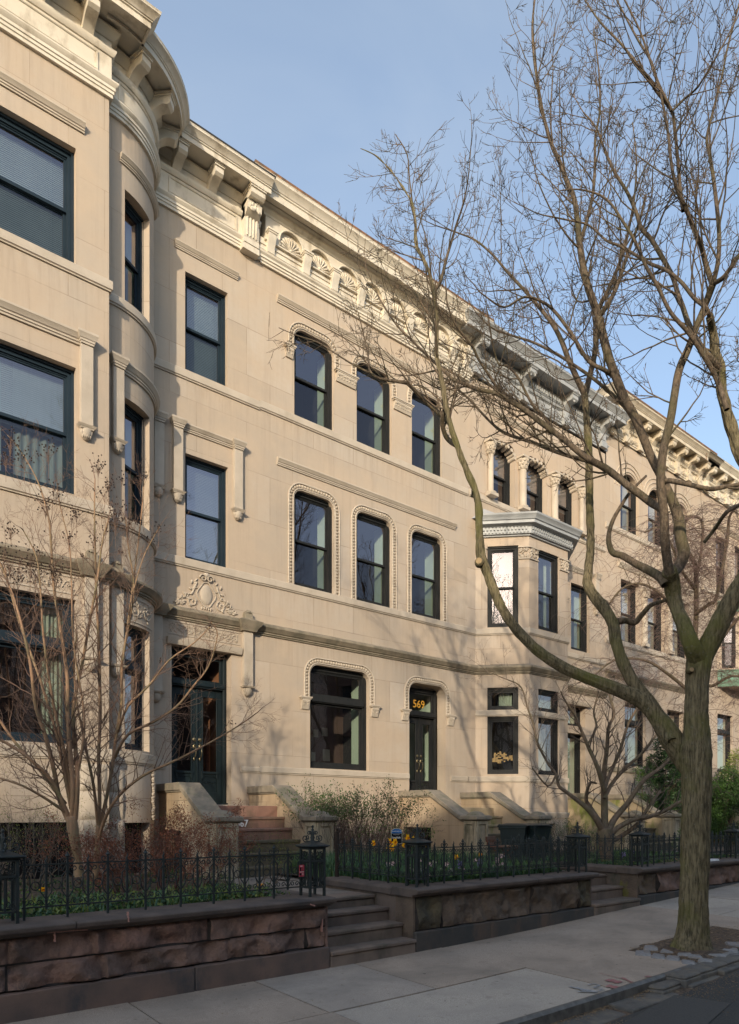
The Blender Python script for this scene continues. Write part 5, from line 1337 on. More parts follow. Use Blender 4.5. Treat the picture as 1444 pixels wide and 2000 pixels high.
# colonnette piers on the top floor
for x, k in ((13.50, 0), (14.80, 1), (16.21, 1), (17.51, 0)):
    m = M(); r = .10 if k else .075; X = Matrix.Translation((x, 11.93, 0))
    m.box(-.15, .15, -.14, .05, 9.84, 9.92); m.lathe((0, 0, 9.92), [(.15, 0), (.15, .03), (r + .01, .05), (r, .08), (r, 1.02), (r + .02, 1.03), (r + .02, 1.05), (r, 1.06), (r + .02, 1.12), (.17, 1.28), (.17, 1.30)], 16)
    m.box(-.19, .19, -.17, .07, 11.22, 11.27); m.xf(X); c_ = m.obj('column', m_trim, H3, 35)
    m = M(); rr = random.Random(int(x * 10))
    for j in range(3):
        for i in range(9):
            a = 2 * pi * i / 9 + j * .35; q = V((cos(a), sin(a), 0)); z = 11.0 + j * .085; rad = r + .02 + j * .02
            m.ell(q * rad + V((0, 0, z)), (.03, .02, .05), 6, 4, (q.cross(V((0, 0, 1))), q, V((0, 0, 1))))
    m.xf(X); m.obj('capital', m_trim, H3, 60)
# scalloped heads: lobes hanging in the arched openings
for a, b in CW:
    m = M()
    for k in range(9):
        an = pi * k / 8; x = (a + b) / 2 + (.46) * cos(an) * .98; z = 11.22 + .24 * sin(an); m.tube([(x, 11.99, z), (x, 12.22, z - .02)], .055, 8)
    m.obj('scalloped_arch', m_trim, H3, 60)
strip(H3, 'base_moulding', pu, 12.8, 13.0, sill_prof(9.68, 9.84), m_trim)
main3 = [(12.74, 12.2), (12.74, 12), (18.80, 12), (18.80, 12.2)]
def grey_cornice(house, pts, mt, x0, x1, nb, dz=0, bw=.26):
    sh = lambda pr: [(a_, z_ + dz) for a_, z_ in pr]
    m = M(); sweep(m, pts, sh([(-.02, 12.80), (.05, 12.80), (.05, 12.85), (.07, 12.855), (.07, 12.90), (.10, 12.93), (.11, 12.96), (.05, 12.98), (-.02, 12.98)])); m.obj('architrave', mt, house, 25)
    m = M(); sweep(m, pts, sh([(-.02, 12.97), (.04, 12.97), (.04, 13.60), (-.02, 13.60)])); m.obj('frieze', mt, house, 25)
    m = M(); sweep(m, pts, sh([(-.02, 13.22), (.07, 13.22), (.09, 13.25), (.09, 13.28), (.12, 13.30), (.12, 13.31), (-.02, 13.34)])); m.obj('frieze_moulding', mt, house, 25)
    m = M(); x = x0 + .1; m.box(x0, x1, 12 - .05, 12 - .02, 13.33 + dz, 13.45 + dz)
    while x < x1 - .1: m.box(x, x + .045, 12 - .14, 12 - .03, 13.34 + dz, 13.44 + dz); m.box(x + .045, x + .1, 12 - .10, 12 - .03, 13.32 + dz, 13.37 + dz); x += .10
    m.obj('dentil_course', mt, house, None)
    m = M(); sweep(m, pts, crown_prof(13.58 + dz, 13.86 + dz, .50)); m.obj('cornice', mt, house, 25)
    for i in range(nb):
        xx = x0 + .22 + (x1 - x0 - .44) * i / (nb - 1); X = lmat((xx, 12, 0), (1, 0)); m = M(); a = bw / 2; z = dz
        bracket_local(m, bw, 13.60 + dz, .44, .40)
        m.box(-a, a, -.12, .01, 12.98 + z, 13.22 + z); m.box(-a - .02, a + .02, -.15, .01, 12.80 + z, 12.98 + z); m.box(-a + .05, a - .05, -.135, -.10, 13.02 + z, 13.18 + z)
        rr = random.Random(i)
        for k in range(10): m.ell((rr.uniform(-a + .03, a - .03), -.40 + rr.uniform(0, .1), 13.46 + z + rr.uniform(-.06, .04)), (.03, .025, .04), 6, 4)
        m.xf(X); m.obj('bracket', mt, house, 30, bev=.004)
        if i < nb - 1:
            xb = x0 + .22 + (x1 - x0 - .44) * (i + 1) / (nb - 1); q = (xb - xx) / 3
            for (c0_, c1_) in ((xx + .2, xx + q - .02), (xx + q + .04, xb - q - .04), (xb - q + .02, xb - .2)):
                raised_panel(house, Path([(c0_ - 1, 12), (c1_ + 1, 12)], c0_ - 1), c0_, c1_, 13.01 + dz, 13.19 + dz, mt, .04, .02)
grey_cornice(H3, main3, m_greyp, 12.74, 18.80, 4)
stoop(H3, 16.55, 18.75, 12.0, 1.80, .60, 6, m_stoop, hole=None, treadm=m_smoss, moss=True)

# ------------------------------------------------------------------ house 4: arched top windows, taller
H4 = thing('row_house', (21.9, 12, .6), 'cream row house with three tall arched top floor windows and a peeling ornate cornice', 'row house')
p4 = Path([(18.84, 12), (25.0, 12)], 18.84)
A4 = [(19.70, 20.78), (21.36, 22.44), (23.02, 24.10)]
ops4 = [dict(s0=a, s1=b, z0=10.66, z1=12.52, r=.53, d=.2) for a, b in A4]
t4 = [(19.72, 20.82), (21.35, 22.45), (22.98, 24.08)]
ops4 += [dict(s0=a, s1=b, z0=7.12, z1=9.08, d=.2) for a, b in t4]
ops4 += [dict(s0=19.95, s1=21.2, z0=3.15, z1=5.2, d=.2), dict(s0=22.6, s1=23.8, z0=2.4, z1=5.2, d=.3)]
m = M(); wall_faces(m, p4, .3, 13.5, ops4); m.obj('wall', m_lime3, H4, None); body(H4, 18.84, 25.0, 14.35)
m = M(); m.box(18.85, 18.9, 12.0, 13.6, 12, 14.4); m.obj('side_wall', m_brick, H4, None)
for o in ops4[:3]: win_on(H4, p4, o, fm=m_blackp, inside='drape both', d0=.1, curt=.35)
for o in ops4[3:6]: win_on(H4, p4, o, fm=m_blackp, inside='drape both', d0=.14, curt=.35)
win_on(H4, p4, ops4[6], fm=m_blackp, kind='transom', split=.7, inside='plain'); win_on(H4, p4, ops4[7], fm=m_blackp, kind='transom', split=.75, inside='plain', d0=.2)
for a, b in A4:
    for k, rad in enumerate((.60, .74, .88)):
        m = M(); c = (a + b) / 2
        m.tube([(c + rad * cos(radians(t)), 12 - .008, 11.99 + rad * sin(radians(t))) for t in range(0, 181, 9)], .022, 6); m.obj('arch_moulding', m_trim, H4, 60)
strip(H4, 'sill_band', p4, 18.86, 24.98, sill_prof(10.48, 10.65), m_trim); strip(H4, 'sill_band', p4, 18.86, 24.98, sill_prof(6.92, 7.10), m_trim)
strip(H4, 'hood_moulding', p4, 19.55, 24.3, hood_prof(9.42, 9.58, .10), m_trim)
bb4 = [(a_, z_ + .70) for a_, z_ in bandbelt]; strip(H4, 'belt_course', p4, 18.86, 24.98, bb4, m_weath)
strip(H4, 'water_table', p4, 18.86, 22.4, sill_prof(2.92, 3.08, .05), m_weath)
for x in (21.085, 22.715):
    m = M(); m.box(x - .13, x + .13, 11.86, 12.0, 7.1, 7.2); m.lathe((x, 11.97, 7.2), [(.12, 0), (.10, .05), (.10, 1.5), (.12, 1.52), (.15, 1.7), (.15, 1.75)], 14); m.box(x - .17, x + .17, 11.80, 12.02, 8.95, 9.0); m.obj('column', m_trim, H4, 40)
    leafcap(H4, lmat((x, 11.87, 0), (1, 0)), .26, 8.72, 8.95)
grey_cornice(H4, [(18.88, 12.2), (18.88, 12), (24.96, 12), (24.96, 12.2)], m_rust, 18.88, 24.96, 8, dz=.60, bw=.22)
m = M(); sweep(m, [(18.88, 12), (24.96, 12)], [(.44, 14.47), (.61, 14.46), (.62, 14.50), (.44, 14.51)]); m.obj('roof_edge', m_gutter, H4, 25)
stoop(H4, 22.3, 24.4, 12.0, 2.3, .75, 7, m_stoop, treadm=m_smoss, moss=True, yf=9.3)

# ------------------------------------------------------------------ house 5: green copper bay at the picture's edge
H5 = thing('row_house', (28.1, 12, .6), 'row house with a green copper trimmed oriel bay at the right edge of the picture', 'row house')
p5 = Path([(25.0, 12), (31.2, 12)], 25.0)
ops5 = [dict(s0=26.2 + k * 1.55, s1=27.1 + k * 1.55, z0=10.0, z1=12.1, d=.2) for k in range(3)] + [dict(s0=26.3, s1=27.6, z0=3.2, z1=5.4, d=.2), dict(s0=29.0, s1=30.2, z0=2.4, z1=5.2, d=.3)]
m = M(); wall_faces(m, p5, .3, 13.5, ops5); m.obj('wall', m_lime3, H5, None); body(H5, 25.0, 31.2, 14.35)
for o in ops5[:3]: win_on(H5, p5, o, fm=m_blackp, inside='shade')
for o in ops5[3:]: win_on(H5, p5, o, fm=m_blackp, kind='transom', split=.72, inside='plain')
strip(H5, 'hood_moulding', p5, 25.9, 30.6, hood_prof(12.35, 12.5, .12), m_trim); strip(H5, 'sill_band', p5, 25.1, 31.1, sill_prof(9.8, 9.98), m_trim)
cp = [(26.3, 12), (26.8, 11.4), (29.4, 11.4), (29.9, 12)]
pc5 = Path(cp); oc = [dict(s0=pc5.s[0] + .15, s1=pc5.s[1] - .15, z0=7.1, z1=9.0, d=.06)] + [dict(s0=pc5.s[1] + .15 + k * .93, s1=pc5.s[1] + .88 + k * .93, z0=7.1, z1=9.0, d=.06) for k in range(3)]
m = M(); wall_faces(m, pc5, 6.42, 9.3, oc); m.add([(a, b, 6.42) for a, b in cp], [(0, 1, 2, 3)]); m.obj('oriel_bay', m_lime3, H5, None)
m = M(); sweep(m, cp, [(-.02, 6.4), (.03, 6.4), (.06, 6.5), (.10, 6.62), (.04, 6.7), (.04, 6.95), (.08, 7.0), (-.02, 7.05)]); m.obj('copper_moulding', m_copper, H5, 25); m = M(); sweep(m, cp, [(-.02, 9.2), (.06, 9.2), (.10, 9.35), (.18, 9.45), (.20, 9.55), (-.02, 9.65)]); m.obj('copper_moulding', m_copper, H5, 25)
for o in oc: win_on(H5, pc5, o, fm=m_blackp, kind='hung', inside='plain', d0=.0, room=.05)
grey_cornice(H5, [(25.04, 12.2), (25.04, 12), (31.16, 12), (31.16, 12.2)], m_cream, 25.04, 31.16, 8, dz=.60, bw=.22)
for k in range(3):
    x0 = 31.2 + k * 6.1
    h = thing('row_house', (x0 + 3, 12, .6), ['plain cream row house just past the copper bay, far up the street', 'second last cream row house far up the street', 'last cream row house of the terrace, farthest from the camera'][k], 'row house')
    px = Path([(x0, 12), (x0 + 6.1, 12)], x0); ox = [dict(s0=x0 + .9 + i * 1.6, s1=x0 + 1.9 + i * 1.6, z0=z, z1=z + 2, d=.2) for i in range(3) for z in (3.2, 7.0, 10.4)]
    m = M(); wall_faces(m, px, .3, 13.5, ox); m.obj('wall', m_lime3, h, None); body(h, x0, x0 + 6.1, 14.4)
    for o in ox: win_on(h, px, o, fm=m_blackp, inside='plain')
    cornice_piece(h, [(x0 + .04, 12), (x0 + 6.06, 12)], m_cream, dz=.6)
# row across the street, it throws the shade and shows in the glass
HO = 11.55
for k in range(12):
    x0 = -46 + k * 7.2; hh = HO + [0, .25, -.15, .1, .3, -.2, .15, 0, .2, -.1, .1, 0][k]
    h = thing('opposite_house', (x0 + 3.6, -13, 0), ORD[k] + ' house of the facing terrace across the street, ' + ['red brick', 'tan limestone'][k % 2], 'row house', 'houses across the street')
    po = Path([(x0 + 7.19, -13), (x0 + .01, -13)]); ox = [dict(s0=.9 + i * 2.0, s1=2.0 + i * 2.0, z0=z, z1=z + 1.9, d=.2) for i in range(3) for z in (1.6, 5.0, 8.4)]
    m = M(); wall_faces(m, po, -.3, hh, ox); m.obj('wall', m_brick if k % 2 == 0 else m_lime3, h, None)
    m = M(); m.box(x0 + .01, x0 + 7.19, -22, -13.25, -.3, hh - .1); m.obj('rear_block', m_dark, h, None)
    m = M()
    for o in ox:
        A = po.P(o['s0'], 0, -.15); B = po.P(o['s1'], 0, -.15); m.quad((A.x, A.y, o['z0']), (B.x, B.y, o['z0']), (B.x, B.y, o['z1']), (A.x, A.y, o['z1']))
    m.obj('window', m_curtw if k % 3 == 0 else m_blackp, h, None)
    m = M(); sweep(m, [(x0 + 7.15, -13), (x0 + .05, -13)], [(-.3, hh - .5), (.1, hh - .5), (.15, hh - .25), (.5, hh - .2), (.55, hh), (-.3, hh + .05)]); m.obj('cornice', m_cream, h, 30)
# ================================================================== trees and plants
def lerp_chain(pts, n):
    """catmull-rom resample of (Vector, radius)"""
    out = []
    P = [p for p, r in pts]; R_ = [r for p, r in pts]
    for i in range(len(P) - 1):
        p0 = P[max(i - 1, 0)]; p1 = P[i]; p2 = P[i + 1]; p3 = P[min(i + 2, len(P) - 1)]
        for k in range(n):
            t = k / n
            q = .5 * ((2 * p1) + (p2 - p0) * t + (2 * p0 - 5 * p1 + 4 * p2 - p3) * t * t + (3 * p1 - p0 - 3 * p2 + p3) * t ** 3)
            out.append((q, R_[i] + (R_[i + 1] - R_[i]) * t))
    out.append((P[-1], R_[-1])); return out
def rough_tube(m, ch, n=10, amp=.06, flare=None):
    """bark tube with lumps and ridges"""
    pts = [c[0] for c in ch]; b = len(m.v); L = len(ch); ref = None
    for i, (p, r) in enumerate(ch):
        d = (pts[min(i + 1, L - 1)] - pts[max(i - 1, 0)]).normalized()
        if ref is None: ref = d.orthogonal().normalized()
        ref = (ref - d * ref.dot(d)).normalized(); bi = d.cross(ref)
        for k in range(n):
            a = 2 * pi * k / n; e = ref * cos(a) + bi * sin(a)
            rr = r * (1 + amp * noise.fractal(p * 2.2 + e * 1.3, 1, 2, 3) + amp * .5 * noise.noise(e * 3 + p * .6))
            if n >= 30:
                g_ = noise.noise(V((cos(a) * r * 38, sin(a) * r * 38, p.z * 5 + p.x * 2))); g2 = noise.noise(V((cos(a) * r * 90, sin(a) * r * 90, p.z * 12))); rr += .017 * (abs(g_) - .25) + .006 * g2
            if flare: rr *= flare(i, a)
            q = p + e * rr; m.v.append((q.x, q.y, q.z))
    for i in range(L - 1):
        for k in range(n):
            k2 = (k + 1) % n; m.f.append([b + i * n + k, b + i * n + k2, b + (i + 1) * n + k2, b + (i + 1) * n + k]); m.mi.append(m.cur)
    m.f.append([b + (L - 1) * n + k for k in range(n)]); m.mi.append(m.cur)
class Twigs:
    def __init__(s, seed, up=.25, wig=.22, ang=(35, 70), thin=.0022, bud=False):
        s.r = random.Random(seed); s.up = up; s.wig = wig; s.ang = ang; s.thin = thin; s.m = [M(), M(), M()]; s.tips = []; s.cnt = 0; s.lim = None; s.tip_lv = 0
    def one(s, p, d, r, L, lv, kids=(5, 4, 3), seglen=.11):
        rr = s.r; n = max(3, int(L / (seglen * (1 if lv > 1 else .7)))); pts = [p.copy()]; rad = [r]; q = p.copy(); d = d.normalized(); ds = [d.copy()]
        for i in range(n):
            w_ = V((rr.gauss(0, 1), rr.gauss(0, 1), rr.gauss(0, 1))) * s.wig
            d = (d + w_ * .55 + V((0, 0, 1)) * s.up * .22).normalized(); q = q + d * (L / n); pts.append(q.copy()); ds.append(d.copy())
            rad.append(max(s.thin * .5, r * (1 - .82 * (i + 1) / n)))
        if s.lim and not s.lim(pts[-1]): return
        s.m[0 if lv >= 3 else (1 if lv == 2 else 2)].tube(pts, rad, 4 if lv >= 2 else 3, cap=False); s.cnt += 1
        if lv <= s.tip_lv: s.tips.append((pts[-1], ds[-1]))
        if lv > 0:
            k = kids[3 - lv] if lv <= 3 else kids[0]
            k = max(1, int(k * rr.uniform(.7, 1.3)))
            for j in range(k):
                t = rr.uniform(.18, .98); i = min(n - 1, int(t * n)); b = pts[i].lerp(pts[i + 1], t * n - i)
                s.side(b, ds[i], rad[i] * .62, L * rr.uniform(.32, .62) * (1.1 - .45 * t), lv - 1, kids, seglen)
    def side(s, b, d, r, L, lv, kids, seglen=.11):
        rr = s.r; a = radians(rr.uniform(*s.ang)); o = d.orthogonal().normalized(); o.rotate(Matrix.Rotation(rr.uniform(0, 2 * pi), 3, d))
        nd = d * cos(a) + o * sin(a); s.one(b, nd, max(r, s.thin), L, lv, kids, seglen)
    def along(s, ch, every, Lf, lv, kids, t0=.0, rmin=.002, rf=.5, seglen=.11):
        acc = 0
        tot = sum((a[0] - b[0]).length for a, b in zip(ch[1:], ch[:-1])); run = 0
        for a, b in zip(ch[:-1], ch[1:]):
            l = (b[0] - a[0]).length
            while acc < l:
                t = (run + acc) / tot
                if t > t0:
                    f = acc / l; s.side(a[0].lerp(b[0], f), (b[0] - a[0]).normalized(), min(.012, max(rmin, a[1] * rf)), Lf(t) * s.r.uniform(.55, 1.25), lv, kids, seglen)
                acc += every * s.r.uniform(.6, 1.4)
            acc -= l; run += l

# ------------------------------------------------------------------ the large street tree
ST = thing('street_tree', (7.79, 3.85, .02), 'large bare street tree with a mossy forked trunk in a cobbled pit', 'tree')
Z_TRUNK = [(1350, 1862, 40), (1351, 1848, 37), (1353, 1830, 31), (1355, 1800, 27.5), (1356, 1750, 26), (1357, 1700, 26), (1359, 1640, 26), (1360, 1570, 26), (1361, 1520, 27), (1361, 1475, 27.5), (1361, 1440, 24), (1360, 1400, 22), (1361, 1350, 21), (1364, 1310, 22), (1367, 1285, 22)]
def chain(px, d0, d1, n=4, end=None):
    """trace given as (u, v, radius in px) with the distance from the camera easing from d0 to d1"""
    out = []; L = len(px)
    for i, (u, v, r) in enumerate(px):
        t = i / (L - 1); D = d0 + (d1 - d0) * t + (.12 * sin(t * 5 + d1 * 3) if 0 < i < L - 1 and d0 != d1 else 0)
        out.append((atD(u, v, D), r * D / F))
    return lerp_chain(out, n)
TD = 7.88
trunk = chain(Z_TRUNK, TD, TD, 14)
mt_ = M()
def flare(i, a):
    z = max(0, 1 - i / 38.0); return 1 + .16 * z * sin(a * 5 + .8) * z + .10 * z * sin(a * 3 + 2)
rough_tube(mt_, trunk, 110, .07, flare)
LIMBS = {
 'A': ([(1358, 1520, 16), (1340, 1490, 20), (1312, 1442, 22), (1282, 1398, 21), (1250, 1366, 20), (1200, 1345, 17), (1150, 1325, 15.5), (1100, 1303, 15), (1050, 1270, 14), (1008, 1228, 13), (978, 1183, 12.5), (955, 1125, 12), (940, 1085, 12), (937, 1040, 9.5), (935, 990, 8.5), (926, 950, 8), (906, 905, 7.5), (886, 850, 7), (872, 795, 6.5), (862, 740, 6), (853, 690, 5.5), (853, 620, 5.2), (847, 572, 5), (838, 530, 4.2), (815, 482, 3.6), (811, 440, 3.2), (806, 400, 2.6), (791, 372, 2.0), (765, 335, 1.6), (735, 305, 1.3), (705, 290, 1)], 7.9, 8.7),
 'A2': ([(848, 572, 4), (862, 545, 3.6), (872, 505, 3.2), (884, 465, 2.8), (893, 435, 2.4), (903, 405, 2), (912, 365, 1.6), (917, 325, 1.2), (920, 285, 1)], 8.5, 8.2),
 'A3': ([(893, 870, 6), (880, 862, 6), (870, 850, 5.5), (864, 825, 5), (868, 800, 4.5), (866, 780, 4)], 8.45, 8.5),
 'A4': ([(876, 825, 5), (850, 800, 4.6), (825, 778, 4.2), (800, 752, 4), (790, 747, 3.8), (762, 743, 3.4), (735, 736, 3), (722, 722, 2.5), (720, 700, 2), (712, 660, 1.6), (700, 610, 1.2)], 8.5, 8.9),
 'A5': ([(722, 728, 2.4), (690, 712, 2), (655, 690, 1.7), (620, 668, 1.4), (580, 655, 1.1), (545, 640, .8)], 8.8, 9.3),
 'A6': ([(806, 400, 2), (800, 350, 1.6), (795, 300, 1.2), (772, 262, .9)], 8.6, 8.8),
 'B': ([(1312, 1446, 8), (1292, 1412, 12), (1268, 1376, 16), (1238, 1335, 16), (1215, 1290, 15.5), (1204, 1255, 15), (1198, 1220, 15), (1182, 1190, 14.5), (1162, 1166, 14), (1148, 1140, 13), (1150, 1110, 11), (1154, 1060, 10.5), (1152, 1000, 10), (1151, 920, 9.5), (1149, 860, 9), (1145, 800, 8.5), (1143, 770, 8)], 7.95, 9.0),
 'B1': ([(1143, 772, 7), (1127, 738, 6.5), (1110, 700, 6), (1098, 668, 5.5), (1084, 640, 5), (1068, 618, 4.5), (1045, 590, 4), (1020, 562, 3.5), (990, 530, 3), (965, 500, 2.5), (930, 470, 2), (895, 455, 1.5), (850, 440, 1)], 9.0, 9.6),
 'B2': ([(1143, 772, 7), (1152, 735, 6.5), (1162, 690, 6), (1166, 650, 5.5), (1170, 605, 5), (1184, 575, 4.5), (1200, 540, 4), (1217, 495, 3.4), (1230, 440, 2.8), (1240, 380, 2.2), (1243, 310, 1.6), (1236, 240, 1.2)], 9.0, 8.6),
 'B3': ([(1300, 1142, 10), (1288, 1126, 9.5), (1268, 1114, 9), (1240, 1100, 8), (1217, 1086, 7.5), (1198, 1080, 7), (1190, 1062, 6), (1190, 1040, 5), (1198, 1015, 4.5), (1212, 990, 4), (1232, 960, 3.4), (1262, 930, 2.6)], 7.8, 8.3),
 'B4': ([(1200, 1222, 9), (1208, 1214, 8), (1222, 1212, 7), (1240, 1216, 6.5), (1253, 1202, 6), (1272, 1182, 5), (1298, 1173, 4), (1330, 1160, 3)], 8.4, 8.0),
 'C': ([(1366, 1296, 18), (1352, 1262, 15), (1338, 1225, 13.5), (1325, 1195, 12.5), (1317, 1165, 13), (1311, 1135, 15), (1308, 1115, 14)], 7.88, 7.75),
 'C1': ([(1308, 1120, 11), (1303, 1090, 10), (1299, 1050, 10), (1297, 1000, 9.5), (1291, 950, 9.5), (1293, 900, 9.5), (1300, 860, 9), (1310, 820, 9), (1318, 770, 8.5), (1327, 722, 8.5), (1345, 680, 8), (1360, 640, 7.5), (1376, 600, 7), (1392, 556, 8)], 7.75, 7.3),
 'C1a': ([(1392, 556, 6), (1380, 520, 5.5), (1370, 482, 5.2), (1355, 445, 4.8), (1342, 412, 4.5), (1325, 375, 4), (1313, 330, 3.5), (1305, 260, 3), (1292, 190, 2.5), (1272, 125, 2.2), (1250, 60, 2), (1215, -10, 1.5)], 7.3, 6.9),
 'C1b': ([(1392, 556, 5.5), (1402, 515, 5), (1405, 468, 4.7), (1402, 420, 4.5), (1394, 350, 4), (1386, 300, 3.6), (1381, 268, 3.3), (1395, 210, 3), (1410, 150, 2.5), (1422, 90, 2.2), (1442, 15, 2)], 7.3, 7.6),
 'C1c': ([(1395, 553, 5.5), (1415, 540, 5), (1444, 498, 4.5), (1480, 450, 4)], 7.3, 7.0),
 'C2': ([(1308, 1122, 12), (1322, 1112, 12), (1336, 1082, 13), (1330, 1050, 12.5), (1325, 1010, 11.5), (1310, 970, 10), (1291, 930, 9), (1271, 890, 9), (1252, 842, 9), (1237, 808, 9), (1220, 778, 9.5), (1205, 740, 9.5), (1190, 700, 9), (1177, 652, 9), (1170, 620, 8.5), (1152, 570, 8), (1141, 528, 7.5), (1133, 480, 7), (1128, 432, 6), (1122, 390, 5.5), (1106, 350, 5), (1094, 318, 4.6), (1080, 288, 4.2), (1070, 258, 4), (1060, 218, 3.5), (1050, 160, 3), (1043, 110, 2.6), (1040, 50, 2.2), (1046, -10, 1.8)], 7.75, 8.8),
 'C2a': ([(1135, 470, 4.5), (1148, 425, 4), (1158, 380, 3.6), (1162, 330, 3.2), (1163, 270, 2.8), (1172, 215, 2.3), (1170, 140, 1.8), (1160, 60, 1.4)], 8.4, 8.1),
 'C2b': ([(1170, 620, 6), (1190, 590, 5), (1205, 560, 4.5), (1220, 515, 4), (1232, 480, 3.4), (1250, 430, 3), (1262, 380, 2.4)], 8.2, 7.9),
 'C3': ([(1290, 965, 7), (1300, 940, 6), (1335, 944, 5.5), (1386, 955, 5.2), (1420, 950, 5), (1448, 945, 4.6), (1500, 930, 4)], 7.6, 7.2),
 'C4': ([(1296, 995, 8), (1275, 984, 8), (1250, 965, 8), (1222, 945, 7.5), (1185, 915, 7), (1140, 890, 6.5), (1100, 857, 6), (1059, 827, 5.8), (1026, 801, 5.5), (985, 777, 5), (968, 768, 4.6), (929, 759, 4.2), (896, 745, 3.8), (885, 741, 3.5), (857, 715, 3), (830, 690, 2.7), (805, 665, 2.5), (777, 637, 2.2), (749, 596, 1.9), (735, 570, 1.6), (722, 540, 1.2)], 7.8, 9.3),
 'C5': ([(1240, 962, 5), (1200, 930, 5), (1160, 905, 4.6), (1120, 893, 4.3), (1080, 880, 4), (1040, 864, 3.6), (985, 845, 3.2), (951, 817, 2.8), (918, 781, 2.4), (885, 754, 2), (850, 738, 1.5)], 8.0, 9.4),
 'C6': ([(1100, 862, 3.6), (1080, 838, 3.4), (1060, 810, 3.2), (1040, 790, 3), (1012, 737, 2.6), (990, 715, 2.4), (973, 709, 2), (960, 660, 1.6), (950, 600, 1.2)], 8.6, 9.0),
 'C7': ([(1060, 828, 3.6), (1020, 800, 3.4), (979, 768, 3.2), (957, 735, 3), (935, 702, 2.8), (924, 678, 2.6), (905, 655, 2.4), (893, 640, 2.2), (882, 615, 2), (874, 594, 1.8), (871, 560, 1.4), (868, 520, 1)], 8.9, 8.6),
 'D': ([(1366, 1296, 20), (1385, 1258, 19), (1408, 1212, 18), (1440, 1155, 17), (1478, 1095, 15), (1500, 1040, 13), (1492, 985, 12), (1472, 930, 11), (1446, 890, 10.5), (1433, 850, 10), (1420, 806, 9.5), (1410, 765, 9), (1407, 722, 8.5), (1398, 694, 8), (1393, 652, 7), (1386, 618, 6.5)], 7.88, 7.2),
 'D1': ([(1407, 720, 6), (1380, 690, 6), (1362, 665, 6), (1345, 632, 5.8), (1334, 600, 5.5), (1324, 573, 5.2), (1314, 540, 5), (1292, 500, 5), (1272, 467, 4.8), (1253, 446, 4.6), (1243, 415, 4), (1225, 375, 3.5), (1200, 335, 3), (1180, 290, 2.6), (1165, 250, 2), (1140, 220, 1.5)], 7.3, 8.0),
 'D2': ([(1387, 618, 5), (1378, 600, 4.8), (1356, 582, 4.5), (1331, 551, 4), (1302, 528, 3.8), (1270, 515, 3.5), (1240, 497, 3.2), (1210, 480, 3), (1185, 470, 2.6), (1150, 440, 2.2), (1110, 430, 1.8), (1060, 420, 1.3)], 7.2, 7.7),
 'G': ([(1334, 412, 4), (1329, 370, 4), (1325, 322, 3.8), (1317, 240, 3.6), (1310, 213, 3.6), (1283, 179, 3.2), (1265, 150, 3), (1247, 129, 2.8), (1225, 100, 2.5), (1208, 80, 2.3), (1174, 45, 2), (1146, 5, 1.6), (1130, -20, 1.4)], 7.1, 6.9),
 'G1': ([(1312, 215, 3), (1286, 162, 2.8), (1272, 120, 2.6), (1250, 84, 2.3), (1230, 48, 2), (1205, 0, 1.6)], 6.95, 7.4),
 'G2': ([(1312, 218, 2.8), (1335, 195, 2.5), (1362, 171, 2.3), (1388, 130, 2), (1410, 92, 1.8), (1444, 28, 1.5)], 6.95, 6.7),
 'H': ([(1420, 800, 6), (1400, 740, 5.5), (1372, 690, 5), (1345, 650, 4.6), (1310, 610, 4.2), (1285, 560, 4), (1262, 520, 3.7), (1240, 470, 3.4), (1215, 430, 3), (1195, 400, 2.6), (1170, 380, 2.2), (1130, 370, 1.6), (1095, 372, 1.2)], 7.2, 7.0),
 'I': ([(1448, 985, 5), (1420, 1000, 4.5), (1395, 1035, 4.2), (1375, 1060, 4)], 7.0, 7.4),
 'J': ([(1250, 842, 5), (1225, 800, 4.5), (1195, 770, 4), (1160, 740, 3.6), (1120, 712, 3.2), (1085, 690, 3), (1040, 668, 2.6), (1000, 655, 2.2), (960, 640, 1.6), (930, 610, 1.2)], 8.2, 9.2),
 'K': ([(1205, 740, 5), (1180, 722, 4.6), (1150, 705, 4.2), (1115, 650, 3.8), (1085, 610, 3.4), (1060, 590, 3), (1025, 580, 2.6), (985, 600, 2.2), (950, 580, 1.6)], 8.3, 7.8),
}
chains = {}
mlimb = M()
for k, (px, a, b) in LIMBS.items():
    sc_ = .73 if k in ('A', 'B') else (1.0 if k in 'CD' else .86)
    c = chain([(u, v, r * (sc_ if not (k in 'AB' and i < 3) else .95)) for i, (u, v, r) in enumerate(px)], a, b, 9 if k in 'ABCD' or k in ('C1', 'C2') else 4); chains[k] = c; big = k in 'ABCD'
    rough_tube(mt_ if k in 'ABCD' else mlimb, c, 48 if big else (16 if px[0][2] > 7 else 8), .09 if big else .06)
# healed pruning wounds: collars on the trunk and the sawn stub on the left limb
def wound(u, v, D, r, face):
    p = atD(u, v, D); n = V((-CA, -SA, 0)) * 1 + V(face); n.normalize(); o = n.orthogonal().normalized(); q = n.cross(o)
    mt_.tube([p + n * -.06, p + n * -.01, p + n * .008, p + n * .014], [r * 1.35, r * 1.2, r * 1.02, r * .8], 14)
    return p, n, o, q
wd = M()
for (u, v, D, r, fc, cut) in ((936, 1096, 8.17, .046, (-.5, .1, .1), 1), (1350, 1308, 7.76, .030, (0, 0, 0), 1), (1372, 1270, 7.80, .040, (.1, 0, 0), 0), (1369, 1455, 7.76, .045, (.3, 0, .1), 0)):
    p, n, o, q = wound(u, v, D, r, fc); c = p + n * .016
    if cut: wd.add([c + (o * cos(a) + q * sin(a)) * r * .8 for a in [2 * pi * i / 14 for i in range(14)]], [tuple(range(14))])
mt_.obj('trunk', m_bark, ST, 180)
mlimb.obj('limb', m_limb, ST, 180)
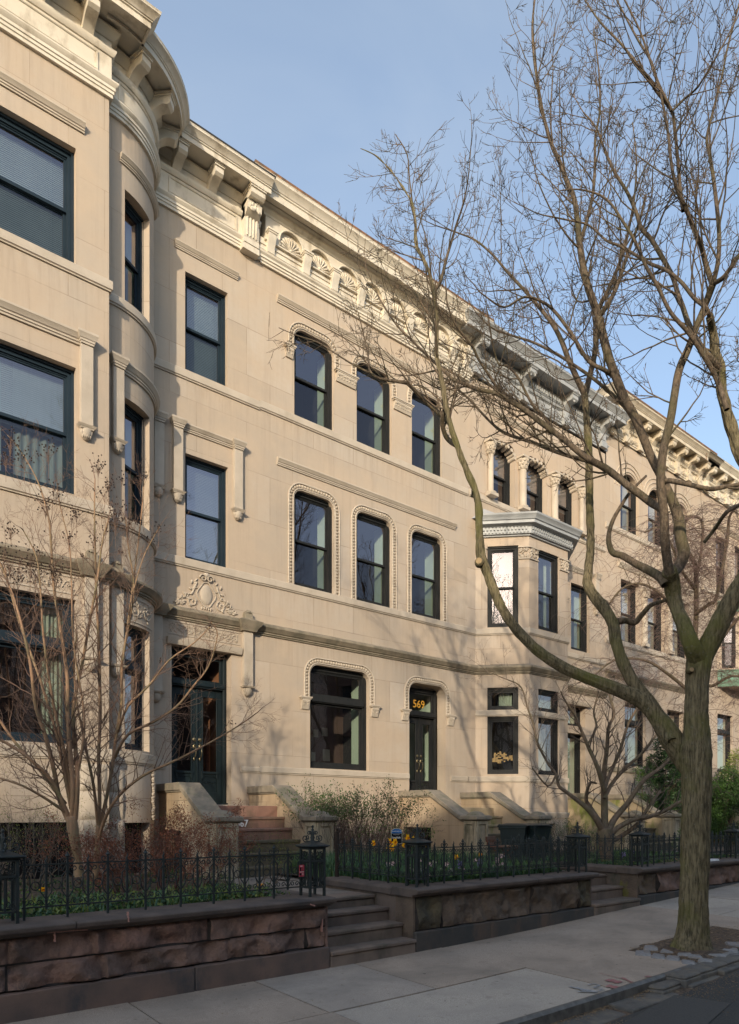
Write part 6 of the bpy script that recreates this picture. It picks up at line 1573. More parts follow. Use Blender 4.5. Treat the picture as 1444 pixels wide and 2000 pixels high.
wd.obj('sawn_wound', mat('sawn_wood', (.42, .30, .15), (.28, .19, .10), 20, .8, .2, 60), ST, None)
tw = Twigs(11, up=.45, wig=.20, ang=(28, 62), thin=.0036)
def inv(p):
    d = V(p) - V((0, 0, EYE)); dep = d.x * CA + d.y * SA; x = d.x * SA - d.y * CA; return CX + x / dep * F, HY - d.z / dep * F
def lim(p):
    if p.y > 11.0: return False
    u, v = inv(p)
    # the crown's real outline: open sky at the left, bare lower limbs
    if v > 1090 and u < 1500 and not (u > 1320 and v < 1150): return False
    if u < 520: return False
    if v < 600 and u < 640 + max(0, 330 - v) * 1.0: return False
    if v < 620 and u < 860 and v < 250 : return False
    if v > 760 and u < 850: return False
    return True
tw.lim = lim
def grow(k, every, L, lv, t0=0, kids=(6, 5, 3)): tw.along(chains[k], every, L, lv, kids, t0)
for k in ('A2', 'A6', 'G1', 'G2'): grow(k, .14, lambda t: .80 * (1.1 - .5 * t), 2, .05, (3, 4, 3))
grow('A', .14, lambda t: 1.1 * (1.15 - .6 * t), 2, .58, (4, 5, 3))
for k in ('A3', 'A4', 'A5'): grow(k, .13, lambda t: .8, 2, .12, (4, 5, 3))
for k in ('B1', 'B2', 'C1a', 'C1b', 'C1c', 'C2a', 'C2b', 'D1', 'D2', 'H', 'J', 'K', 'G', 'C6'): grow(k, .23, lambda t: 1.25 * (1.15 - .45 * t), 3, .05, (4, 4, 3, 2))
for k in ('C4', 'C5', 'C7'): grow(k, .17, lambda t: 1.0, 3, .10, (4, 4, 3, 2))
grow('C2', .19, lambda t: 1.35, 3, .40, (4, 4, 3, 2)); grow('C1', .30, lambda t: 1.0, 3, .35, (5, 4, 4, 3)); grow('D', .30, lambda t: 1.1, 3, .5, (5, 4, 4, 3)); grow('B', .5, lambda t: .7, 3, .72, (4, 4, 3, 3)); grow('B3', .35, lambda t: .5, 2, .6, (3, 3, 3)); grow('C3', .22, lambda t: .7, 3, .2, (4, 4, 3, 3))
for k in ('A2', 'A6', 'A5', 'C1a', 'C1b', 'C2', 'G', 'G1', 'D1', 'D2', 'J', 'K', 'B1', 'C4', 'C7'):
    c = chains[k]; tw.one(c[-1][0], c[-1][0] - c[-2][0], max(.003, c[-1][1]), .55, 2, (4, 4, 3))
# epicormic twiglets straight up from the limbs
print('TREE twigs', tw.cnt, [len(x.f) for x in tw.m])
tw.m[0].obj('branches', m_limb, ST, 180); tw.m[1].obj('twigs', m_twig, ST, 180); tw.m[2].obj('fine_twigs', m_twig, ST, 180)
# dangling seed pods
m = M(); rr = random.Random(3)
for p, d in tw.tips:
    if rr.random() < .02: m.tube([p, p - V((0, 0, .05)), p - V((.004, 0, .10))], [.001, .001, .001], 3); m.ell(p - V((.004, 0, .12)), (.006, .003, .025), 5, 4)
m.obj('seed_pods', m_seed, ST, 60)

# ------------------------------------------------------------------ crape myrtles in the left garden
def myrtle(base, label, stems, dd, seed, dens=1.0, D0=None):
    t = thing('crape_myrtle', tuple(base), label, 'small tree')
    mm = M(); T = Twigs(seed, up=.30, wig=.22, ang=(30, 60), thin=.0014); T.tip_lv = 1; chs = []
    for px, a, b in stems:
        c = chain([(u, v, r * .66) for u, v, r in px], a, b, 4); chs.append(c); rough_tube(mm, c, 9, .05)
        if px[0][2] < 9:
            T.along(c, .085 / dens, lambda t: .52 * (1.2 - .4 * t), 2, (3, 5, 4), .12, .0018, .4, .06)
            T.one(c[-1][0], c[-1][0] - c[-3][0], max(.002, c[-1][1]), .28, 1, (4, 4, 3), .06)
    mm.obj('trunk', m_myr, t, 180); T.m[0].v.extend([]) if False else None
    T.m[1].obj('branches', m_mytwig, t, 180); T.m[2].obj('twigs', m_mytwig, t, 180)
    return t, T, chs
DM = atY(152, 1690, 7.7); dm = DM.x * CA + DM.y * SA
MY1 = [([(156, 1712, 14), (152, 1680, 12.5), (148, 1650, 14), (143, 1620, 16), (140, 1595, 15)], dm, dm),
 ([(138, 1610, 8), (118, 1565, 7), (106, 1505, 6.3), (90, 1440, 6), (70, 1380, 5), (60, 1300, 4.3), (45, 1230, 3.6), (28, 1170, 3), (5, 1110, 2.4), (-20, 1060, 2)], dm, dm - .3),
 ([(141, 1600, 8), (143, 1540, 7), (136, 1450, 6.4), (132, 1380, 6), (132, 1330, 5.4), (125, 1270, 5), (112, 1190, 4.3), (105, 1140, 4), (100, 1060, 3.2), (95, 1010, 2.8), (74, 940, 2), (40, 880, 1.5), (15, 850, 1)], dm, dm + .2),
 ([(136, 1600, 7), (105, 1530, 5), (62, 1485, 4.4), (20, 1455, 4), (-10, 1440, 3.5)], dm, dm - .3),
 ([(147, 1600, 8), (152, 1530, 6.5), (147, 1450, 6), (143, 1395, 5.5), (150, 1345, 5), (162, 1290, 4.4), (178, 1200, 3.6), (191, 1130, 3), (200, 1060, 2.2), (212, 1015, 1.6)], dm, dm + .4),
 ([(140, 1580, 6), (112, 1440, 4.5), (98, 1390, 4.2), (78, 1325, 4), (60, 1275, 3.6), (38, 1215, 3), (22, 1160, 2.5), (10, 1110, 2)], dm, dm + .3),
 ([(128, 1570, 6), (75, 1500, 4.6), (30, 1450, 4), (-5, 1400, 3.4)], dm, dm + .3),
 ([(144, 1590, 6), (128, 1480, 5), (112, 1410, 4.4), (97, 1330, 3.8), (85, 1240, 3.2), (80, 1160, 2.6), (72, 1090, 2), (48, 1040, 1.6), (40, 1030, 1)], dm, dm - .2),
 ([(140, 1560, 5), (158, 1480, 4), (165, 1400, 3.4), (150, 1300, 3), (142, 1230, 2.6), (140, 1130, 2.2), (135, 1060, 1.8), (118, 990, 1.4), (112, 950, 1)], dm, dm + .1),
 ([(134, 1590, 5), (90, 1560, 4), (45, 1535, 3.4), (0, 1520, 3)], dm, dm - .4)]
y1, T1, ch1 = myrtle(DM, 'thicker tan barked multi stemmed bare tree in the left garden', MY1, 0, 31, 1.0)
DN = atY(186, 1700, 8.2); dn = DN.x * CA + DN.y * SA
MY2 = [([(186, 1716, 9), (189, 1680, 8.6), (192, 1640, 9), (194, 1612, 9.4)], dn, dn),
 ([(193, 1620, 6), (195, 1560, 5.6), (193, 1480, 5.2), (196, 1400, 5), (195, 1330, 4.6), (193, 1250, 4), (189, 1170, 3.4), (187, 1110, 3), (185, 1000, 2.2), (186, 935, 1.6)], dn, dn + .1),
 ([(192, 1615, 5), (184, 1540, 4.4), (172, 1480, 4), (160, 1420, 3.5), (150, 1370, 3), (145, 1300, 2.4), (150, 1240, 2)], dn, dn - .4),
 ([(196, 1615, 6), (210, 1550, 5.2), (221, 1490, 5), (226, 1445, 4.7), (238, 1370, 4.3), (238, 1300, 4), (250, 1230, 3.4), (262, 1150, 2.8), (250, 1060, 2), (246, 1010, 1.5)], dn, dn + .2),
 ([(194, 1640, 5), (205, 1600, 5), (232, 1555, 4.6), (280, 1515, 4.2), (350, 1482, 3.4), (420, 1445, 2.6), (470, 1415, 2), (505, 1390, 1.2)], dn, dn - .5),
 ([(224, 1480, 4.5), (250, 1435, 4.2), (300, 1410, 3.8), (345, 1380, 3.3), (378, 1340, 2.8), (408, 1300, 2.2), (425, 1240, 1.6), (412, 1215, 1.2)], dn, dn - .2),
 ([(230, 1430, 4), (250, 1380, 3.4), (290, 1340, 3), (330, 1290, 2.4), (380, 1255, 1.8), (410, 1225, 1.2)], dn, dn - .3),
 ([(240, 1290, 3), (255, 1180, 2.4), (268, 1080, 2), (278, 990, 1.5), (282, 940, 1)], dn, dn + .2),
 ([(262, 1150, 2), (280, 1090, 1.6), (300, 1050, 1.2), (315, 1025, .9)], dn, dn + .1)]
y2, T2, ch2 = myrtle(DN, 'slimmer bare multi stemmed tree with seed heads in front of the curved bay', MY2, 0, 37, 1.1)
def seedheads(t, pts, d, seed):
    rr = random.Random(seed)
    for (u, v, R_, n) in pts:
        ms = M(); D = d + rr.uniform(-.2, .3); c = atD(u, v, D); R_ = R_ * D / F; base = c - V((0, 0, R_ * 1.6))
        ms.cur = 0; ms.tube([base - V((0, 0, .12)), base, c + V((0, 0, R_ * .4))], [.0025, .002, .001], 3, False)
        for k in range(n):
            q = c + V((rr.gauss(0, .5), rr.gauss(0, .5), rr.gauss(.05, .48))) * R_; mid = base.lerp(q, .5) + V((rr.uniform(-.01, .01),) * 3)
            ms.cur = 0; ms.tube([base.lerp(c, rr.random()), mid.lerp(c, .3), q], [.0014, .0012, .0009], 3, False); ms.cur = 1; ms.ell(q, (.0085, .0085, .0095), 6, 4)
        ms.obj('seed_head', [m_mytwig, m_seed], t, 180)
seedheads(y1, [(20, 860, 22, 26), (48, 888, 22, 26), (12, 895, 16, 22), (95, 880, 20, 24), (22, 1035, 16, 26), (90, 985, 22, 26), (110, 960, 18, 18), (60, 1085, 30, 34), (20, 1090, 30, 30), (35, 1120, 24, 24), (110, 1115, 24, 34), (135, 1050, 18, 14), (150, 1000, 18, 16), (70, 1120, 26, 20)], dm, 5)
seedheads(y2, [(192, 910, 17, 34), (212, 945, 17, 24), (205, 962, 14, 16), (238, 935, 11, 14), (275, 930, 13, 22), (226, 1005, 27, 46), (250, 1010, 20, 30), (207, 1030, 12, 12), (310, 1028, 13, 14), (290, 1052, 9, 10), (182, 1055, 15, 16), (163, 1085, 12, 10), (238, 1078, 8, 8), (140, 1010, 12, 10), (410, 1225, 11, 12), (392, 1290, 7, 7), (315, 1288, 6, 7), (455, 1410, 5, 4)], dn, 6)

# ------------------------------------------------------------------ grey barked small tree in the right garden
MG0 = atY(1180, 1640, 7.1); mg = MG0.x * CA + MG0.y * SA; MG0.z = .66
MG = [([(1184, 1712, 16), (1186, 1680, 15), (1184, 1655, 17), (1182, 1635, 20), (1181, 1618, 17)], mg, mg),
 ([(1180, 1630, 12), (1181, 1590, 11), (1181, 1550, 10), (1180, 1510, 8), (1186, 1460, 6), (1189, 1420, 5), (1200, 1395, 4.5), (1192, 1360, 3.6), (1190, 1330, 2.6)], mg, mg + .3),
 ([(1181, 1545, 8), (1168, 1500, 7), (1150, 1460, 6), (1135, 1425, 5), (1122, 1395, 4), (1105, 1370, 3), (1095, 1350, 2)], mg, mg - .3),
 ([(1181, 1540, 7), (1192, 1510, 6), (1210, 1470, 5), (1225, 1420, 4), (1240, 1390, 3), (1262, 1360, 2.2)], mg, mg + .2),
 ([(1178, 1625, 11), (1165, 1600, 9.5), (1148, 1580, 8), (1130, 1565, 7), (1108, 1548, 6), (1092, 1535, 5), (1086, 1512, 4.5), (1070, 1490, 4), (1050, 1450, 3.6), (1042, 1415, 3), (1030, 1380, 2.5), (1022, 1350, 2.2), (1010, 1335, 1.8), (985, 1325, 1.4), (950, 1310, 1)], mg, mg - .4),
 ([(1172, 1605, 8), (1152, 1575, 7), (1145, 1560, 6), (1152, 1530, 4.5), (1165, 1530, 3)], mg, mg + .2),
 ([(1186, 1628, 12), (1200, 1600, 10), (1225, 1570, 8.5), (1242, 1545, 7), (1262, 1520, 6.5), (1290, 1500, 5.5), (1320, 1470, 4.5), (1345, 1440, 3.5)], mg, mg + .5),
 ([(1186, 1640, 10), (1205, 1618, 8), (1240, 1600, 7), (1285, 1590, 6), (1325, 1568, 5), (1360, 1550, 4)], mg, mg - .2),
 ([(1188, 1645, 9), (1210, 1635, 7.5), (1245, 1610, 6.5), (1265, 1580, 5), (1290, 1545, 4)], mg, mg + .4),
 ([(1181, 1560, 6), (1196, 1530, 6), (1222, 1500, 5.5), (1250, 1475, 4.5), (1275, 1445, 3.6), (1300, 1410, 2.6)], mg, mg + .3),
 ([(1148, 1455, 4), (1165, 1420, 3.4), (1160, 1390, 2.8), (1170, 1350, 2)], mg - .2, mg - .3),
 ([(1086, 1515, 3.5), (1070, 1535, 3), (1040, 1500, 2.4)], mg - .3, mg - .5)]
tG = thing('small_tree', tuple(MG0), 'low spreading bare tree with smooth grey bark behind the right iron fence', 'small tree')
mm = M(); T = Twigs(41, up=.35, wig=.24, ang=(30, 60), thin=.0022)
for px, a, b in MG:
    c = chain([(u, v, r * (.62 if px[0][2] < 14 else .78)) for u, v, r in px], a, b, 4); rough_tube(mm, c, 10, .07)
    if px[0][2] < 14: T.along(c, .10, lambda t: .60, 2, (4, 4, 3), .25, .003, .4, .08); T.one(c[-1][0], c[-1][0] - c[-3][0], .004, .45, 2, (4, 4, 3), .08)
mm.obj('trunk', m_mag, tG, 180); T.m[1].obj('branches', m_magt, tG, 180); T.m[2].obj('twigs', m_magt, tG, 180)

# ------------------------------------------------------------------ weeping tree farther up the street
wp = V((16.6, 8.3, .7))
tW = thing('weeping_tree', tuple(wp), 'weeping bare tree with pinkish hanging twigs behind the street tree trunk', 'small tree')
wd_ = wp.x * CA + wp.y * SA
WL = [([(1352, 1640, 13), (1355, 1560, 12), (1360, 1450, 11), (1358, 1350, 10), (1356, 1280, 9), (1360, 1200, 8), (1360, 1130, 7.5), (1357, 1100, 7), (1340, 1070, 6), (1335, 1040, 5), (1345, 1010, 4.5), (1372, 1020, 4), (1368, 1090, 4.5), (1360, 1125, 5)], wd_, wd_ - .2),
 ([(1358, 1200, 6), (1385, 1180, 6), (1400, 1165, 5), (1420, 1060, 5), (1425, 1010, 4), (1440, 990, 3)], wd_, wd_ - .8),
 ([(1356, 1260, 7), (1320, 1200, 5), (1290, 1160, 4.5), (1250, 1140, 4), (1215, 1150, 3), (1190, 1180, 2.5)], wd_, wd_ + .3),
 ([(1356, 1300, 7), (1400, 1260, 6), (1440, 1210, 5), (1480, 1180, 4)], wd_, wd_ - .5),
 ([(1357, 1150, 5), (1330, 1110, 4), (1310, 1060, 3), (1290, 1030, 2.5), (1260, 1040, 2)], wd_, wd_ - .6),
 ([(1357, 1360, 6), (1310, 1320, 5), (1260, 1290, 4), (1200, 1290, 3), (1150, 1330, 2)], wd_, wd_ - 1.0),
 ([(1357, 1330, 6), (1390, 1340, 5), (1430, 1320, 4), (1470, 1330, 3)], wd_, wd_ - 1.2)]
mm = M(); rr = random.Random(19); hang = M(); fine = M()
def droop(p, d, L, lv):
    n = max(4, int(L / .14)); q = p.copy(); pts = [q.copy()]; d = d.normalized()
    for i in range(n):
        d = (d + V((rr.gauss(0, .10), rr.gauss(0, .10), -.26 if lv else -.13))).normalized(); q = q + d * L / n; pts.append(q.copy())
        if q.z < .8: break
    (hang if lv else mm).tube(pts, [max(.0026, (.008 if lv == 0 else .0045) * (1 - i / len(pts))) for i in range(len(pts))], 3, False)
    if lv < 2:
        for k in range(7 if lv == 0 else 4):
            i = rr.randrange(1, len(pts)); droop(pts[i], V((rr.gauss(0, 1), rr.gauss(0, 1), rr.uniform(-.2, .5))), L * rr.uniform(.35, .8), lv + 1)
for px, a, b in WL:
    c = chain([(u, v, r * .62) for u, v, r in px], a, b, 4); rough_tube(mm, c, 8, .07)
    for i in range(4, len(c), 2):
        if c[i][0].z > 2.6:
            for _ in range(2): droop(c[i][0], V((rr.gauss(0, 1), rr.gauss(0, 1), rr.uniform(.1, .9))), rr.uniform(.9, 2.0), 0)
mm.obj('trunk', m_limb, tW, 180); hang.obj('hanging_twigs', m_weep, tW, 180)
# second weeping crown closer to the grey tree (broad mesh of fine twigs)
# ------------------------------------------------------------------ leaves helper
def leaf(m, p, d, L, w_, rr, curl=.2):
    d = V(d).normalized(); s_ = d.cross(V((rr.gauss(0, 1), rr.gauss(0, 1), rr.gauss(0, 1)))).normalized(); n = d.cross(s_)
    m.add([p, p + d * L * .45 + s_ * w_ + n * L * curl * .3, p + d * L + n * L * curl * -.2, p + d * L * .45 - s_ * w_ + n * L * curl * .3], [(0, 1, 2), (0, 2, 3)])
def blade(m, p, L, w_, rr, lean=.35):
    a = rr.uniform(0, 2 * pi); d = V((cos(a), sin(a), 0)); s_ = V((-sin(a), cos(a), 0)) * w_; le = rr.uniform(.1, 1) * lean; pts = []
    for k in range(4):
        t = k / 3; c = p + V((0, 0, 1)) * L * (t - .25 * le * t * t) + d * L * le * t * t; ww = (1, .95, .75, .02)[k]; pts += [c - s_ * ww, c + s_ * ww]
    m.add(pts, [(0, 1, 3, 2), (2, 3, 5, 4), (4, 5, 7, 6)])
def bush(name, c, rad, h, label, seed, stems, tm, lm, nleaf, lsz, lv=2, up=.5, spread=.5, ltop=0.0, kids=(5, 5, 4), cat='shrub', thin=.0014, L0=None):
    t = thing(name, c, label, cat); T = Twigs(seed, up=up, wig=.25, ang=(18, 50), thin=thin); T.tip_lv = 1; rr = random.Random(seed + 1); c = V(c)
    for k in range(stems):
        a = rr.uniform(0, 2 * pi); r_ = sqrt(rr.random()) * rad * spread; b = c + V((cos(a) * r_, sin(a) * r_ * .8, 0)); d = V((cos(a) * r_ / rad * 1.3 + rr.gauss(0, .15), sin(a) * r_ / rad * 1.3 + rr.gauss(0, .15), 1.0))
        T.one(b, d, .007, h * rr.uniform(.7, 1.05), lv, kids, .10)
    g = M(); [g.add(x.v, x.f) for x in T.m if x.v]; g.obj('stems', tm, t, 180)
    if nleaf and T.tips:
        l = M(); zs = sorted(p.z for p, d in T.tips); cut = zs[int(len(zs) * ltop)] if ltop else -9
        tips = [x for x in T.tips if x[0].z >= cut]
        for k in range(nleaf):
            p, d = rr.choice(tips); q = p + V((rr.gauss(0, 1), rr.gauss(0, 1), rr.gauss(0, 1))) * .035 - d * rr.uniform(0, .10)
            leaf(l, q, d + V((rr.gauss(0, .7), rr.gauss(0, .7), rr.gauss(.2, .5))), lsz * rr.uniform(.6, 1.3), lsz * .28 * rr.uniform(.7, 1.2), rr)
        l.obj('leaves', lm, t, None)
    return t
def g_at(u, Y, z=.66):
    p = atY(u, 1600, Y); return (p.x, Y, z)
m_shrubleaf = leafm('shrub_leaf', (.075, .125, .034), (.042, .078, .026))
bush('shrub', g_at(45, 9.4), 1.1, 1.25, 'tangled brown shrub with tiny green buds below the left bay window', 51, 34, m_magt, m_leafy, 1500, .018, 2, .4, .8)
bush('shrub', g_at(-60, 8.4), 1.0, 1.0, 'twiggy shrub cut by the left edge of the picture', 52, 20, m_magt, m_leafy, 500, .018, 2, .4, .8)
bush('barberry_bush', g_at(300, 8.0), .80, .92, 'reddish barberry bush in front of the first stoop', 53, 40, mat('red_brown_stem', (.12, .05, .04), (.08, .04, .032), 5, .8, 0), m_redl, 15000, .022, 2, .25, .9)
bush('barberry_bush', g_at(245, 8.8), .4, .55, 'smaller reddish bush under the curved bay', 54, 16, m_mytwig, m_redl, 4000, .022, 2, .3, .9)
bush('sapling_shrub', g_at(512, 8.0), .30, .75, 'thin open shrub with small green buds beside the first stoop steps', 55, 6, m_magt, m_leafy, 600, .017, 2, .5, .8)
bush('sapling_shrub', g_at(462, 7.4), .30, .65, 'low thin budding shrub near the left end of the stoop steps', 56, 6, m_magt, m_leafy, 260, .016, 2, .5, .8)
bush('shrub', g_at(688, 10.1), .80, 1.22, 'dense brown shrub with glossy green leaf tips below the parlour window', 57, 170, mat('brown_shrub_stem', (.16, .105, .085), (.095, .064, .054), 5, .85, 0), m_shrubleaf, 6500, .038, 2, .55, .95, .60, (5, 6, 5), thin=.0020)
bush('shrub', g_at(745, 9.6), .55, .95, 'looser right hand half of the brown shrub by the yard sign', 58, 30, m_mytwig, m_leaf, 1000, .034, 2, .6, .9, .3)
bush('shrub', g_at(1095, 8.6), .45, .75, 'dark twiggy evergreen shrub behind the bins', 59, 26, m_magt, m_leafd, 1600, .022, 2, .5, .9)
bush('shrub', g_at(1130, 9.6), .6, .8, 'green mounded shrub left of the grey barked tree', 60, 30, m_magt, m_leaf, 2600, .024, 2, .5, .9)
m_leafm2 = leafm('mid_green_leaf', (.060, .125, .026), (.032, .070, .020))
def evergreen(c, rad, h, label, seed, n, lm, lsz, open_=.0, trunk=True):
    t = thing('evergreen_shrub', c, label, 'evergreen shrub'); rr = random.Random(seed); c = V(c); l = M(); s_ = M()
    cl = []
    for k in range(int(26 * h / 1.5)):
        a = rr.uniform(0, 2 * pi); z = rr.uniform(.12, 1) * h; pr = rad * (sin(pi * min(1, (z / h) * .85 + .12)) ** .6) * rr.uniform(.35, 1.0); cl.append((c + V((cos(a) * pr, sin(a) * pr, z)), rr.uniform(.16, .30) * rad / .6))
        s_.tube([c + V((0, 0, z * .3)), c + V((cos(a) * pr * .5, sin(a) * pr * .5, z * .75)), cl[-1][0]], [.014, .008, .003], 4, False)
    for k in range(n):
        q, R_ = rr.choice(cl); d = V((rr.gauss(0, 1), rr.gauss(0, 1), rr.gauss(0, 1))).normalized(); p = q + d * R_ * rr.uniform(.45, 1.05)
        leaf(l, p, d + V((rr.gauss(0, .5), rr.gauss(0, .5), rr.gauss(.1, .5))), lsz * rr.uniform(.6, 1.3), lsz * .30, rr)
    s_.obj('stems', m_magt, t, 180); l.obj('leaves', lm, t, None); return t
evergreen(g_at(1305, 10.4), .62, 3.1, 'tall dark green evergreen shrub between the forks, behind the weeping tree', 61, 16000, m_leafd, .075)
evergreen(g_at(1258, 11.0, .7), .45, 2.2, 'open evergreen shrub with yellowish leaves against the far house', 62, 3000, m_leaf, .06)
evergreen(g_at(1425, 9.8), .75, 2.15, 'bright green leafy shrub at the right edge beyond the trunk', 63, 22000, m_leafm2, .06)
evergreen(g_at(1440, 10.6, 1.4), .5, 2.3, 'yellow green loose shrub above the bright green one', 64, 3500, m_leafy, .05)
evergreen(g_at(1350, 8.4), .40, .55, 'low green mound behind the right fence', 65, 2500, m_leaf, .04)

# ------------------------------------------------------------------ ground cover, bulbs and flowers
def cover(x0, x1, y0, y1, n, seed, mats, L=(.06, .16), bl=.6, z=.66, name='ground_cover'):
    rr = random.Random(seed); m = M()
    for k in range(n):
        x = rr.uniform(x0, x1); y = rr.uniform(y0, y1)
        if noise.noise(V((x * 1.4, y * 1.4, seed))) < -.12 and rr.random() < .8: continue
        m.cur = rr.randrange(len(mats)); p = V((x, y, z + .02 * noise.noise(V((x * 2, y * 2, seed)))))
        if rr.random() < bl:
            for _ in range(3): blade(m, p + V((rr.gauss(0, .02), rr.gauss(0, .02), 0)), rr.uniform(*L), .006, rr, .6)
        else:
            for _ in range(4): leaf(m, p + V((rr.gauss(0, .03), rr.gauss(0, .03), rr.uniform(.01, L[1] * .5))), V((rr.gauss(0, 1), rr.gauss(0, 1), rr.uniform(.2, 1))), rr.uniform(.03, .065), .012, rr)
    o = m.obj(name, mats, None, None); o['kind'] = 'stuff'; o['label'] = 'low mixed green ground cover leaves growing behind the iron fence'; o['category'] = 'ground cover'; return o
cover(1.2, 3.9, 6.25, 7.6, 1700, 1, [m_leaf, m_leafd, m_blade, m_leafy], (.06, .18), .4)
cover(-1, 4.5, 7.5, 10.5, 700, 2, [m_leafd, m_leaf], (.04, .1), .3)
cover(5.55, 8.6, 6.2, 7.2, 3800, 3, [m_leaf, m_blade, m_leafd, m_blade], (.12, .30), .62)
cover(5.7, 8.8, 7.2, 9.8, 4200, 4, [m_blade, m_blade, m_leaf, m_leafd], (.16, .40), .75)
cover(10.5, 15, 6.2, 9.5, 2600, 5, [m_leaf, m_leafd, m_blade], (.06, .18), .4)
# fallen seed litter along the gutter, kerb and pit
rr = random.Random(9); m = M()
for k in range(9500):
    r_ = rr.random()
    if r_ < .45: x = rr.uniform(2.5, 13); y = CY - .03 - abs(rr.gauss(0, .05)); z = roadz(x, y) + .016
    elif r_ < .75: x = rr.uniform(2.5, 14); y = CY - .31 - abs(rr.gauss(0, .16)); z = roadz(x, y) + .003
    elif r_ < .93: x = rr.uniform(XP0, XP1 + .1); y = rr.uniform(CY - .02, YP + .05); z = gz(x, y) + .012
    elif r_ < .97: x = rr.uniform(3, 11); y = rr.uniform(1.5, 3.1); z = roadz(x, y) + .004
    else: x = rr.uniform(1, 11); y = rr.uniform(CY, 5.8); z = gz(x, y) + .006
    a = rr.uniform(0, pi); L_ = rr.uniform(.005, .014); w_ = L_ * .4; c_, s_ = cos(a), sin(a)
    m.add([(x - c_ * L_, y - s_ * L_, z), (x + s_ * w_, y - c_ * w_, z + .003), (x + c_ * L_, y + s_ * L_, z), (x - s_ * w_, y + c_ * w_, z + .003)], [(0, 1, 2, 3)])
o = m.obj('seed_litter', m_litter, None, None); o['kind'] = 'stuff'; o['label'] = 'brown fallen seed litter scattered along the kerb and tree pit'; o['category'] = 'litter'
rr = random.Random(10); m = M()
for k in range(900):
    x = rr.choice((rr.uniform(1.0, 4.0), rr.uniform(5.6, 8.7), rr.uniform(10.5, 14))); y = rr.uniform(6.15, 7.0)
    leaf(m, V((x, y, .69 + rr.uniform(-.01, .03))), V((rr.gauss(0, 1), rr.gauss(0, 1), .15)), rr.uniform(.02, .05), .012, rr)
o = m.obj('leaf_litter', m_litter, None, None); o['kind'] = 'stuff'; o['label'] = 'dry brown leaf litter on the garden soil behind the fence'; o['category'] = 'litter'
# daffodils
def daffodil():
    t = thing('daffodil', (0, 0, 0), '', 'flower', 'yellow daffodils in the gardens'); rr = random.Random(2); m = M()
    for _ in range(5): blade(m, V((rr.gauss(0, .012), rr.gauss(0, .012), 0)), .26, .006, rr, .35)
    m.tube([(0, 0, 0), (0, 0, .22), (0, -.006, .30), (0, -.025, .315)], [.0035, .003, .003, .003], 5); kid(t, m.obj('stem', m_blade, t, 60, local=True))
    c = V((0, -.03, .315)); ax = V((0, -.94, -.15)).normalized(); ex = V((1, 0, 0)); ez = ax.cross(ex); m = M()
    for k in range(6):
        a = 2 * pi * k / 6; d = ex * cos(a) + ez * sin(a); s_ = ax.cross(d); L_ = .040
        m.add([c, c + d * L_ * .55 + s_ * .014 + ax * .004, c + d * L_ - ax * .004, c + d * L_ * .55 - s_ * .014 + ax * .004], [(0, 1, 2, 3)])
    kid(t, m.obj('petals', m_yel, t, None, local=True)); m = M(); n = 10; vs = []
    for j, (r_, h_) in enumerate(((.010, 0), (.011, .018), (.018, .030))):
        for i in range(n): a = 2 * pi * i / n; vs.append(c + ax * h_ + (ex * cos(a) + ez * sin(a)) * r_)
    m.add(vs, [(j * n + i, j * n + (i + 1) % n, (j + 1) * n + (i + 1) % n, (j + 1) * n + i) for j in range(2) for i in range(n)])
    kid(t, m.obj('trumpet', m_ora, t, 180, local=True)); return t
DF = daffodil(); first = True
daffs = [(730, 1647, 8.2, 'single yellow daffodil in front of the brown shrub stems'), (761, 1645, 7.2, 'left yellow daffodil of the pair in front of the blue sign'), (773, 1645, 7.3, 'right yellow daffodil of the pair in front of the blue sign'), (762, 1655, 7.1, 'lower left yellow daffodil of the clump below the sign'),
         (770, 1656, 7.15, 'lower right yellow daffodil of the clump below the sign'), (797, 1637, 7.6, 'topmost yellow daffodil in front of the basement opening'), (807, 1640, 7.7, 'small yellow daffodil between two others by the corner post'), (812, 1643, 7.55, 'yellow daffodil just left of the corner post finial'),
         (792, 1651, 7.3, 'yellow daffodil low down left of the corner post'), (834, 1649, 7.7, 'yellow daffodil right of the corner post finial'), (894, 1674, 6.6, 'yellow daffodil behind the fence right of the corner post'), (938, 1668, 7.0, 'small yellow daffodil near the wooden chair'), (86, 1737, 7.0, 'small yellow daffodil behind the left fence'), (512, 1728, 6.8, 'small yellow daffodil near the right end of the left fence')]
rr = random.Random(6)
for u, v, Y, lab in daffs:
    p = atY(u, v, Y); s_ = max(.35, (p.z - .66) / .315)
    o = DF if first else copy_tree(DF); first = False
    o.location = (p.x, p.y + .03, .66); o.scale = (1, 1, s_) if s_ < 1.6 else (1.1, 1.1, s_); o.rotation_euler = (0, 0, rr.uniform(-.9, .1)); o['label'] = lab
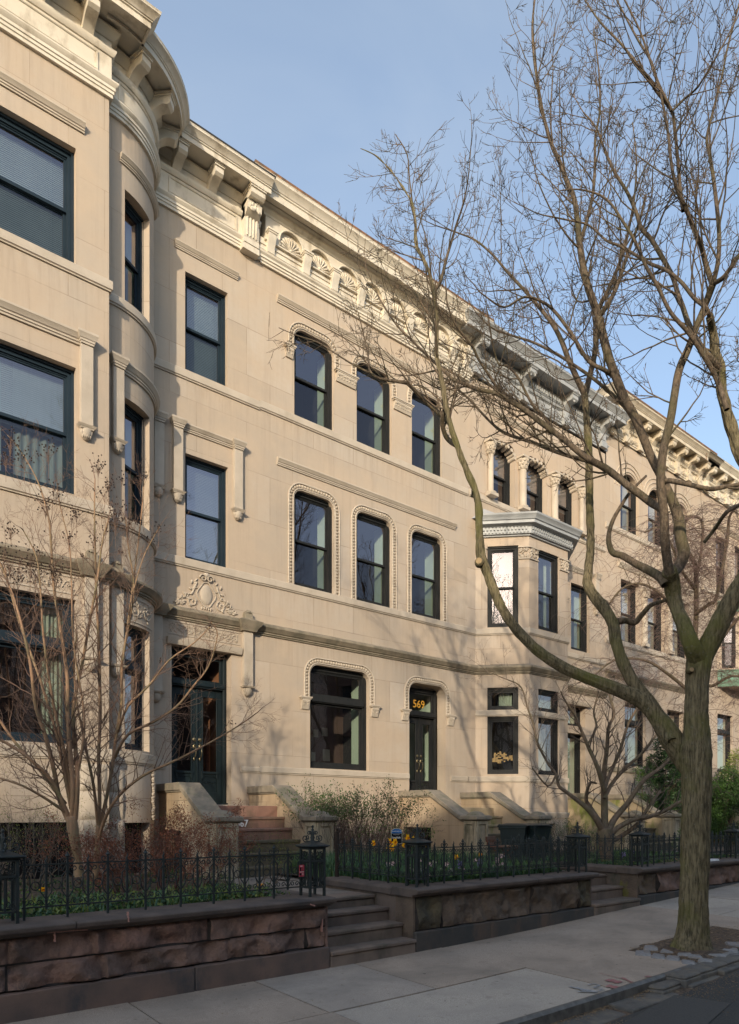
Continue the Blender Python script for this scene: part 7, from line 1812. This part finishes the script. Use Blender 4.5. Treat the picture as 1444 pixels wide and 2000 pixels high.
# hellebores and other small blooms
def bloom(name, mt, L_, seed, kind):
    t = thing(name, (0, 0, 0), '', 'flower', {'hellebore': 'pale hellebores among the leaves', 'hyacinth': 'hyacinths behind the middle fence'}[name]); rr = random.Random(seed); m = M()
    m.tube([(0, 0, 0), (.005, 0, L_ * .7), (0, -.01, L_)], [.003, .0025, .002], 4)
    for _ in range(5): leaf(m, V((0, 0, L_ * rr.uniform(.1, .7))), V((rr.gauss(0, 1), rr.gauss(0, 1), .5)), .075, .014, rr)
    kid(t, m.obj('stem', m_leaf, t, None, local=True)); m = M(); c = V((0, -.01, L_))
    if kind == 'cup':
        for k in range(5):
            a = 2 * pi * k / 5; d = V((cos(a), -.35, sin(a))); leaf(m, c, d, .032, .014, rr, .4)
    else:
        for k in range(40):
            a = rr.uniform(0, 2 * pi); z = rr.uniform(-.09, .0); d = V((cos(a), sin(a), rr.uniform(-.3, .3)))
            for q in range(3): leaf(m, c + V((0, 0, z)) + d * .012, d + V((rr.gauss(0, .5), rr.gauss(0, .5), rr.gauss(0, .5))), .022, .006, rr, .5)
    kid(t, m.obj('petals', mt, t, None, local=True)); return t
B1 = bloom('hellebore', m_pkfl, .20, 3, 'cup'); B2 = bloom('hellebore', m_wfl, .20, 4, 'cup'); rr = random.Random(14); used = {0: 0, 1: 0}
for k in range(46):
    w_ = k % 2; src = (B1, B2)[w_]; x = rr.uniform(5.7, 8.5); y = rr.uniform(6.2, 7.4)
    if rr.random() < .55: x = rr.uniform(5.7, 7.0)
    o = src if not used[w_] else copy_tree(src); used[w_] = 1
    o.location = (x, y, .67); sc_ = rr.uniform(.6, 1.35); o.scale = (sc_, sc_, sc_); o.rotation_euler = (0, 0, rr.uniform(-1.2, .4))
    o['label'] = ('dusky pink' if w_ == 0 else 'greenish white') + ' hellebore among the leaves behind the middle fence'
Hh = {}
for (u, v, Y, mt, lab, s_) in ((971, 1683, 6.45, m_pkfl, 'pink hyacinth beside the wooden chair', 1), (936, 1683, 6.5, m_pufl, 'pale violet hyacinth left of the pink one', .9), (898, 1686, 6.4, m_pufl, 'violet hyacinth under the low daffodil', .9), (1000, 1690, 6.4, m_wfl, 'white hyacinth right of the wooden chair', .7), (1218, 1668, 6.6, m_pufl, 'violet flowers left of the right corner post', .9), (1236, 1664, 6.7, m_pufl, 'second violet flower clump close to the right corner post', .9)):
    t = bloom('hyacinth', mt, .16, int(u), 'spike'); p = atY(u, v, Y); t.location = (p.x, Y, p.z - .14); t.scale = (1.2 * s_,) * 3; t['label'] = lab

# ------------------------------------------------------------------ bins, chair, signs
def wheelie(loc, rz, label):
    t = thing('wheelie_bin', loc, label, 'bin', 'green wheeled bins'); t.rotation_euler = (0, 0, rz); t.scale = (.82, .82, .84); m = M()
    m.frust(0, 0, .03, .88, .21, .25, .27, .33); m.frust(0, 0, .84, .90, .29, .35, .29, .35); m.box(-.27, .27, .30, .36, .80, .90)
    kid(t, m.obj('body', m_bin, t, 35, local=True, bev=.015)); m = M()
    m.frust(0, -.01, .902, .925, .30, .37, .30, .37); m.frust(0, -.01, .925, .965, .285, .35, .20, .22); m.box(-.12, .12, -.42, -.37, .905, .93); m.tube([(-.22, .36, .93), (.22, .36, .93)], .018, 8)
    kid(t, m.obj('lid', m_bin, t, 35, local=True, bev=.012)); m = M()
    for s_ in (-1, 1): s0 = len(m.v); m.lathe((0, 0, 0), [(0, -.025), (.09, -.025), (.10, -.015), (.10, .015), (.09, .025), (0, .025)], 14); m.xf(Matrix.Translation((s_ * .2, .27, .10)) @ Matrix.Rotation(pi / 2, 4, 'Y'), s0)
    kid(t, m.obj('wheel', m_blks, t, 35, local=True)); m = M(); m.tube([(-.2, .34, .86), (-.2, .40, .90), (.2, .40, .90), (.2, .34, .86)], .014, 6); kid(t, m.obj('handle', m_bin, t, 60, local=True)); return t
b1p = g_at(1008, 9.0, .60); W1 = wheelie(b1p, radians(20), 'dark green wheeled bin on the left, in front of the second stoop'); b2p = g_at(1042, 8.8, .60); wheelie(b2p, radians(-8), 'dark green wheeled bin on the right, overlapping the other bin')
t = thing('wooden_chair', g_at(984, 7.55, .64), 'reddish wooden garden chair with a slatted back behind the fence', 'chair'); X = Matrix.Translation(g_at(984, 7.55, .64)) @ Matrix.Rotation(radians(20), 4, 'Z')
m = M(); m.box(-.20, .20, -.2, .2, .40, .43); m.tube([(.2 * cos(a) * .95, .2 * sin(a) * .95, .41) for a in [2 * pi * i / 16 for i in range(17)]], .02, 5); m.xf(X); m.obj('seat', m_wood, t, 35, bev=.006)
for s_ in (-1, 1):
    m = M(); m.tube([(s_ * .19, -.22, 0), (s_ * .18, .02, .30), (s_ * .18, .24, .52)], .016, 5); m.xf(X); m.obj('leg', m_wood, t, 40)
    m = M(); m.tube([(s_ * .17, .22, 0), (s_ * .17, -.02, .25), (s_ * .18, -.20, .42)], .015, 5); m.xf(X); m.obj('leg', m_wood, t, 40)
m = M(); m.box(-.2, .2, .22, .245, .52, .585); m.box(-.19, .19, .21, .23, .44, .475)
for k in range(5): m.box(-.16 + k * .072, -.135 + k * .072, .215, .235, .43, .54)
m.xf(X); m.obj('backrest', m_wood, t, 35, bev=.004)
# yard sign
p = atY(775, 1634, 8.6); t = thing('yard_sign', (p.x, p.y, .66), 'small blue and black yard sign with a peaked top behind the daffodils', 'sign')
X = Matrix.Translation((p.x, p.y, p.z)) @ Matrix.Rotation(radians(-28), 4, 'Z'); k_ = .105
out = [(-.095, -.12), (.095, -.12), (.095, .10), (.045, .135), (-.045, .135), (-.095, .10)]
m = M(); m.prism(out, lambda q: (q[0], 0, q[1]), lambda q: (q[0], .008, q[1])); m.xf(X); bo = m.obj('board', m_wfl, t, None)
m = M(); m.prism([(-.087, .055), (.087, .055), (.087, .097), (.042, .128), (-.042, .128), (-.087, .097)], lambda q: (q[0], -.003, q[1]), lambda q: (q[0], .0005, q[1])); m.xf(X); m.obj('header', m_blues, bo, None)
m = M(); m.box(-.087, .087, -.003, .0005, -.113, .052); m.xf(X); m.obj('panel', m_blks, bo, None)
text_mesh('MONITORED BY', .026, .0006, lambda c: X @ V((-.082 + c.x * .88, -.0045 - c.z, .078 + c.y)), m_white, 'lettering', bo, 0)
text_mesh('PROTECTED BY', .016, .0006, lambda c: X @ V((-.055 + c.x * .9, -.0045 - c.z, .030 + c.y)), m_white, 'lettering', bo, 0)
text_mesh('SimpliSafe', .042, .0006, lambda c: X @ V((-.080 + c.x * .88, -.0045 - c.z, -.030 + c.y)), m_white, 'lettering', bo, .0008)
m = M(); m.tube([(0, .012, -.4), (0, .012, .05)], .006, 5); m.xf(X); m.obj('stake', m_iron, t, 60)
# pink notice tied to the fence by the first post
p = atY(589.5, 1700.5, 5.99); t = thing('notice', tuple(p), 'bright pink paper notice taped to the iron fence beside the first steps', 'notice'); w_, h_ = .031, .060
m = M(); m.box(p.x - w_, p.x + w_, p.y, p.y + .0015, p.z - h_, p.z + h_); m.obj('paper', m_pinkn, t, None); nb = m
m = M(); q = lambda a, b, c, d: m.box(p.x + a * w_, p.x + b * w_, p.y - .001, p.y - .0004, p.z + c * h_, p.z + d * h_)
q(-.75, -.1, -.05, .58); q(.05, .8, .42, .5); q(.05, .8, .22, .3); q(.3, .5, .10, .16); q(-.0, .85, -.05, .02); q(-.8, -.05, -.85, -.40); m.obj('printing', m_blks, t, None)
m = M(); q(-.5, .3, .72, .86); q(-.8, .9, -.26, -.18); q(.1, .7, -.5, -.45); q(.1, .7, -.62, -.57); q(.1, .7, -.74, -.69); m.obj('printing', m_white, t, None)
# folded paper on the right wall
p = atY(1388, 1686, 5.9); t = thing('newspaper', (p.x, 5.9, .745), 'white folded newspaper lying on the cap of the right garden wall', 'newspaper')
m = M(); m.frust(p.x, 5.9, .745, .775, .20, .07, .19, .06); m.obj('folded_sheet', m_white, t, 40)
# sprayed utility marks, real paint lying on the slabs
def spray(name, strokes, mt, label):
    m = M(); rr = random.Random(len(strokes))
    for pts, wpx in strokes:
        P_ = [gp(u, v) for u, v in pts]
        for a, b in zip(P_[:-1], P_[1:]):
            d = (b - a); s_ = V((-d.y, d.x, 0)).normalized() * wpx * .5
            n = 6
            for i in range(n):
                A = a.lerp(b, i / n); B = a.lerp(b, (i + 1) / n); j0, j1 = rr.uniform(.6, 1.1), rr.uniform(.6, 1.1)
                m.add([(q.x, q.y, gz(q.x, q.y) + .006) for q in (A - s_ * j0, A + s_ * j0, B + s_ * j1, B - s_ * j1)], [(0, 1, 2, 3)])
    o = m.obj(name, mt, None, None); tag(o, label, 'paint marking'); return o
spray('spray_marking', [([(1113, 1928), (1166, 1939)], .05), ([(1128, 1938), (1140, 1938), (1168, 1939)], .03), ([(1125, 1929), (1142, 1937)], .03), ([(1148, 1925), (1160, 1922), (1172, 1925), (1160, 1930), (1178, 1932), (1170, 1937), (1152, 1935)], .022)], m_paintw, 'white sprayed arrow mark on the pavement slab near the kerb')
spray('spray_marking', [([(1186, 1914), (1212, 1920)], .10), ([(1186, 1926), (1206, 1930)], .11), ([(1172, 1902), (1224, 1914)], .012), ([(1215, 1910), (1235, 1920)], .03), ([(1262, 1907), (1270, 1909)], .07)], m_paintr, 'red sprayed utility marks beside the white arrow at the kerb')
# bare trees on the far pavement, they dapple the fronts and show in the glass
def fartree(x, y, h, seed, label):
    t = thing('bare_tree', (x, y, 0), label, 'tree', 'bare trees across the street'); T = Twigs(seed, up=.35, wig=.16, ang=(22, 48), thin=.006); rr = random.Random(seed); mm = M()
    tr = [(V((x, y, -.1)), .22), (V((x + .1, y, 1.5)), .18), (V((x, y + .1, 3.2)), .16)]; c = lerp_chain(tr, 3); rough_tube(mm, c, 10, .06)
    for k in range(6):
        a = k * 1.05 + rr.random(); p = V((x, y + .1, 3.1 - .12 * k)); d = V((cos(a) * .6, sin(a) * .6, 1.1)).normalized(); pts = [(p, .10)]; q = p.copy(); n = 7
        for i in range(n): d = (d + V((rr.gauss(0, .12), rr.gauss(0, .12), .10))).normalized(); q = q + d * (h - 3) / n; pts.append((q.copy(), .10 * (1 - .85 * (i + 1) / n)))
        c = lerp_chain(pts, 3); rough_tube(mm, c, 7, .04); T.along(c, .30, lambda t: 2.3 * (1.1 - .6 * t), 2, (5, 5, 3), .1, .010, .5, .3)
    mm.obj('trunk', m_limb, t, 180); T.m[1].obj('branches', m_twig, t, 180); T.m[2].obj('twigs', m_twig, t, 180)
fartree(-17.0, -8.0, 11.5, 72, 'bare street tree far down the opposite pavement behind the camera')
fartree(-7.0, -10.6, 18.5, 71, 'tall bare street tree across the street behind the camera')
fartree(4.5, -8.2, 10.0, 73, 'bare street tree across the street, directly opposite the first house')
fartree(14.5, -7.0, 20, 74, 'tall bare street tree across the street, opposite the third house')
fartree(23.5, -7.5, 20, 75, 'tall bare street tree across the street, opposite the fourth house')
